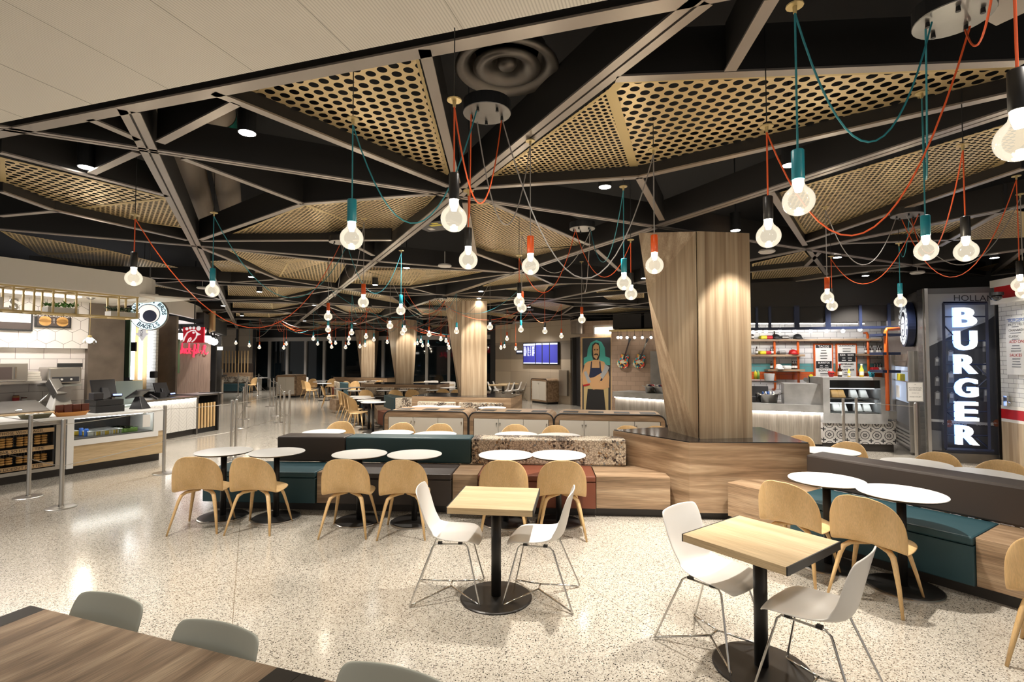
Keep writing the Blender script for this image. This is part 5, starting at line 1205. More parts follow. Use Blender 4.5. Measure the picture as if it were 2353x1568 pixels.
for i, ch in enumerate([c_ for c_ in t.children if c_.name.startswith('dial')]):
    loc = Mof(t).inverted() @ (LP.P(SX(140, 850, BO + .3) - .08 + i * .14, BO + .502, 1.425)); ch.location = loc; ch.rotation_euler = (math.pi / 2, 0, 0) if (Matrix.Rotation(LP.rz, 3, 'Z') @ Vector((0, -1, 0))).dot(LP.n) > 0 else (-math.pi / 2, 0, 0)
q = LP.P(SX(15, 835, BO + .3), BO + .28, 1.41); t = thing('microwave', 'steel microwave oven at the left edge on the long shelf', 'microwave', q, LP.rz)
part('body', MB().box((0, 0, .16), (.46, .38, .31)), 'steel', t, bevel=.01); s_ = SX(15, 835, BO + .3)
part('door_window', slab(LP, s_ - .02, s_ + .2, BO + .471, BO + .475, 1.45, 1.66), 'menu_dark', t, world=True); part('handle', slab(LP, s_ - .07, s_ - .05, BO + .48, BO + .50, 1.46, 1.66), 'chrome', t, world=True)
q = LP.P(SX(66, 840, BO + .3), BO + .3, 1.41)
for i in range(4): single('paper_pack', MB().box((q.x, q.y, q.z + .02 + i * .042), (.30 - i * .02, .22, .038), LP.rz + random.uniform(-.1, .1)), 'cream', 'flat pink-beige pack in the pile beside the microwave', 'pack', 'packs piled on the long shelf')
q = LP.P(SX(140, 900, -1.4), -1.45, .90); t = thing('food_slicer', 'white food slicer with tilted dark chute', 'slicer', q, LP.rz)
part('body', MB().hexa([(-.16, -.14, 0), (.16, -.14, 0), (.16, .14, 0), (-.16, .14, 0)], [(-.1, -.1, .30), (.08, -.1, .30), (.08, .1, .30), (-.1, .1, .30)]), 'white', t, bevel=.02)
part('chute', MB().box((.05, 0, .38), (.16, .14, .34), .2, .7), 'steel_dark', t, bevel=.01); part('blade', MB().tube([(-.02, .1, .28), (-.02, .13, .28)], .13, 24), 'steel', t); part('arm', MB().tube([(.1, -.1, .3), (.22, -.16, .14), (.26, -.2, .16)], .012, 8), 'steel', t, smooth=True)
for (x, r, h, m_, cap_, lab) in ((37, .045, .13, 'peanut', 'red', 'peanut butter jar with red band on the wall ledge'), (56, .04, .10, 'brown_pack', 'white', 'hazelnut spread jar with white lid on the wall ledge')):
    q = LP.P(SX(x, 900, BO + .12), BO + .12, 1.03); t = thing('jar', lab, 'jar', q); part('glass_body', MB().lathe([(r, 0), (r, h * .85), (r * .85, h * .9), (1e-4, h * .9)], n=16), m_, t, smooth=False); part('lid', MB().lathe([(r * .9, h * .88), (r * .9, h), (1e-4, h)], n=16), 'brown_pack' if m_ == 'peanut' else 'white', t)
    part('jar_label', MB().lathe([(r + .001, h * .2), (r + .001, h * .65)], n=16), cap_, t)
single('wall_ledge', slab(LP, SX(90, 912, BO + .1), w1, BO, BO + .2, 1.01, 1.03), 'steel', 'thin steel ledge carrying the jars', 'ledge')
t = thing('prep_hood', 'sloping steel lid of the prep counter behind the baskets', 'prep counter', LP.P(SX(60, 930, -1.2), -1.3, .9), LP.rz)
s0, s1 = SX(100, 935, -1.2), w1
part('lid', MB().hexa([LP.P(s0, -.95, .93), LP.P(s1, -.95, .93), LP.P(s1, -1.5, 1.08), LP.P(s0, -1.5, 1.08)], [LP.P(s0, -.95, .95), LP.P(s1, -.95, .95), LP.P(s1, -1.5, 1.10), LP.P(s0, -1.5, 1.10)]), 'steel_dark', t, world=True)
part('cutting_board', slab(LP, s0 - .1, s1, -.98, -.86, .905, .93), 'ash_x', t, world=True, label='orange-brown cutting board'); part('handle', MB().tube([LP.P(SX(35, 944, -1), -1.0, .96), LP.P(SX(35, 944, -1), -1.0, .98), LP.P(SX(50, 944, -1), -1.0, .98), LP.P(SX(50, 944, -1), -1.0, .96)], .007, 6), 'chrome', t, world=True)

# round blade sign
p = V(343, 722, 9.9); fx = Vector((1, .35, 0)).normalized(); fn = Vector((fx.y, -fx.x, 0)); r0 = .318
t = thing('round_sign', 'round pale blue lit sign lettered around its rim', 'sign', p)
def disc(c, r, xd, up, n_, d0, d1, k=48, sy=1.0):
    return MB().extr([c + xd * r * math.cos(6.28318 * i / k) + up * r * sy * math.sin(6.28318 * i / k) + n_ * d0 for i in range(k)], n_ * (d1 - d0))
part('casing', disc(p, r0, fx, Z, fn, -.05, .03), 'steel_dark', t, world=True); part('face', disc(p, r0 - .015, fx, Z, fn, .031, .034), 'sign_pale', t, world=True, label='pale blue lit face')
part('inner_ring', disc(p, r0 * .60, fx, Z, fn, .035, .037), 'navy', t, world=True); part('inner_field', disc(p, r0 * .56, fx, Z, fn, .038, .040), 'sign_white', t, world=True); part('dark_shape', disc(p - Z * .04 + fx * .02, r0 * .36, fx, Z, fn, .041, .043), 'navy', t, world=True)
def ringtext(txt, c, r, xd, up, n_, size, a0, a1, out=True, d=.036, sy=1.0):
    res = MB(); k = len(txt)
    for i, ch in enumerate(txt):
        if ch == ' ': continue
        a_ = math.radians(a0 + (a1 - a0) * (i + .5) / k); w = textmesh(ch, size, bold=.003)
        o_ = c + xd * r * math.cos(a_) + up * r * sy * math.sin(a_); u = (xd * math.cos(a_) + up * math.sin(a_)) * (1 if out else -1); x_ = u.cross(n_) * 1.0
        x_ = -x_ if x_.dot(xd * math.sin(a_) - up * math.cos(a_)) * (1 if out else -1) < 0 else x_
        w.v = [o_ + n_ * d + x_ * v.x + u * v.y for v in w.v]; res = merge(res, w)
    return res
part('rim_lettering', merge(ringtext('EINSTEIN BROS', p, r0 * .79, fx, Z, fn, .10, 185, -5), ringtext('BAGELS', p, r0 * .79, fx, Z, fn, .11, 225, 315, False)), 'navy', t, world=True)
part('bracket', MB().tube([p + Z * .34, p + Z * 1.6], .015, 8), 'steel_dark', t, world=True)

# the next shop: herringbone counter
HP = Plane(G(442, 999), G(388, 1009))
h0, h1 = SX(451, 950, .06, HP), 2.1
t = thing('service_counter', 'counter with white herringbone tile front, second along the left', 'counter', HP.P(.8, -.4, 0), HP.rz)
part('tiled_front', slab(HP, h0, h1, -.06, .06, .14, .86), 'herringbone', t, world=True); part('countertop', slab(HP, h0 - .04, h1, -.8, .10, .87, .92), 'steel', t, world=True); part('toe_kick', slab(HP, h0, h1, -.7, .0, 0, .15), 'toe_kick', t, world=True)
part('led_strip', slab(HP, h0 + .03, h1, .065, .085, .855, .868), 'led', t, world=True, label='bright light strip under the top'); part('corner_post', slab(HP, h0 - .04, h0, -.7, .07, 0, .9), 'steel_dark', t, world=True)
p = HP.P(.45, -.4, .92); register(p, math.atan2(-HP.n.x, HP.n.y) + math.pi, 'low dark register on the herringbone counter', base=False)
single('check_printer', slab(HP, .2, .62, -.75, -.45, .92, 1.06), 'plastic_dark', 'dark printer box on the herringbone counter', 'printer', bevel=.01)
t = thing('fruit_display', 'open dark display frame with wood slats beyond the herringbone counter', 'display', HP.P(-.7, -.3, 0), HP.rz)
part('frame', slab(HP, h0 - .75, h0 - .70, -.5, .05, 0, .95), 'black_metal', t, world=True); part('top_shelf', slab(HP, h0 - .9, h0 - .04, -.6, .05, .9, .94), 'steel_dark', t, world=True)
for i in range(6): part('slat', slab(HP, h0 - .15 - i * .1, h0 - .10 - i * .1, .0, .03, .12, .72), 'oak', t, world=True)
part('plinth', slab(HP, h0 - .8, h0 - .04, -.5, .0, 0, .12), 'black', t, world=True)
# fascia 2 and the slatted bulkhead
pts = [V(330, 700, 12.3), V(392, 700, 13.4), V(425, 700, 14.4), V(447, 700, 15.2), V(460, 700, 16.0), V(466, 700, 16.9), V(464, 700, 18)]
pts = [Vector((q.x, q.y, 0)) for q in pts]
fascia('trim_6', pts, 3.0, 3.42, 'second white curved fascia, farther along the left')
mb = MB(); mb.add([Vector((q.x, q.y, 2.86)) for q in pts] + [Vector((-14, 18, 2.86)), Vector((-14, 12.3, 2.86))], [tuple(range(len(pts) + 2))])
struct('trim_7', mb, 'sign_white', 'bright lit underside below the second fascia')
for i in range(6):
    p = V(478 + i * 2.6, 730, 17.2 - i * .25); single('wood_slat', MB().box((p.x, p.y, 2.98), (.05, .12, .62)), 'oak', 'upright wood slat at the end of the second fascia', 'slat', 'wood slats at the end of the second fascia')
# shop-front between: panels, light tubes, grey pillar
q = lambda x, Y: V(x, 825, Y)
def upright(name, xa, xb, Y, z0, z1, mat, lab, cat=None, th=.08, Yb=None, group=None):
    a_, b_ = q(xa, Y), q(xb, Yb or Y); d_ = (b_ - a_); d_.z = 0; d_.normalize(); n_ = Vector((-d_.y, d_.x, 0)) * th
    mb = MB().hexa([Vector((v.x, v.y, z0)) for v in (a_, b_, b_ + n_, a_ + n_)], [Vector((v.x, v.y, z1)) for v in (a_, b_, b_ + n_, a_ + n_)])
    rz = math.atan2(d_.y, d_.x)
    return struct(name, mb, mat, lab, rz=rz) if cat is None else single(name, mb, mat, lab, cat, group, rz=rz)
upright('trim_8', 285, 300, 12.6, 0, 2.9, 'black_metal', 'dark jamb beside the bronze panel')
upright('garland', 287, 297, 12.4, 1.35, 2.8, 'leaf_dark', 'dark leafy garland beside the bronze panel', 'garland', .05)
upright('light_tube', 300, 306, 12.5, 1.3, 2.9, 'led_white', 'upright light tube, left of two by the wood panel', 'light tube', .05, group='light tubes by the wood panel')
upright('light_tube', 318, 324, 12.5, 1.3, 2.9, 'led_white', 'upright light tube, right of two by the wood panel', 'light tube', .05, group='light tubes by the wood panel')
upright('trim_9', 306, 338, 12.7, 0, 2.9, 'oak', 'light wood panel of the second shop front')
upright('trim_10', 338, 358, 12.7, 0, 2.9, 'tile_subway', 'narrow white tiled strip')
upright('trim_11', 357, 404, 13.2, 0, 2.9, 'taupe_metal', 'dark grey bronze pillar before the plank wall')
upright('wall_sign_disc', 300, 311, 12.3, 1.98, 2.20, 'black', 'small black disc sign beside the light tubes', 'sign', .04)
p = V(326, 765, 12.2); t = thing('pennant_sign', 'small pale pointed sign hanging under the round sign', 'sign', p); part('hanger', MB().tube([p + Vector((0, .03, .05)), p + Vector((0, .03, 2.2))], .006, 6), 'black', t, world=True)
part('board', MB().extr([p + Vector((x * .01, 0, z * .01)) for x, z in ((-8, 8), (8, 8), (9, 0), (16, -2), (8, -8), (0, -20), (-8, -8), (-16, -2), (-9, 0))], (0, .03, 0)), 'sign_white', t, world=True)
w = textmesh('PICK', .085); w.v = [p + Vector((v.y * -1, -.006, v.x)) for v in w.v]; part('lettering', w, 'navy', t, world=True)
single('paper_towel_holder', MB().box((q(344, 12.3).x, 12.45, 1.42), (.13, .12, .16)), 'plastic_dark', 'dark dispenser on the white tiled strip', 'dispenser', bevel=.02)
# plank wall with lit name, red square logo, lamps
upright('wall_back', 400, 484, 16.6, 0, 3.3, 'barn_z', 'wall of upright brown planks', Yb=18.5)
PW = Plane(V(400, 825, 16.6), V(484, 825, 18.5))
def curve_tubes(strokes, r, o_, xd, up, n_=None):
    mb = MB()
    for st in strokes: mb.tube([o_ + xd * a_ + up * b_ for a_, b_ in st], r, 6)
    return mb
o_ = PW.at(409, 812, .06); xd = PW.d if PW.d.x > 0 else -PW.d; o2 = PW.at(480, 822, .06); Wn = (o2 - o_).dot(xd)
t = thing('neon_name', 'red glowing script shop name on the plank wall', 'sign', o_)
st = []
def S_(pts): st.append(pts)
u_ = Wn / 11.2; hh = .16
def arc(cx, cz, rx, rz_, a0, a1, n_=10): return [(cx + rx * math.cos(math.radians(a0 + (a1 - a0) * i / n_)), cz + rz_ * math.sin(math.radians(a0 + (a1 - a0) * i / n_))) for i in range(n_ + 1)]
S_(arc(.55 * u_, .22, .45 * u_, .24, 60, 330)); S_([(1.1 * u_, 0), (1.35 * u_, .32), (1.3 * u_, 0)] + arc(1.7 * u_, .0, .25 * u_, hh, 150, 0)); S_([(2.3 * u_, hh), (2.3 * u_, 0), (2.6 * u_, .03)])
S_(arc(3.05 * u_, hh / 2, .32 * u_, hh / 2, 50, 320)); S_([(3.7 * u_, 0), (3.75 * u_, .34)]); S_([(4.3 * u_, hh), (3.75 * u_, .07), (4.35 * u_, 0)]); S_([(4.7 * u_, .09), (5.0 * u_, .09)])
S_([(5.3 * u_, -.12), (5.5 * u_, .1), (5.75 * u_, .32), (5.95 * u_, .26), (5.6 * u_, .05), (5.45 * u_, -.13), (5.25 * u_, -.1), (6.2 * u_, .06)]); S_([(6.45 * u_, hh), (6.45 * u_, 0), (6.8 * u_, .05)])
S_([(6.9 * u_, .05), (7.2 * u_, .32), (7.0 * u_, .34), (7.0 * u_, .04), (7.4 * u_, .03)]); S_([(7.8 * u_, .09), (8.1 * u_, .09)])
S_([(8.4 * u_, 0), (9.0 * u_, .12), (9.6 * u_, .30), (9.9 * u_, .26), (9.4 * u_, .14), (9.6 * u_, 0), (10.2 * u_, -.02), (10.9 * u_, .05)])
S_([(9.6 * u_, .30), (9.2 * u_, .28), (9.0 * u_, .12)])
part('script', curve_tubes(st, .022, o_, xd, Z), 'neon', t, world=True, label='red tube lettering')
w = MB()
for i in range(3): w.ball(o_ + xd * (.35 + i * .3) * u_ + Z * (.52 + (i == 1) * .05), .05, 8, sz=1.3)
part('comb_dots', w, 'neon', t, world=True)
p = V(444, 770, 14.6); px_ = 14.6 / F; t = thing('square_logo_sign', 'lit red square sign with white bird outline', 'sign', p); part('hanger', MB().tube([p + Vector((0, .05, .1)), p + Vector((0, .05, 2.2))], .015, 6), 'black', t, world=True)
part('panel', MB().box((p.x, p.y + .03, p.z), (48 * px_, .05, 36 * px_)), 'sign_red', t, world=True, label='red panel')
def shp(pts, d=.004): return MB().extr([p + Vector((x * px_, -d, z * px_)) for x, z in pts], (0, .003, 0))
part('bird_head', MB().tube([p + Vector((x * px_, -.01, z * px_)) for x, z in [(-22, -15), (-19, -6), (-13, 5), (-4, 10), (5, 10), (9, 3), (8, -5), (3, -12), (-2, -16)]], 2.3 * px_, 8, flat=.5), 'sign_white', t, world=True)
part('beak', shp([(9, 6), (18, 1), (9, -2)]), 'sign_white', t, world=True); part('neck_line', MB().tube([p + Vector((x * px_, -.01, z * px_)) for x, z in [(-12, -17), (-9, -9), (-5, -6), (-4, -10), (-8, -16)]], 1.8 * px_, 8, flat=.5), 'sign_white', t, world=True)
part('eye', MB().ball(p + Vector((1 * px_, -.01, 5 * px_)), 2.4 * px_, 10), 'sign_white', t, world=True)
for x, z, r in ((-15, 14, 3.6), (-7, 16, 3.2), (1, 16, 3.3), (12, 15, 5.2)): part('comb_feather', MB().ball(p + Vector((x * px_, -.0, z * px_)), r * px_, 10, sy=.15), 'sign_white', t, world=True)
bx = MB().hexa([V(436, 760, 15.2).xyz * 1, V(510, 762, 19.5), V(519, 775, 19.5) + Vector((.3, .6, 0)), V(455, 760, 19)], [V(436, 740, 15.2), V(505, 738, 19.5), V(520, 740, 19.5) + Vector((.3, .6, 0)), V(455, 738, 19)])
a1, b1 = V(468, 760, 15.4), V(521, 773, 20.5)
zb = 2.72; mb = MB(); cc = [Vector((a1.x, a1.y, 0)), Vector((b1.x, b1.y, 0)), Vector((b1.x - 1.6, b1.y + .4, 0)), Vector((a1.x - 1.6, a1.y + .4, 0))]
mb.prism([(c.x, c.y) for c in cc], zb, 3.2); struct('trim_12', mb, 'black', 'black ceiling box over the far counter')
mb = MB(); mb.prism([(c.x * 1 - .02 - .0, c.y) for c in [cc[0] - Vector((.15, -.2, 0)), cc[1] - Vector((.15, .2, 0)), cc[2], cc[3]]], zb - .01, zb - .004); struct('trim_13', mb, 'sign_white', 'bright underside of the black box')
for i, (x, y, Y) in enumerate(((477, 779, 15.8), (485, 783, 16.8), (492, 786, 17.8), (414, 773, 15.6))):
    p = V(x, y, Y); t = thing('globe_lamp', 'white globe lamp under a dark cone, %s' % ['nearest of three right of the red sign', 'middle of three right of the red sign', 'farthest of three right of the red sign', 'alone left of the red sign'][i], 'lamp', p, 0, 'white globe lamps over the far counter')
    part('globe', MB().ball((0, 0, 0), .12, 14), 'led_white', t, smooth=True); part('cone', MB().lathe([(.1, .09), (.03, .2), (.02, .32), (1e-4, .32)], n=16), 'black', t, smooth=False); part('stem', MB().tube([(0, 0, .3), (0, 0, max(.35, 2.74 - p.z))], .01, 6), 'black', t)
p = V(503, 801, 20); single('wall_light', MB().box((p.x, p.y, p.z), (.26, .06, .12)), 'lamp_soft', 'glowing wall light on the dark post by the far bench', 'wall light')
upright('trim_14', 484, 496, 19.5, 0, 3.0, 'web_blue', 'dark post at the end of the plank wall'); upright('trim_15', 496, 508, 20.5, 0, 3.0, 'steel_dark', 'dark framed side panel beyond the plank wall')
single('garland', MB().tube([V(408, 780, 15.0), V(407, 830, 15.0), V(406, 858, 15.0)], .07, 8), 'leaf_dark', 'dark leafy garland at the left end of the plank wall', 'garland')
# far dark counter with urns
KP = Plane(G(513, 912), G(482, 930)); t = thing('service_counter', 'dark counter with tan front below the steel urns, third along the left', 'counter', KP.P(1.5, -.4, 0), KP.rz)
part('front_panel', slab(KP, 0, 5.2, -.5, 0, .0, .98), 'concrete', t, world=True, label='tan front panel'); part('dark_end', slab(KP, 4.6, 5.6, -1.0, .02, 0, .98), 'black_metal', t, world=True, label='dark end section'); part('countertop', slab(KP, -.1, 5.8, -1.1, .14, .98, 1.04), 'black', t, world=True); part('upper_box', slab(KP, .1, 5.2, -.6, -.02, 1.04, 1.32), 'concrete_dark', t, world=True)
for i in range(4):
    c = KP.P(1.0 + i * 1.1, -.3, 1.32); t = thing('coffee_urn', 'steel urn with black lid on the dark counter, %s' % ['farthest', 'second farthest', 'third farthest', 'nearest'][i], 'urn', c, 0, 'steel urns on the far counter')
    part('body', MB().lathe([(.12, 0), (.12, .34), (.1, .36), (1e-4, .36)], n=18), 'steel', t, smooth=False); part('lid', MB().lathe([(.125, .34), (.12, .41), (.05, .44), (1e-4, .44)], n=18), 'black', t)
c = KP.P(5.9, -.7, .98); register(c, 2.5, 'dark register at the near end of the far counter', sc=1.2)
# far left wall, bench and slats
upright('wall_left_far', 506, 586, 29.5, 0, 3.5, 'concrete', 'far left wall of tan concrete panels', Yb=29.0)
upright('trim_16', 541, 546, 29.2, 0, 3.5, 'black', 'black joint strip in the far left wall', Yb=29.2); upright('trim_17', 580, 586, 28.8, 0, 3.5, 'black', 'black strip beside the windows')
upright('baseboard_far', 506, 580, 28.9, 0, 1.55, 'brown_fabric', 'dark lower panel of the far left wall', Yb=28.6)
for i in range(9): upright('wall_slat', 511 + i * 7.2, 512.6 + i * 7.2, 28.4, 1.0, 2.25, 'oak', 'tall thin wood slat rising behind the far bench', 'slat', .04, group='wood slats behind the far bench')
a_ = q(510, 28); b_ = q(577, 28); t = thing('bench', 'far bench with wood back and patterned pads under the wood slats', 'bench', Vector(((a_.x + b_.x) / 2, 27.8, 0)), 0, 'built-in benches')
part('wood_back', MB().box((0, .35, .55), (b_.x - a_.x, .2, 1.0)), 'plank_h', t); part('back_cushion', MB().box((0, .2, .68), ((b_.x - a_.x) * .9, .12, .32)), 'star_fabric', t); part('seat', MB().box((0, -.1, .27), (b_.x - a_.x, .6, .38)), 'teal_fabric', t)
# ------------------------------------------------------------------ windows at the far end
WP_ = Plane(V(582, 825, 30), V(1140, 825, 26)); wl, zt_, z0_ = WP_.L, 3.02, 0.0
def SW(x): return WP_.sz(x, 800)[0]
win = bpy.data.objects.new('window_1', None); C.objects.link(win); win.location = WP_.P(wl / 2, 0, 0); win.rotation_euler = (0, 0, WP_.rz); win['kind'] = 'structure'; win['label'] = 'long row of tall dark windows with pale mullions'
ms = [SW(x) for x in (584, 621, 662, 704, 746.6, 790.7, 835, 881.5, 930, 982, 1033, 1085, 1137)]
for i, s in enumerate(ms): part('mullion', slab(WP_, s - .07, s + .07, -.1, .1, 0, zt_), 'mullion', win, world=True)
part('head_rail', slab(WP_, 0, wl, -.1, .12, zt_ - .22, zt_), 'mullion', win, world=True); part('sill_rail', slab(WP_, 0, wl, -.1, .1, 0, .18), 'steel', win, world=True)
for a_, b_ in zip(ms, ms[1:]): part('pane', slab(WP_, a_ + .07, b_ - .07, -.02, 0, .18, zt_ - .22), 'night_glass', win, world=True)
struct('wall_far', slab(WP_, -.2, wl + .4, -.3, .05, zt_, 4.4), 'black', 'dark band over the windows', rz=WP_.rz)
# right-hand concrete wall with screens
CP = Plane(G(1138, 915), G(1311, 931)); 
def TX(pl, x, y=825, off=0.0): return pl.sz(x, y, off)[0]
for z0, z1, mt, nm in ((0, .0, '', ''), (0, 1.78, 'concrete', 'wall_right_1'), (1.78, 2.52, 'concrete_dark', 'wall_right_2'), (2.52, 3.35, 'concrete', 'wall_right_3')):
    if mt: struct(nm, slab(CP, 0, CP.L, -.15, 0, z0, z1), mt, 'tan concrete tile wall band', rz=CP.rz)
struct('trim_18', slab(CP, -.35, 0, -.2, .02, 0, 3.4), 'black', 'dark strip between windows and concrete wall', rz=CP.rz)
q0, q1 = G(1311, 931), G(1333, 940)
DP = Plane(q0, Vector((q1.x + .1, q1.y, 0))); struct('door_1', slab(DP, .02, DP.L - .1, -.25, -.15, 0, 2.62), 'black', 'tall black door leaf', rz=DP.rz)
struct('trim_19', slab(DP, 0, DP.L, -.15, .0, 2.62, 3.3), 'concrete', 'tan panel over the black door', rz=DP.rz)
s0, s1 = TX(CP, 1206, 825), TX(CP, 1286, 825); t = thing('flight_screens', 'blue departure screens on the concrete wall', 'screen', CP.P((s0 + s1) / 2, .05, 1.75), CP.rz)
part('casing', slab(CP, s0, s1, 0, .10, 1.78 - .22, 2.62 - .14), 'black', t, world=True); w_ = (s1 - s0)
edges = [0, .37, .565, .77, 1.0]
for i in range(4):
    a_, b_ = s0 + w_ * edges[i] + .03, s0 + w_ * edges[i + 1] - .02
    sc = part('display', slab(CP, a_, b_, .10, .105, 1.60, 2.44), 'screen_blue', t, world=True, label='lit blue screen'); part('title_bar', slab(CP, a_, b_, .106, .108, 2.38 if i else 2.36, 2.44), 'screen_white', sc, world=True); part('footer', slab(CP, a_, b_, .106, .108, 1.60, 1.64), 'screen_white', sc, world=True)
    if i == 0:
        mb = MB(); R_ = random.Random(2)
        for r_ in range(12):
            for (u0, u1) in ((.02, .30), (.36, .52), (.58, .68), (.74, .97)): slab(CP, a_ + (b_ - a_) * u0, a_ + (b_ - a_) * (u1 - R_.random() * .08), .106, .108, 2.30 - r_ * .034, 2.32 - r_ * .034, mb)
        part('text_rows', mb, 'screen_white', sc, world=True)
s_ = TX(CP, 1195); t = single('wall_sign', slab(CP, s_ - .22, s_ + .22, .0, .03, 2.0, 2.18), 'navy', 'small blue sign left of the screens', 'sign'); part('white_panel', slab(CP, s_ - .18, s_ + .18, .031, .033, 2.08, 2.15), 'screen_white', t, world=True)
s_ = TX(CP, 1298); single('drinking_fountain', slab(CP, s_ - .22, s_ + .22, .0, .12, .35, 1.35), 'steel', 'steel wall unit beside the black door', 'wall unit')
single('speaker', MB().lathe([(.22, 0), (.22, .45), (1e-4, .45)], V(1326, 768, 18.3).xyz, 24), 'taupe_metal', 'dark round drum speaker hanging beside the brick pier', 'speaker')
# the pier with the painted mural
MPl = Plane(V(1333, 825, 18.5), V(1410, 825, 17.9))
struct('wall_pier', slab(MPl, 0, MPl.L, -.6, 0, 0, 3.15), 'tile_brick', 'tan brick pier with mural', rz=MPl.rz)
def traced(pts, off, th=.004, pl=MPl, ox=1310, oy=700, k=6.03): return MB().extr([pl.at(ox + x / k, oy + y / k, off) for x, y in pts], pl.n * th)
t = thing('mural', 'tall painted mural of a man with teal halo and crossed knives on brick', 'mural', MPl.at(1368, 940, .01), MPl.rz)
part('frame', traced([(157, 455), (585, 440), (585, 1480), (157, 1480)], .001, .02), 'oak', t, world=True, label='yellow wood frame')
part('painted_ground', traced([(170, 470), (562, 455), (562, 1480), (170, 1480)], .022), 'mural_dark', t, world=True, label='dark painted ground')
part('halo', traced([(190, 840), (190, 740), (235, 720), (245, 620), (285, 530), (365, 492), (435, 520), (480, 600), (490, 720), (550, 740), (555, 840)], .027), 'teal_paint', t, world=True, label='teal halo')
part('legs_ground', traced([(190, 1130), (530, 1130), (530, 1475), (190, 1475)], .027), 'gold_paint', t, world=True)
part('body', traced([(175, 1100), (172, 960), (205, 820), (250, 790), (320, 775), (325, 720), (400, 720), (405, 775), (470, 795), (520, 880), (545, 1000), (540, 1150), (440, 1185), (320, 1185), (280, 1130), (190, 1135)], .032), 'skin', t, world=True, label='painted torso and arms')
part('hair', traced([(300, 640), (308, 560), (345, 525), (395, 535), (412, 600), (412, 700), (390, 770), (320, 765), (300, 700)], .037), 'hair', t, world=True)
part('face', traced([(316, 620), (325, 570), (358, 540), (395, 565), (405, 630), (400, 700), (365, 762), (325, 725)], .042), 'skin', t, world=True)
part('moustache', traced([(330, 700), (345, 680), (380, 680), (395, 710), (378, 705), (360, 695), (345, 705)], .047), 'hair', t, world=True)
for x in (340, 378): part('eye', traced([(x - 14, 628), (x, 620), (x + 14, 628), (x, 636)], .047), 'hair', t, world=True)
part('apron', traced([(262, 1000), (280, 890), (290, 790), (305, 790), (300, 880), (410, 880), (405, 790), (420, 790), (428, 900), (460, 1000), (440, 1060), (300, 1040)], .037), 'navy', t, world=True, label='dark blue painted apron')
part('skirt', traced([(245, 1170), (465, 1180), (495, 1475), (215, 1475)], .037), 'black', t, world=True, label='black painted apron skirt')
part('forearms', traced([(180, 1120), (260, 1020), (330, 1010), (430, 950), (440, 1010), (400, 1080), (530, 1080), (545, 1150), (320, 1180), (280, 1120)], .042), 'skin', t, world=True, label='crossed forearms')
part('knife', traced([(190, 940), (225, 920), (290, 1075), (250, 1095)], .047), 'mural_light', t, world=True, label='grey painted blade, left'); part('knife', traced([(415, 985), (475, 880), (480, 820), (545, 870), (520, 930), (450, 1035)], .047), 'mural_light', t, world=True, label='grey painted blade, right')
part('red_outline', traced([(178, 1115), (270, 1095), (275, 1115), (190, 1138)], .048).add([], []), 'red', t, world=True)
p = MPl.at(1387, 760, .12); t = thing('wall_light', 'bright rectangular work light above the mural', 'wall light', p, MPl.rz)
part('lamp_face', MB().box((0, 0, 0), (.62, .06, .22)), 'lamp_soft', t); part('bracket', MB().box((0, .05, .16), (.7, .05, .05)).box((-.36, .05, .02), (.05, .05, .3)).box((.36, .05, .02), (.05, .05, .3)), 'steel', t)
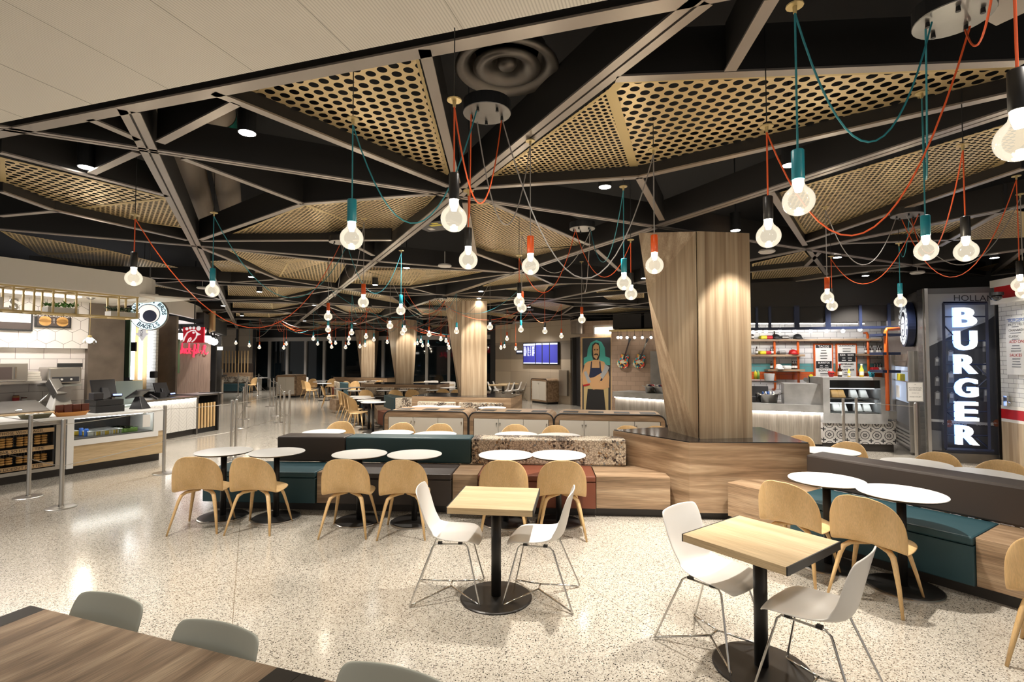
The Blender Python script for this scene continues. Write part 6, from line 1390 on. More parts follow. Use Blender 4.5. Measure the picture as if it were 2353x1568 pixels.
# brick wall with guitars
BP = Plane(V(1405, 825, 17.6), V(1560, 825, 16.6))
struct('wall_brick', slab(BP, 0, BP.L + 1.5, -.1, 0, 0, 2.72), 'tile_brick', 'brown brick-tiled wall with two guitars', rz=BP.rz)
t0, t1 = TX(BP, 1560), TX(BP, 1495); struct('door_2', slab(BP, min(t0, t1), max(t0, t1), 0, .06, 0, 2.05), 'steel_dark', 'dark grey steel door in the brick wall', rz=BP.rz)
struct('trim_20', slab(BP, 0, BP.L + 1.5, -.1, .3, 2.72, 2.78), 'gold_paint', 'lit rail over the brick wall', rz=BP.rz)
for i in range(5): a_ = .1 + i * 1.05; struct('trim_2%d' % (i + 1), slab(BP, a_, a_ + .95, .1, .14, 2.82, 3.3), 'web', 'dark screen panel over the brick wall', rz=BP.rz)
def guitar(cx, cy, lab, tilt):
    c = BP.at(cx, cy, .12); t = thing('guitar', lab, 'guitar', c, BP.rz)
    vd = BP.d if BP.d.x > 0 else -BP.d; a_ = tilt; up = (Z * math.cos(a_) + vd * math.sin(a_)); sd_ = (vd * math.cos(a_) - Z * math.sin(a_))
    out = []
    for (x, y) in ((0, -.26), (.12, -.245), (.19, -.17), (.2, -.08), (.15, 0), (.125, .06), (.14, .12), (.145, .17), (.10, .215), (.03, .22), (-.03, .22), (-.10, .215), (-.145, .17), (-.14, .12), (-.125, .06), (-.15, 0), (-.2, -.08), (-.19, -.17), (-.12, -.245)): out.append(c + sd_ * x + up * y)
    part('body', MB().extr([o_ - BP.n * .09 for o_ in out], BP.n * .1), 'black_gloss', t, world=True, label='black sides'); part('painted_top', MB().extr([o_ + BP.n * .011 for o_ in out], BP.n * .006), 'painted_guitar', t, world=True, label='bright mosaic top')
    cc = c + up * .08 + BP.n * .02; part('sound_hole', MB().extr([cc + (sd_ * math.cos(k_ * .5236) + up * math.sin(k_ * .5236)) * .045 for k_ in range(12)], BP.n * .002), 'black', t, world=True)
    part('neck', MB().hexa([c + sd_ * x + up * y + BP.n * z for x, y, z in ((-.028, .1, .02), (.028, .1, .02), (.028, .1, .03), (-.028, .1, .03))], [c + sd_ * x + up * y + BP.n * z for x, y, z in ((-.022, .62, .02), (.022, .62, .02), (.022, .62, .03), (-.022, .62, .03))]), 'bottle_brown', t, world=True)
    part('headstock', MB().extr([c + sd_ * x + up * y + BP.n * .015 for x, y in ((-.022, .62), (.022, .62), (.045, .78), (-.045, .78))], BP.n * .015), 'black', t, world=True)
guitar(1433, 829, 'guitar with orange and red mosaic top, left of two on the brick wall', .30); guitar(1470, 829, 'guitar with teal and yellow mosaic top, right of two on the brick wall', .36)
for i, x in enumerate((1420, 1427, 1441, 1458, 1476, 1496, 1508)):
    p = BP.at(x, 776, .4); t = thing('string_bulb', 'round bare bulb on the rail over the guitars, %s from the left' % ORD[i], 'lamp', p, 0, 'bare bulbs over the guitars'); part('bulb', MB().ball((0, 0, 0), .045, 10), 'lamp_soft', t, smooth=True); part('holder', MB().lathe([(.025, .04), (.02, .09), (1e-4, .09)], n=10), 'black', t); part('stem', MB().tube([(0, 0, .08), (0, 0, max(.1, 2.74 - p.z))], .006, 5), 'black', t)
# ------------------------------------------------------------------ taco counter
k0, k1, k2, k3, k4 = G(1408, 973), G(1526, 986), G(1729, 1027), G(1893, 1036), G(2062, 1041)
QA, QB, QC = Plane(k0, k1), Plane(k2, k3), Plane(k3, k4)
for pl, lab, a_, b_ in ((QA, 'grey stone counter with lit wood front behind the waste cabinets', 0, QA.L + 1.6), (QB, 'grey stone counter with lit wood front right of the column', -.4, QB.L)):
    t = thing('stone_counter', lab, 'counter', pl.P(.8, -.4, 0), pl.rz)
    part('wood_front', slab(pl, a_, b_, -.5, -.12, .10, .70), 'grey_z', t, world=True, label='upright grey-brown planks'); part('stone_top', slab(pl, a_, b_, -.8, .0, .74, .885), 'stone', t, world=True)
    part('led_strip', slab(pl, a_ + .02, b_ - .02, -.10, -.06, .715, .738), 'led', t, world=True, label='bright light strip'); part('toe_kick', slab(pl, a_, b_, -.5, -.18, 0, .10), 'black', t, world=True)
s0, s1 = TX(QB, 1801, 910, -.15), QB.L; t = single('stone_screen', slab(QB, s0, s1, -.55, -.10, .885, 1.30), 'stone', 'raised grey stone box on the taco counter', 'stone box', rz=QB.rz)
# display case in a stone frame over floral tiles
t = thing('display_case', 'stone-framed lit display case of wrapped cookies over floral tiles', 'display case', QC.P(QC.L / 2, -.4, 0), QC.rz); L_ = QC.L; c0_, c1_ = 0.0, TX(QC, 2039, 900, .02); i0, i1 = TX(QC, 1907, 900, .02), TX(QC, 2024, 900, .02)
rot = QC
part('tiled_base', slab(QC, 0, L_, -.6, -.03, .15, .60), 'floral_tile', t, world=True, label='black and white floral tiles'); part('toe_kick', slab(QC, 0.02, L_ - .02, -.6, -.08, 0, .15), 'toe_kick', t, world=True)
zc = lambda y: ZX(1960, y, .02, QC)
zt1, zo1, zo0, zb_ = zc(868), zc(874), zc(951), zc(974)
mb = slab(QC, c0_, i0, -.75, .02, zb_, zt1); slab(QC, i1, c1_, -.75, .02, zb_, zt1, mb); slab(QC, i0, i1, -.75, .02, zb_, zo0, mb); slab(QC, i0, i1, -.75, .02, zo1, zt1, mb); slab(QC, c1_, L_, -.75, .02, zc(962), zc(944), mb)
part('stone_frame', mb, 'stone', t, world=True); part('back', slab(QC, i0, i1, -.74, -.70, zo0, zo1), 'black', t, world=True)
part('upper_hood', slab(QC, i0, i1, -.5, -.02, zc(893), zo1), 'black', t, world=True)
for y in (893.5, 928): part('light_strip', slab(QC, i0 + .03, i1 - .03, -.2, -.16, zc(y) - .012, zc(y)), 'led_white', t, world=True)
for y in (917, 949): part('glass_shelf', slab(QC, i0, i1, -.6, -.05, zc(y) - .015, zc(y)), 'steel_dark', t, world=True)
part('glass_front', slab(QC, i0, i1, -.012, -.006, zo0, zo1), 'glass', t, world=True)
for r_, yb in enumerate((917, 949)):
    for i, x in enumerate((1918, 1933, 1962, 1985) if r_ == 0 else (1921, 1937, 1971, 1992)):
        s_ = TX(QC, x + 2, 900, -.2); c = QC.P(s_, -.25, zc(yb) + .003); o = single('cookie_bag', MB().hexa([QC.P(s_ + a_, b_, zc(yb) + .004) for a_, b_ in ((-.07, -.32), (.07, -.32), (.07, -.18), (-.07, -.18))], [QC.P(s_ + a_, b_, zc(yb) + .16) for a_, b_ in ((-.06, -.34), (.06, -.34), (.06, -.28), (-.06, -.28))]), 'bagel' if (r_ == 0 and i < 2) else 'paper', '%s bag of cookies on the %s shelf of the display case, %s from left' % ('brown' if (r_ == 0 and i < 2) else 'white', ('upper', 'lower')[r_], ORD[i]), 'cookie bag', 'cookie bags in the display case', bevel=.015)
        if r_ == 0: part('red_label', slab(QC, s_ - .035, s_ + .035, -.245, -.242, zc(yb) + .06, zc(yb) + .10), 'red', o, world=True)
# back wall of the taco shop
YB = 12.7; TB = Plane(V(1640, 825, YB + .4), V(2120, 825, YB - .3)); zz = lambda y: ZX(1850, y, 0, TB)
xs0, xs1 = TX(TB, 1650), TX(TB, 2027)
R_ = (TB.d.x > 0)
for nm, z0, z1, mt in (('wall_taco_1', 0, zz(873), 'tile_trejo'), ('wall_taco_2', zz(873), zz(855), 'tile_orange'), ('wall_taco_3', zz(855), zz(836), 'tile_teal'), ('wall_taco_4', zz(836), 2.75, 'tile_trejo')):
    struct(nm.replace('wall_taco_', 'trim_3'), slab(TB, xs0, xs1, -.1, 0, z0, z1), mt, 'tiled back wall band of the taco shop', rz=TB.rz)
struct('trim_35', slab(TB, xs1, xs1 + 2.5, -.1, .02, 0, 3.3), 'steel_dark', 'dark metal panel right of the tiles', rz=TB.rz)
TT = Plane(V(1640, 825, 10.9), V(2060, 825, 10.0)); zT = ZX(1850, 752, 0, TT)
struct('trim_36', slab(TT, TX(TT, 1640), TX(TT, 2066), -.10, .0, zT - .05, zT), 'navy', 'lower rail of the dark screen over the counter', rz=TT.rz)
struct('trim_37', slab(TT, TX(TT, 1640), TX(TT, 2066), -.10, .0, zT + .42, zT + .95), 'web', 'upper band of the dark screen over the counter', rz=TT.rz)
for i, x in enumerate((1700, 1741, 1771, 1830, 1836, 1902, 1908, 1980, 2046)): s_ = TX(TT, x); struct('trim_4%d' % i, slab(TT, s_ - .025, s_ + .025, -.08, .0, zT, zT + .45), 'navy', 'upright of the dark screen', rz=TT.rz)
struct('trim_38', slab(TT, TX(TT, 1640), TX(TT, 2060), -.06, -.04, zT + .10, zT + .42), 'web', 'mesh infill of the dark screen', rz=TT.rz)
for i, (x, y) in enumerate(((1731, 764), (1746, 761), (1760, 762), (1792, 760), (1826, 761), (1863, 761), (1899, 761), (1937, 761), (1976, 758))):
    p = V(x, y, 11.8); t = thing('string_bulb', 'round bare bulb on the track over the taco counter, %s from the left' % ORD[i], 'lamp', p, 0, 'bare bulbs over the taco counter'); part('bulb', MB().ball((0, 0, 0), .042, 10), 'lamp_soft', t, smooth=True); part('holder', MB().lathe([(.02, .04), (.02, .08), (1e-4, .08)], n=10), 'black', t); part('stem', MB().tube([(0, 0, .07), (0, 0, .15)], .006, 5), 'black', t)
a_, b_ = V(1722, 757, 11.8), V(1985, 755, 11.8); z_ = V(1850, 760, 11.8).z + .17; single('lamp_track', MB().box(((a_.x + b_.x) / 2, 11.8, z_), (b_.x - a_.x, .05, .05)), 'steel', 'straight steel lamp track over the taco counter', 'lamp track')
ld = bpy.data.lights.new('area', 'AREA'); ld.energy = 60; ld.shape = 'RECTANGLE'; ld.size = 3.0; ld.size_y = .2; ld.color = (1, .96, .93); lo = bpy.data.objects.new('area', ld); C.objects.link(lo); lo.location = ((a_.x + b_.x) / 2, 11.7, z_ - .04); lo.rotation_euler = (.45, 0, 0)
# shelves, pipes, goods
off = .0
def shelf(xa, xb, y, lab, D=.28):
    s0, s1 = TX(TB, xa, y, D), TX(TB, xb, y, D); z = ZX((xa + xb) / 2, y, D, TB)
    if s0 > s1: s0, s1 = s1, s0
    single('pipe_shelf', slab(TB, s0, s1, 0.02, D, z - .05, z), 'plank_x', lab, 'shelf', 'wooden shelves on orange pipes', rz=TB.rz); return z
zs = {}
zs[1] = shelf(1690, 2026, 779, 'longest wooden shelf along the top of the white tiles'); zs[2] = shelf(1690, 1850, 815, 'middle shelf at left, holding a red cap'); zs[3] = shelf(1765, 1850, 849, 'lower shelf at left, holding grey shirts and bottles')
zs[4] = shelf(1976, 2055, 813, 'upper short shelf at right with dark bottles'); zs[5] = shelf(1984, 2055, 853, 'lower short shelf at right with dark bottles')
def pipe(x, ya, yb, lab, elbow_top=None, elbow_bot=False, D=.16):
    s_ = TX(TB, x, 820, D); zt, zb = ZX(x, ya, D, TB), ZX(x, yb, D, TB); path = []
    if elbow_bot: path += [TB.P(s_, .0, zb), TB.P(s_, D * .7, zb), TB.P(s_, D, zb + .05)]
    else: path += [TB.P(s_, D, zb)]
    path += [TB.P(s_, D, zt - .05)] + ([TB.P(s_, D * .7, zt), TB.P(s_, 0, zt)] if elbow_top else [TB.P(s_, D, zt)])
    t = thing('shelf_pipe', lab, 'pipe', path[0], 0, 'orange pipes carrying the shelves'); part('pipe', MB().tube(path, .028, 12), 'pipe', t, world=True, smooth=True)
    for z in zs.values():
        if zb < z < zt: part('flange', MB().lathe([(.05, z - .06), (.05, z - .05), (1e-4, z - .05)], TB.P(s_, D, 0), 12), 'pipe', t, world=True)
pipe(1780, 783, 896, 'orange pipe left of two under the cap shelf', None, True); pipe(1834, 783, 885, 'orange pipe right of two under the cap shelf'); pipe(1995, 765, 880, 'orange pipe with elbow at the right shelves', True); 
p = V(2040, 944, 9.7); pt = V(2040, 757, 9.7)
single('shelf_pipe', MB().tube([(p.x, 9.7, p.z), (p.x, 9.7, pt.z - .05), (p.x + .02, 9.7, pt.z), (p.x + .25, 9.7, pt.z + .01)], .035, 14), 'pipe', 'thick orange pipe standing on the counter end', 'pipe', 'orange pipes carrying the shelves', smooth=True)
for i, (y, lab) in enumerate(((770, 'blue-black shelf end on the metal wall, topmost'), (813, 'blue-black shelf end on the metal wall, middle'), (854, 'blue-black shelf end on the metal wall, lowest'))):
    p = V(2042, y, 9.75); single('metal_shelf', MB().box((p.x, 9.85, p.z), (.34, .36, .05)), 'navy', lab, 'shelf')
def bottle(p, lab, m_='bottle_brown', grp='dark bottles on the pipe shelves', h=.2, cap='black'):
    t = thing('bottle', lab, 'bottle', p, 0, grp); k_ = h / .2
    part('body', MB().lathe([(.028 * k_, 0), (.030 * k_, .01), (.030 * k_, .11 * k_), (.012 * k_, .15 * k_), (.011 * k_, .19 * k_), (1e-4, .19 * k_)], n=12), m_, t, smooth=True); part('paper_label', MB().lathe([(.031 * k_, .03 * k_), (.031 * k_, .085 * k_)], n=12), 'paper', t); part('cap', MB().lathe([(.014 * k_, .18 * k_), (.014 * k_, .2 * k_), (1e-4, .2 * k_)], n=10), cap, t)
for zi, xs_, nm in ((1, (1730, 1780, ), 'top shelf'), (2, (1739, 1772, 1776), 'middle left shelf'), (3, (1772, 1821, 1826, 1830), 'lower left shelf'), (4, (1990, 1997, 2004, 2017, 2022, 2028, 2033), 'upper right shelf'), (5, (2010, 2016, 2022, 2028, 2035, 2046), 'lower right shelf')):
    for i, x in enumerate(xs_): bottle(TB.P(TX(TB, x, 815, .14), .14, zs[zi]), 'dark bottle with pale label on the %s, %s from left' % (nm, ORD[i]))
def cap_(x, zi, m_, lab):
    p = TB.P(TX(TB, x, 800, .14), .14, zs[zi]); t = thing('cap', lab, 'cap', p, TB.rz); part('crown', MB().lathe([(.10, 0), (.10, .04), (.08, .10), (.03, .125), (1e-4, .127)], n=18), m_, t, smooth=True); part('brim', MB().hexa([(-.07, -.18, .0), (.07, -.18, .0), (.09, -.06, .01), (-.09, -.06, .01)], [(-.07, -.18, .012), (.07, -.18, .012), (.09, -.06, .03), (-.09, -.06, .03)]), m_, t)
cap_(1783, 1, 'black', 'black cap on the top shelf, left'); cap_(1833, 1, 'black', 'black cap on the top shelf, right'); cap_(1822, 2, 'red', 'red cap on the middle shelf'); cap_(1788, 3, 'paper', 'white cap on the lower shelf')
for x, zi, m_, lab in ((1754, 1, 'yellow', 'folded yellow shirt on the top shelf'), (1766, 1, 'red', 'folded red shirt on the top shelf'), (1803, 1, 'steel_dark', 'folded grey patterned shirt on the top shelf'), (1752, 2, 'yellow', 'folded yellow shirt pile on the middle shelf'), (1762, 2, 'red', 'folded red shirt pile on the middle shelf'), (1796, 2, 'steel_dark', 'rolled grey shirts on the middle shelf'), (1807, 3, 'paper', 'rolled grey shirts on the lower shelf'), (2006, 5, 'red', 'red bag of crisps on the lower right shelf')):
    p = TB.P(TX(TB, x, 810, .14), .14, zs[zi]); single('folded_shirt' if 'shirt' in lab else 'crisp_bag', MB().box((p.x, p.y, p.z + .045), (.17, .2, .09), TB.rz), m_, lab, 'shirt' if 'shirt' in lab else 'bag', bevel=.03)
# menu boards in orange frames
for xa, xb, lab, secs in ((1871, 1915, 'orange-framed menu board headed TACOS', (('TACOS', 793, 800, 'black'), ('', 801, 828, 'paper'), ('BURRITOS', 830, 847, 'black'), ('BOWLS', 848, 868, 'paper'))),
                          (1922, 1970, 'orange-framed menu board headed QUESADILLAS', (('QUESADILLAS', 791, 811, 'paper'), ('KIDS   SIDES', 812, 832, 'black'), ('BEVERAGES', 833, 845, 'paper'), ('DRAFT BEER', 846, 868, 'paper')))):
    s0, s1 = TX(TB, xa, 820, .06), TX(TB, xb, 820, .06); z1, z0 = ZX(xa, 790, .06, TB), ZX(xa, 885, .06, TB)
    if s0 > s1: s0, s1 = s1, s0
    t = thing('menu_board', lab, 'menu board', TB.P((s0 + s1) / 2, .03, z0), TB.rz); part('frame', slab(TB, s0, s1, .0, .05, z0, z1), 'pipe', t, world=True); vd = TB.d if TB.d.x > 0 else -TB.d
    part('sheet', slab(TB, s0 + .03, s1 - .03, .05, .055, z0 + .03, z1 - .03), 'paper', t, world=True)
    for tx, ya, yb, mt in secs:
        za, zb = ZX(xa, ya, .06, TB), ZX(xa, yb, .06, TB)
        if mt == 'black': part('dark_band', slab(TB, s0 + .04, s1 - .04, .055, .058, zb, za), 'black', t, world=True)
        if tx:
            part('heading', text(tx, .075 if len(tx) < 8 else .058, TB.P((s0 + s1) / 2, .060, za - .045), vd, Z, bold=.001), 'paper' if mt == 'black' else 'black', t, world=True)
        if zb < za - .09: lines(t, TB, s0 + .1, s1 - .1, zb + .01, za - (.09 if tx else .02), .0585, 'paper' if mt == 'black' else 'steel_dark', max(1, int((za - zb - .08) / .05)), 1 if mt != 'black' else 2, seed=int(ya))
# goods on the counter and case
for x, m_, lab, cp in ((1930, 'bottle_brown', 'brown beer bottle standing on the display case', 'red'), (1951, 'cheese', 'amber bottle standing on the display case', 'paper'), (1980, 'cheese', 'golden beer bottle standing on the display case', 'paper')):
    bottle(QC.P(TX(QC, x, 868, -.3), -.3, zt1), lab, m_, 'beer bottles on the display case', .26 if x != 1951 else .18, cp)
def skull(x, m_, lab):
    c = QC.P(TX(QC, x, 868, -.25), -.25, zt1); t = thing('skull_mug', lab, 'mug', c, QC.rz); part('cup', MB().lathe([(.03, 0), (.045, .02), (.055, .07), (.058, .11), (.05, .112), (1e-4, .10)], n=16), m_, t, smooth=True)
    for s in (-1, 1): 
        o = part('eye_socket', MB().ball(QC.P(TX(QC, x, 868, -.25) + s * .022, -.195, zt1 + .075), .015, 8), 'black', t, world=True)
skull(1910, 'red', 'red skull-shaped mug on the display case'); skull(2003, 'teal', 'blue skull-shaped mug on the display case')
def tub(p, lab, r=.19, h=.17):
    t = thing('steel_tub', lab, 'tub', p, 0, 'steel tubs on the stone counter'); part('body', MB().lathe([(r * .82, 0), (r, h), (r * 1.05, h + .01), (r * .96, h), (r * .8, .02), (1e-4, .02)], n=28, sy=.75), 'steel', t, smooth=True)
    for s in (-1, 1): part('handle', MB().tube([(s * r, -.05, h - .01), (s * (r + .06), -.04, h + .03), (s * (r + .06), .04, h + .03), (s * r, .05, h - .01)], .008, 6), 'steel', t)
    return p
p = tub(QB.P(TX(QB, 1767, 925, -.35), -.35, .885), 'steel tub of ice and small blue-capped bottles on the taco counter'); 
for i in range(12): a_ = i * 2.4; r_ = .04 + .009 * i; single('water_bottle', MB().lathe([(.022, 0), (.024, .08), (.01, .12), (1e-4, .125)], (p.x + r_ * math.cos(a_), p.y + r_ * .7 * math.sin(a_), p.z + .11), 10), 'blue' if i % 2 else 'white_top', 'small water bottle standing in the steel tub', 'bottle', 'water bottles in the steel tub', smooth=True)
for x, lab in ((1496, 'steel tub of wrapped cutlery on the far stone counter, left'), (1519, 'steel tub of wrapped cutlery half hidden by the column')):
    p = tub(QA.P(TX(QA, x, 905, -.3), -.3, .885), lab, .17)
    for i in range(6): a_ = i * 1.05; single('wrapped_item', MB().box((p.x + .07 * math.cos(a_), p.y + .05 * math.sin(a_), p.z + .17), (.09, .04, .12), a_, .5), ['paper', 'navy', 'red'][i % 3], 'small wrapped packet sticking up from a steel tub', 'packet', 'packets in the steel tubs', bevel=.01)
c = QB.P(TX(QB, 1745, 905, -.5), -.5, .885); register(c, math.atan2(-QB.n.x, QB.n.y) + math.pi, 'black register and lit phone reader behind the steel tub', base=False)
for x, m_, lab in ((1736, 'yellow', 'yellow squeeze bottle behind the column edge'), (1742, 'salad', 'green squeeze bottle behind the column edge')):
    p = V(x, 862, 12.3); single('squeeze_bottle', MB().lathe([(.035, 0), (.035, .15), (.01, .19), (1e-4, .22)], (p.x, p.y, p.z - .1), 12), m_, lab, 'bottle', smooth=True)
p = V(1758, 866, 12.3); single('kitchen_shelf', MB().box((p.x - .1, 12.45, p.z - .12), (.75, .4, .03)), 'steel', 'steel kitchen shelf with squeeze bottles behind the column', 'shelf'); single('white_bucket', MB().lathe([(1e-4, 0), (.1, 0), (.12, .17), (1e-4, .17)], (p.x + .15, 12.4, p.z - .1), 16), 'paper', 'white tub on the kitchen shelf', 'tub')
p = QB.P(TX(QB, 1858, 880, -.6), -.65, .885); t = thing('beer_tap', 'beer tap with round badge behind the stone box', 'tap', p, QB.rz); part('column', MB().tube([(0, 0, 0), (0, 0, .5)], .025, 10), 'chrome', t); part('handle', MB().tube([(.03, 0, .4), (.03, 0, .56)], .018, 8), 'bottle_brown', t); part('badge', MB().tube([(-.05, -.03, .48), (-.05, -.05, .48)], .045, 16), 'steel_dark', t); part('badge', MB().tube([(.05, -.03, .56), (.05, -.05, .56)], .035, 16), 'yellow', t)
# ------------------------------------------------------------------ metal wall with fridge and oval sign
MW = Plane(V(2026, 825, 12.4), G(2131, 1060)); vdm = MW.d if MW.d.y < 0 else -MW.d
struct('wall_metal', slab(MW, 0, MW.L - .02, -.05, 0, 0, 3.05), 'steel_dark', 'dark brushed metal wall', rz=MW.rz)
f0, f1 = TX(MW, 2066, 1000), TX(MW, 2113, 1000); t = thing('drinks_fridge', 'tall glass-door drinks fridge with bluish light', 'fridge', MW.P((f0 + f1) / 2, .1, 0), MW.rz)
zf = ZX(2085, 808, .05, MW)
part('case', slab(MW, f0, f1, .0, .05, .05, zf), 'steel_dark', t, world=True); part('upper_panel', slab(MW, f0 + .1, f1 - .15, .05, .07, zf - .28, zf - .05), 'taupe_metal', t, world=True)
part('lit_interior', slab(MW, f0 + .12, f1 - .18, .05, .06, .95, zf - .3), 'fridge_glow', t, world=True, label='pale blue lit interior'); part('lower_glass', slab(MW, f0 + .12, f1 - .18, .05, .06, .50, .93), 'mural_grey', t, world=True)
part('notice', slab(MW, f0 + .2, f0 + .5, .065, .07, 1.0, 1.25), 'paper', t, world=True); part('left_post', slab(MW, f0, f0 + .1, .05, .12, .05, zf), 'steel', t, world=True); part('right_post', slab(MW, f1 - .16, f1 - .08, .05, .12, .05, zf), 'steel', t, world=True)
for i in range(5): part('grille_bar', slab(MW, f0 + .1, f1 - .1, .05, .08, .10 + i * .07, .14 + i * .07), 'steel', t, world=True)
for i in range(3): part('shelf', slab(MW, f0 + .12, f1 - .18, .061, .08, 1.35 + i * .2, 1.365 + i * .2), 'steel', t, world=True)
for i in range(6): part('bottle', slab(MW, f0 + .45 + i * .09, f0 + .50 + i * .09, .062, .1, 1.365, 1.50), 'yellow', t, world=True)
p = MW.at(2079, 746, .12); t = thing('oval_sign', 'oval lit sign with white rim letters and a face, on the metal wall', 'sign', p)
nm_ = MW.n; rr = .44
part('casing', disc(p, rr * .78, vdm, Z, nm_, -.1, .02, sy=1.25), 'navy', t, world=True, label='dark blue casing')
ps = p; part('rim_lettering', merge(ringtext('TREJOS TACOS', ps, rr * .62, vdm, Z, nm_, .17, 200, -20, d=.03, sy=1.27), ringtext('LOS ANGELES', ps, rr * .62, vdm, Z, nm_, .12, 215, 325, False, d=.03, sy=1.27)), 'letter_white', t, world=True)
part('rim_line', merge(disc(ps, rr * .47, vdm, Z, nm_, .021, .025, sy=1.35)), 'letter_white', t, world=True); part('field', disc(ps, rr * .42, vdm, Z, nm_, .026, .028, sy=1.35), 'navy', t, world=True); part('face', disc(ps - Z * .03, rr * .27, vdm, Z, nm_, .029, .032, sy=1.55), 'letter_white', t, world=True, label='white face shape')
mb = MB()
for (a_, b_, w1, h1) in ((-.05, .04, .035, .014), (.05, .04, .035, .014), (0, -.075, .06, .02), (0, -.115, .03, .03)): mb.box((0, 0, 0), (0, 0, 0)); cc = ps + vdm * a_ + Z * (b_ - .03) + nm_ * .034; mb.hexa([cc + vdm * x + Z * z for x, z in ((-w1, -h1), (w1, -h1), (w1, h1), (-w1, h1))], [cc + vdm * x + Z * z + nm_ * .002 for x, z in ((-w1, -h1), (w1, -h1), (w1, h1), (-w1, h1))])
part('features', mb, 'navy', t, world=True)
# ------------------------------------------------------------------ mural wall with vertical lit sign
BU = Plane(G(2133, 1060), G(2304, 1068)); bv = BU.d if BU.d.x > 0 else -BU.d
struct('wall_burger', slab(BU, 0, BU.L, -.25, -.01, 0, 3.05), 'mural_grey', 'grey picture wall behind the lit sign', rz=BU.rz)
def onb(pts, o, th=.004): return MB().extr([BU.at(1980 + x / 3.563, 640 + y / 3.563, o) for x, y in pts], BU.n * th)
t = thing('picture_wall', 'grey printed street picture covering the wall behind the lit sign', 'mural', BU.P(BU.L / 2, .0, .15), BU.rz)
part('printed_sky', onb([(530, 130), (1128, 115), (1140, 900), (545, 900)], -.008), 'mural_sky', t, world=True, label='pale printed sky')
part('printed_building', onb([(543, 560), (690, 490), (840, 420), (1010, 360), (1128, 270), (1142, 1480), (548, 1420)], -.003), 'mural_dark', t, world=True, label='dark printed brick building')
part('cornice', onb([(543, 545), (690, 472), (840, 400), (1010, 335), (1128, 255), (1128, 275), (1010, 360), (840, 420), (690, 492), (543, 562)], .002), 'mural_light', t, world=True)
for (x, y, w_, h_) in ((598, 640, 40, 75), (706, 585, 46, 90), (598, 800, 40, 80), (706, 760, 50, 95), (990, 500, 52, 100), (985, 690, 52, 100), (598, 920, 48, 120), (715, 930, 42, 90), (1000, 900, 48, 110)):
    o = part('printed_window', onb([(x, y + h_), (x, y + 14), (x + w_ / 2, y), (x + w_, y + 14), (x + w_, y + h_)], .002), 'mural_grey', t, world=True); part('pane_highlight', onb([(x + 8, y + h_ * .55), (x + 8, y + 18), (x + w_ - 8, y + 18), (x + w_ - 8, y + h_ * .55)], .007), 'mural_light', o, world=True)
part('printed_awning', onb([(553, 1150), (1135, 1190), (1135, 1210), (553, 1172)], .002), 'mural_light', t, world=True); part('printed_shopfront', onb([(556, 1240), (650, 1250), (655, 1410), (560, 1405)], .002), 'mural_grey', t, world=True)
for x, y in ((717, 1190), (1103, 1185)):
    o = part('round_badge', onb([(x + 27 * math.cos(i * .5236), y + 30 * math.sin(i * .5236)) for i in range(12)], .004), 'rust_fabric', t, world=True); c = BU.at(1980 + x / 3.563, 640 + y / 3.563, .011); part('badge_lettering', text('Coca-Cola', .05, c, bv, Z, shear=.25), 'mural_sky', o, world=True)
c = BU.at(1980 + 920 / 3.563, 640 + 1192 / 3.563, .006); part('shop_lettering', text('COSMO      SUNDRIES', .075, c, bv, Z), 'mural_sky', t, world=True)
c = BU.at(1980 + 950 / 3.563, 640 + 165 / 3.563, .0); part('roof_sign_lettering', text('HOLLAND', .15, c, bv - Z * .05, Z), 'mural_dark', t, world=True)
for nm2, px_, m_ in (('trim_51', 0, 'steel'), ('trim_52', BU.L - .05, 'steel')): struct(nm2, slab(BU, px_, px_ + .05, -.25, .03, 0, 3.05), m_, 'polished edge strip of the picture wall', rz=BU.rz)
struct('baseboard_sign', slab(BU, 0, BU.L, -.02, .02, 0, .16), 'steel_dark', 'dark base under the picture wall', rz=BU.rz)
t = thing('vertical_sign', 'tall frame sign spelling BURGER in lit white letters', 'sign', BU.P(BU.L * .6, .12, .25), BU.rz)
def bar(x0, y0, x1, y1, w_=.028, o=.10): return MB().tube([BU.at(1980 + x0 / 3.563, 640 + y0 / 3.563, o), BU.at(1980 + x1 / 3.563, 640 + y1 / 3.563, o)], w_, 4)
part('frame', merge(bar(665, 205, 1025, 202), bar(1022, 202, 1048, 1405), bar(668, 205, 690, 1395), bar(690, 1398, 1080, 1415)), 'navy', t, world=True, label='dark blue square-bar frame')
part('frame_brace', merge(*[bar(*b_, .012) for b_ in ((670, 315, 1028, 312), (675, 508, 1030, 512), (678, 702, 1035, 706), (680, 895, 1038, 900), (685, 1090, 1042, 1092), (688, 1283, 1045, 1290), (680, 390, 780, 500), (940, 715, 1036, 810), (1036, 815, 945, 895), (690, 1085, 790, 990), (695, 1090, 790, 1170), (940, 1305, 1040, 1390))]), 'navy', t, world=True)
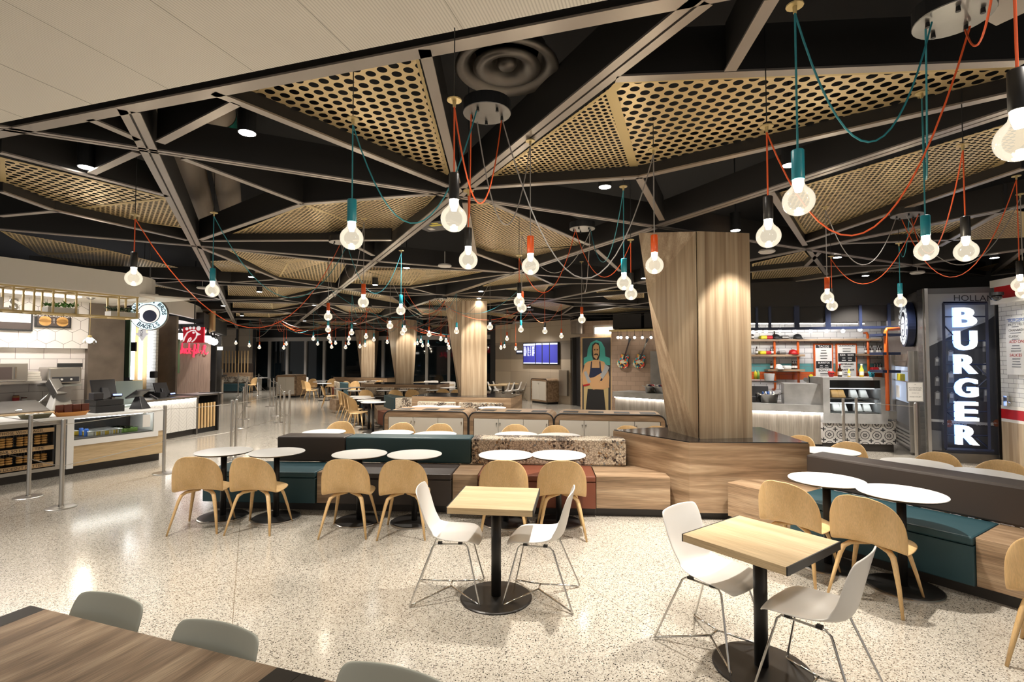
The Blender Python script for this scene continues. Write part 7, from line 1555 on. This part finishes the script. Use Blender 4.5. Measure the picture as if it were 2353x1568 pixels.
for ch, yc in (('B', 316), ('U', 508), ('R', 702), ('G', 897), ('E', 1092), ('R', 1287)):
    xx = 855 + (yc - 316) * .02; o_ = BU.at(1980 + xx / 3.563, 640 + yc / 3.563, .19); a_ = BU.at(1980 + xx / 3.563, 640 + (yc - 79) / 3.563, .19); b_ = BU.at(1980 + xx / 3.563, 640 + (yc + 79) / 3.563, .19); H_ = (a_ - b_).length
    def letter(ext, bold, o2, sc_=1.0):
        w = textmesh(ch, 1, ext=0, bold=bold); xs_ = [v.x for v in w.v]; ys_ = [v.y for v in w.v]; cx, cy = (min(xs_) + max(xs_)) / 2, (min(ys_) + max(ys_)) / 2; W_, Hh = max(xs_) - min(xs_), max(ys_) - min(ys_)
        w.v = [o2 + bv * ((v.x - cx) / W_ * H_ * .96 * sc_) + Z * ((v.y - cy) / Hh * H_ * sc_) + BU.n * v.z for v in w.v]; return w
    l_ = letter(0, .026, o_); b2 = MB(); b2.v = l_.v + [v - BU.n * .07 for v in l_.v]; n_ = len(l_.v); b2.f = l_.f + [[i + n_ for i in reversed(f)] for f in l_.f]
    ed = {}
    for f in l_.f:
        for i in range(len(f)): ed[(f[i], f[(i + 1) % len(f)])] = 1
    b2.f += [[b, a, a + n_, b + n_] for (a, b) in ed if (b, a) not in ed]; b2.m = [0] * len(b2.f)
    L1 = part('letter', b2, 'letter_white', t, world=True, label='lit white letter ' + ch)
    hb = letter(0, .036, o_ - BU.n * .085, 1.03); part('halo_backing', hb, 'halo_blue', L1, world=True, label='blue-white glow plate behind the letter')
# ------------------------------------------------------------------ white tiled burger stand wall at the right edge
RW = Plane(G(2306, 1071), G(2420, 1100)); rv = RW.d
struct('wall_right', slab(RW, 0, RW.L + 2, -.2, 0, 1.02, 2.72), 'tile_subway', 'white subway-tiled wall at the right edge', rz=RW.rz)
struct('trim_53', slab(RW, 0, RW.L + 2, -.2, .12, 2.72, 2.80), 'fascia', 'pale ledge over the white tiles', rz=RW.rz); struct('trim_54', slab(RW, -.05, RW.L + 2, -.2, .02, 2.80, 3.02), 'red', 'red band over the pale ledge', rz=RW.rz)
struct('trim_55', slab(RW, -.1, RW.L + 2, -.2, .05, 3.02, 3.14), 'fascia', 'pale cornice over the red band', rz=RW.rz)
for z0, z1, m_, nm2, lab in ((.96, 1.02, 'fascia', 'trim_56', 'pale rail under the tiles'), (.80, .96, 'red', 'trim_57', 'red band below the tiles'), (.75, .80, 'fascia', 'trim_58', 'pale rail under the red band'), (0, .75, 'plank_z', 'trim_59', 'brown wood lower wall')): struct(nm2, slab(RW, 0, RW.L + 2, -.2, .01, z0, z1), m_, lab, rz=RW.rz)
s0 = TX(RW, 2317); t = thing('menu_board', 'white menu board with blue BURGERS heading on the white tiles', 'menu board', RW.P(s0 + .5, .03, 1.6), RW.rz); z1, z0 = ZX(2320, 729, .03, RW), ZX(2320, 861, .03, RW)
sg = 1 if (RW.P(1, 0, 0) - RW.P(0, 0, 0)).x > 0 else -1
part('panel', slab(RW, s0, s0 + 1.0, .0, .025, z0, z1), 'white_top', t, world=True); part('blue_line', slab(RW, s0 + .03, s0 + .97, .026, .027, z1 - .04, z1 - .034), 'blue', t, world=True)
for tx, y, sz, m_ in (('BURGERS', 737, .075, 'blue'), ('PATTY MELT', 747, .055, 'plastic_dark'), ('CHAINBREAKER', 760, .055, 'plastic_dark'), ('CLASSIC', 774, .055, 'plastic_dark'), ('ADD ONS', 786, .07, 'red'), ('SAUCES', 817, .07, 'red')):
    part('heading', text(tx, sz, RW.P(s0 + .06, .028, ZX(2322, y, .03, RW)), rv, Z, align='LEFT', shear=.15 if m_ != 'plastic_dark' else 0), m_, t, world=True)
for i, y in enumerate((742, 752, 766, 780, 795, 801, 807, 825, 831, 837, 843)): lines(t, RW, s0 + .06, s0 + .6, ZX(2322, y + 2, .03, RW), ZX(2322, y - 2, .03, RW), .0275, 'steel_dark', 1, 2, seed=i)
p = RW.P(s0 + .62, .03, ZX(2345, 843, .03, RW)); part('round_logo', MB().tube([p + rv * .12 * math.cos(a_ * .349) + Z * .12 * math.sin(a_ * .349) for a_ in range(19)], .006, 5, cap=False), 'blue', t, world=True); part('logo_lettering', text('SHAKE', .07, p, rv, Z, shear=.2), 'blue', t, world=True)
p = RW.at(2313, 922, .04); single('tap_fitting', MB().box((p.x, p.y, p.z), (.05, .06, .17)).tube([p, p + rv * .09 - Z * .03], .012, 8), 'chrome', 'small chrome fitting on the white tiles', 'fitting')
p = V(2290, 682, 8.3); t = thing('security_camera', 'black dome camera at the top of the picture wall', 'camera', p); part('dome', MB().ball((0, 0, 0), .07, 16), 'black_gloss', t, smooth=True); part('mount', MB().lathe([(.09, .02), (.09, .07), (1e-4, .07)], n=18), 'black', t)
# dark returns that close the room behind the shops
struct('wall_side_left', MB().box((-15.8, 12, 2.3), (.2, 26, 4.6)), 'web', 'dark wall behind the left shops')
struct('wall_side_right', MB().box((10.4, 9.5, 2.3), (.2, 16, 4.6)), 'web', 'dark wall behind the right shops')
struct('wall_back_right', MB().box((6.6, 20.0, 2.3), (8.5, .2, 4.6)), 'web', 'dark wall behind the brick pier')
struct('wall_back_left', MB().box((-17.5, 30.6, 2.3), (5, .2, 4.6)), 'web', 'dark wall beyond the far bench')
struct('trim_60', slab(TT, TX(TT, 1500), TX(TT, 2330), -.3, -.2, 2.95, 4.4), 'web', 'dark bulkhead over the taco shop', rz=TT.rz)
for o in list(C.objects):
    if o.get('category') == '' : del o['category']
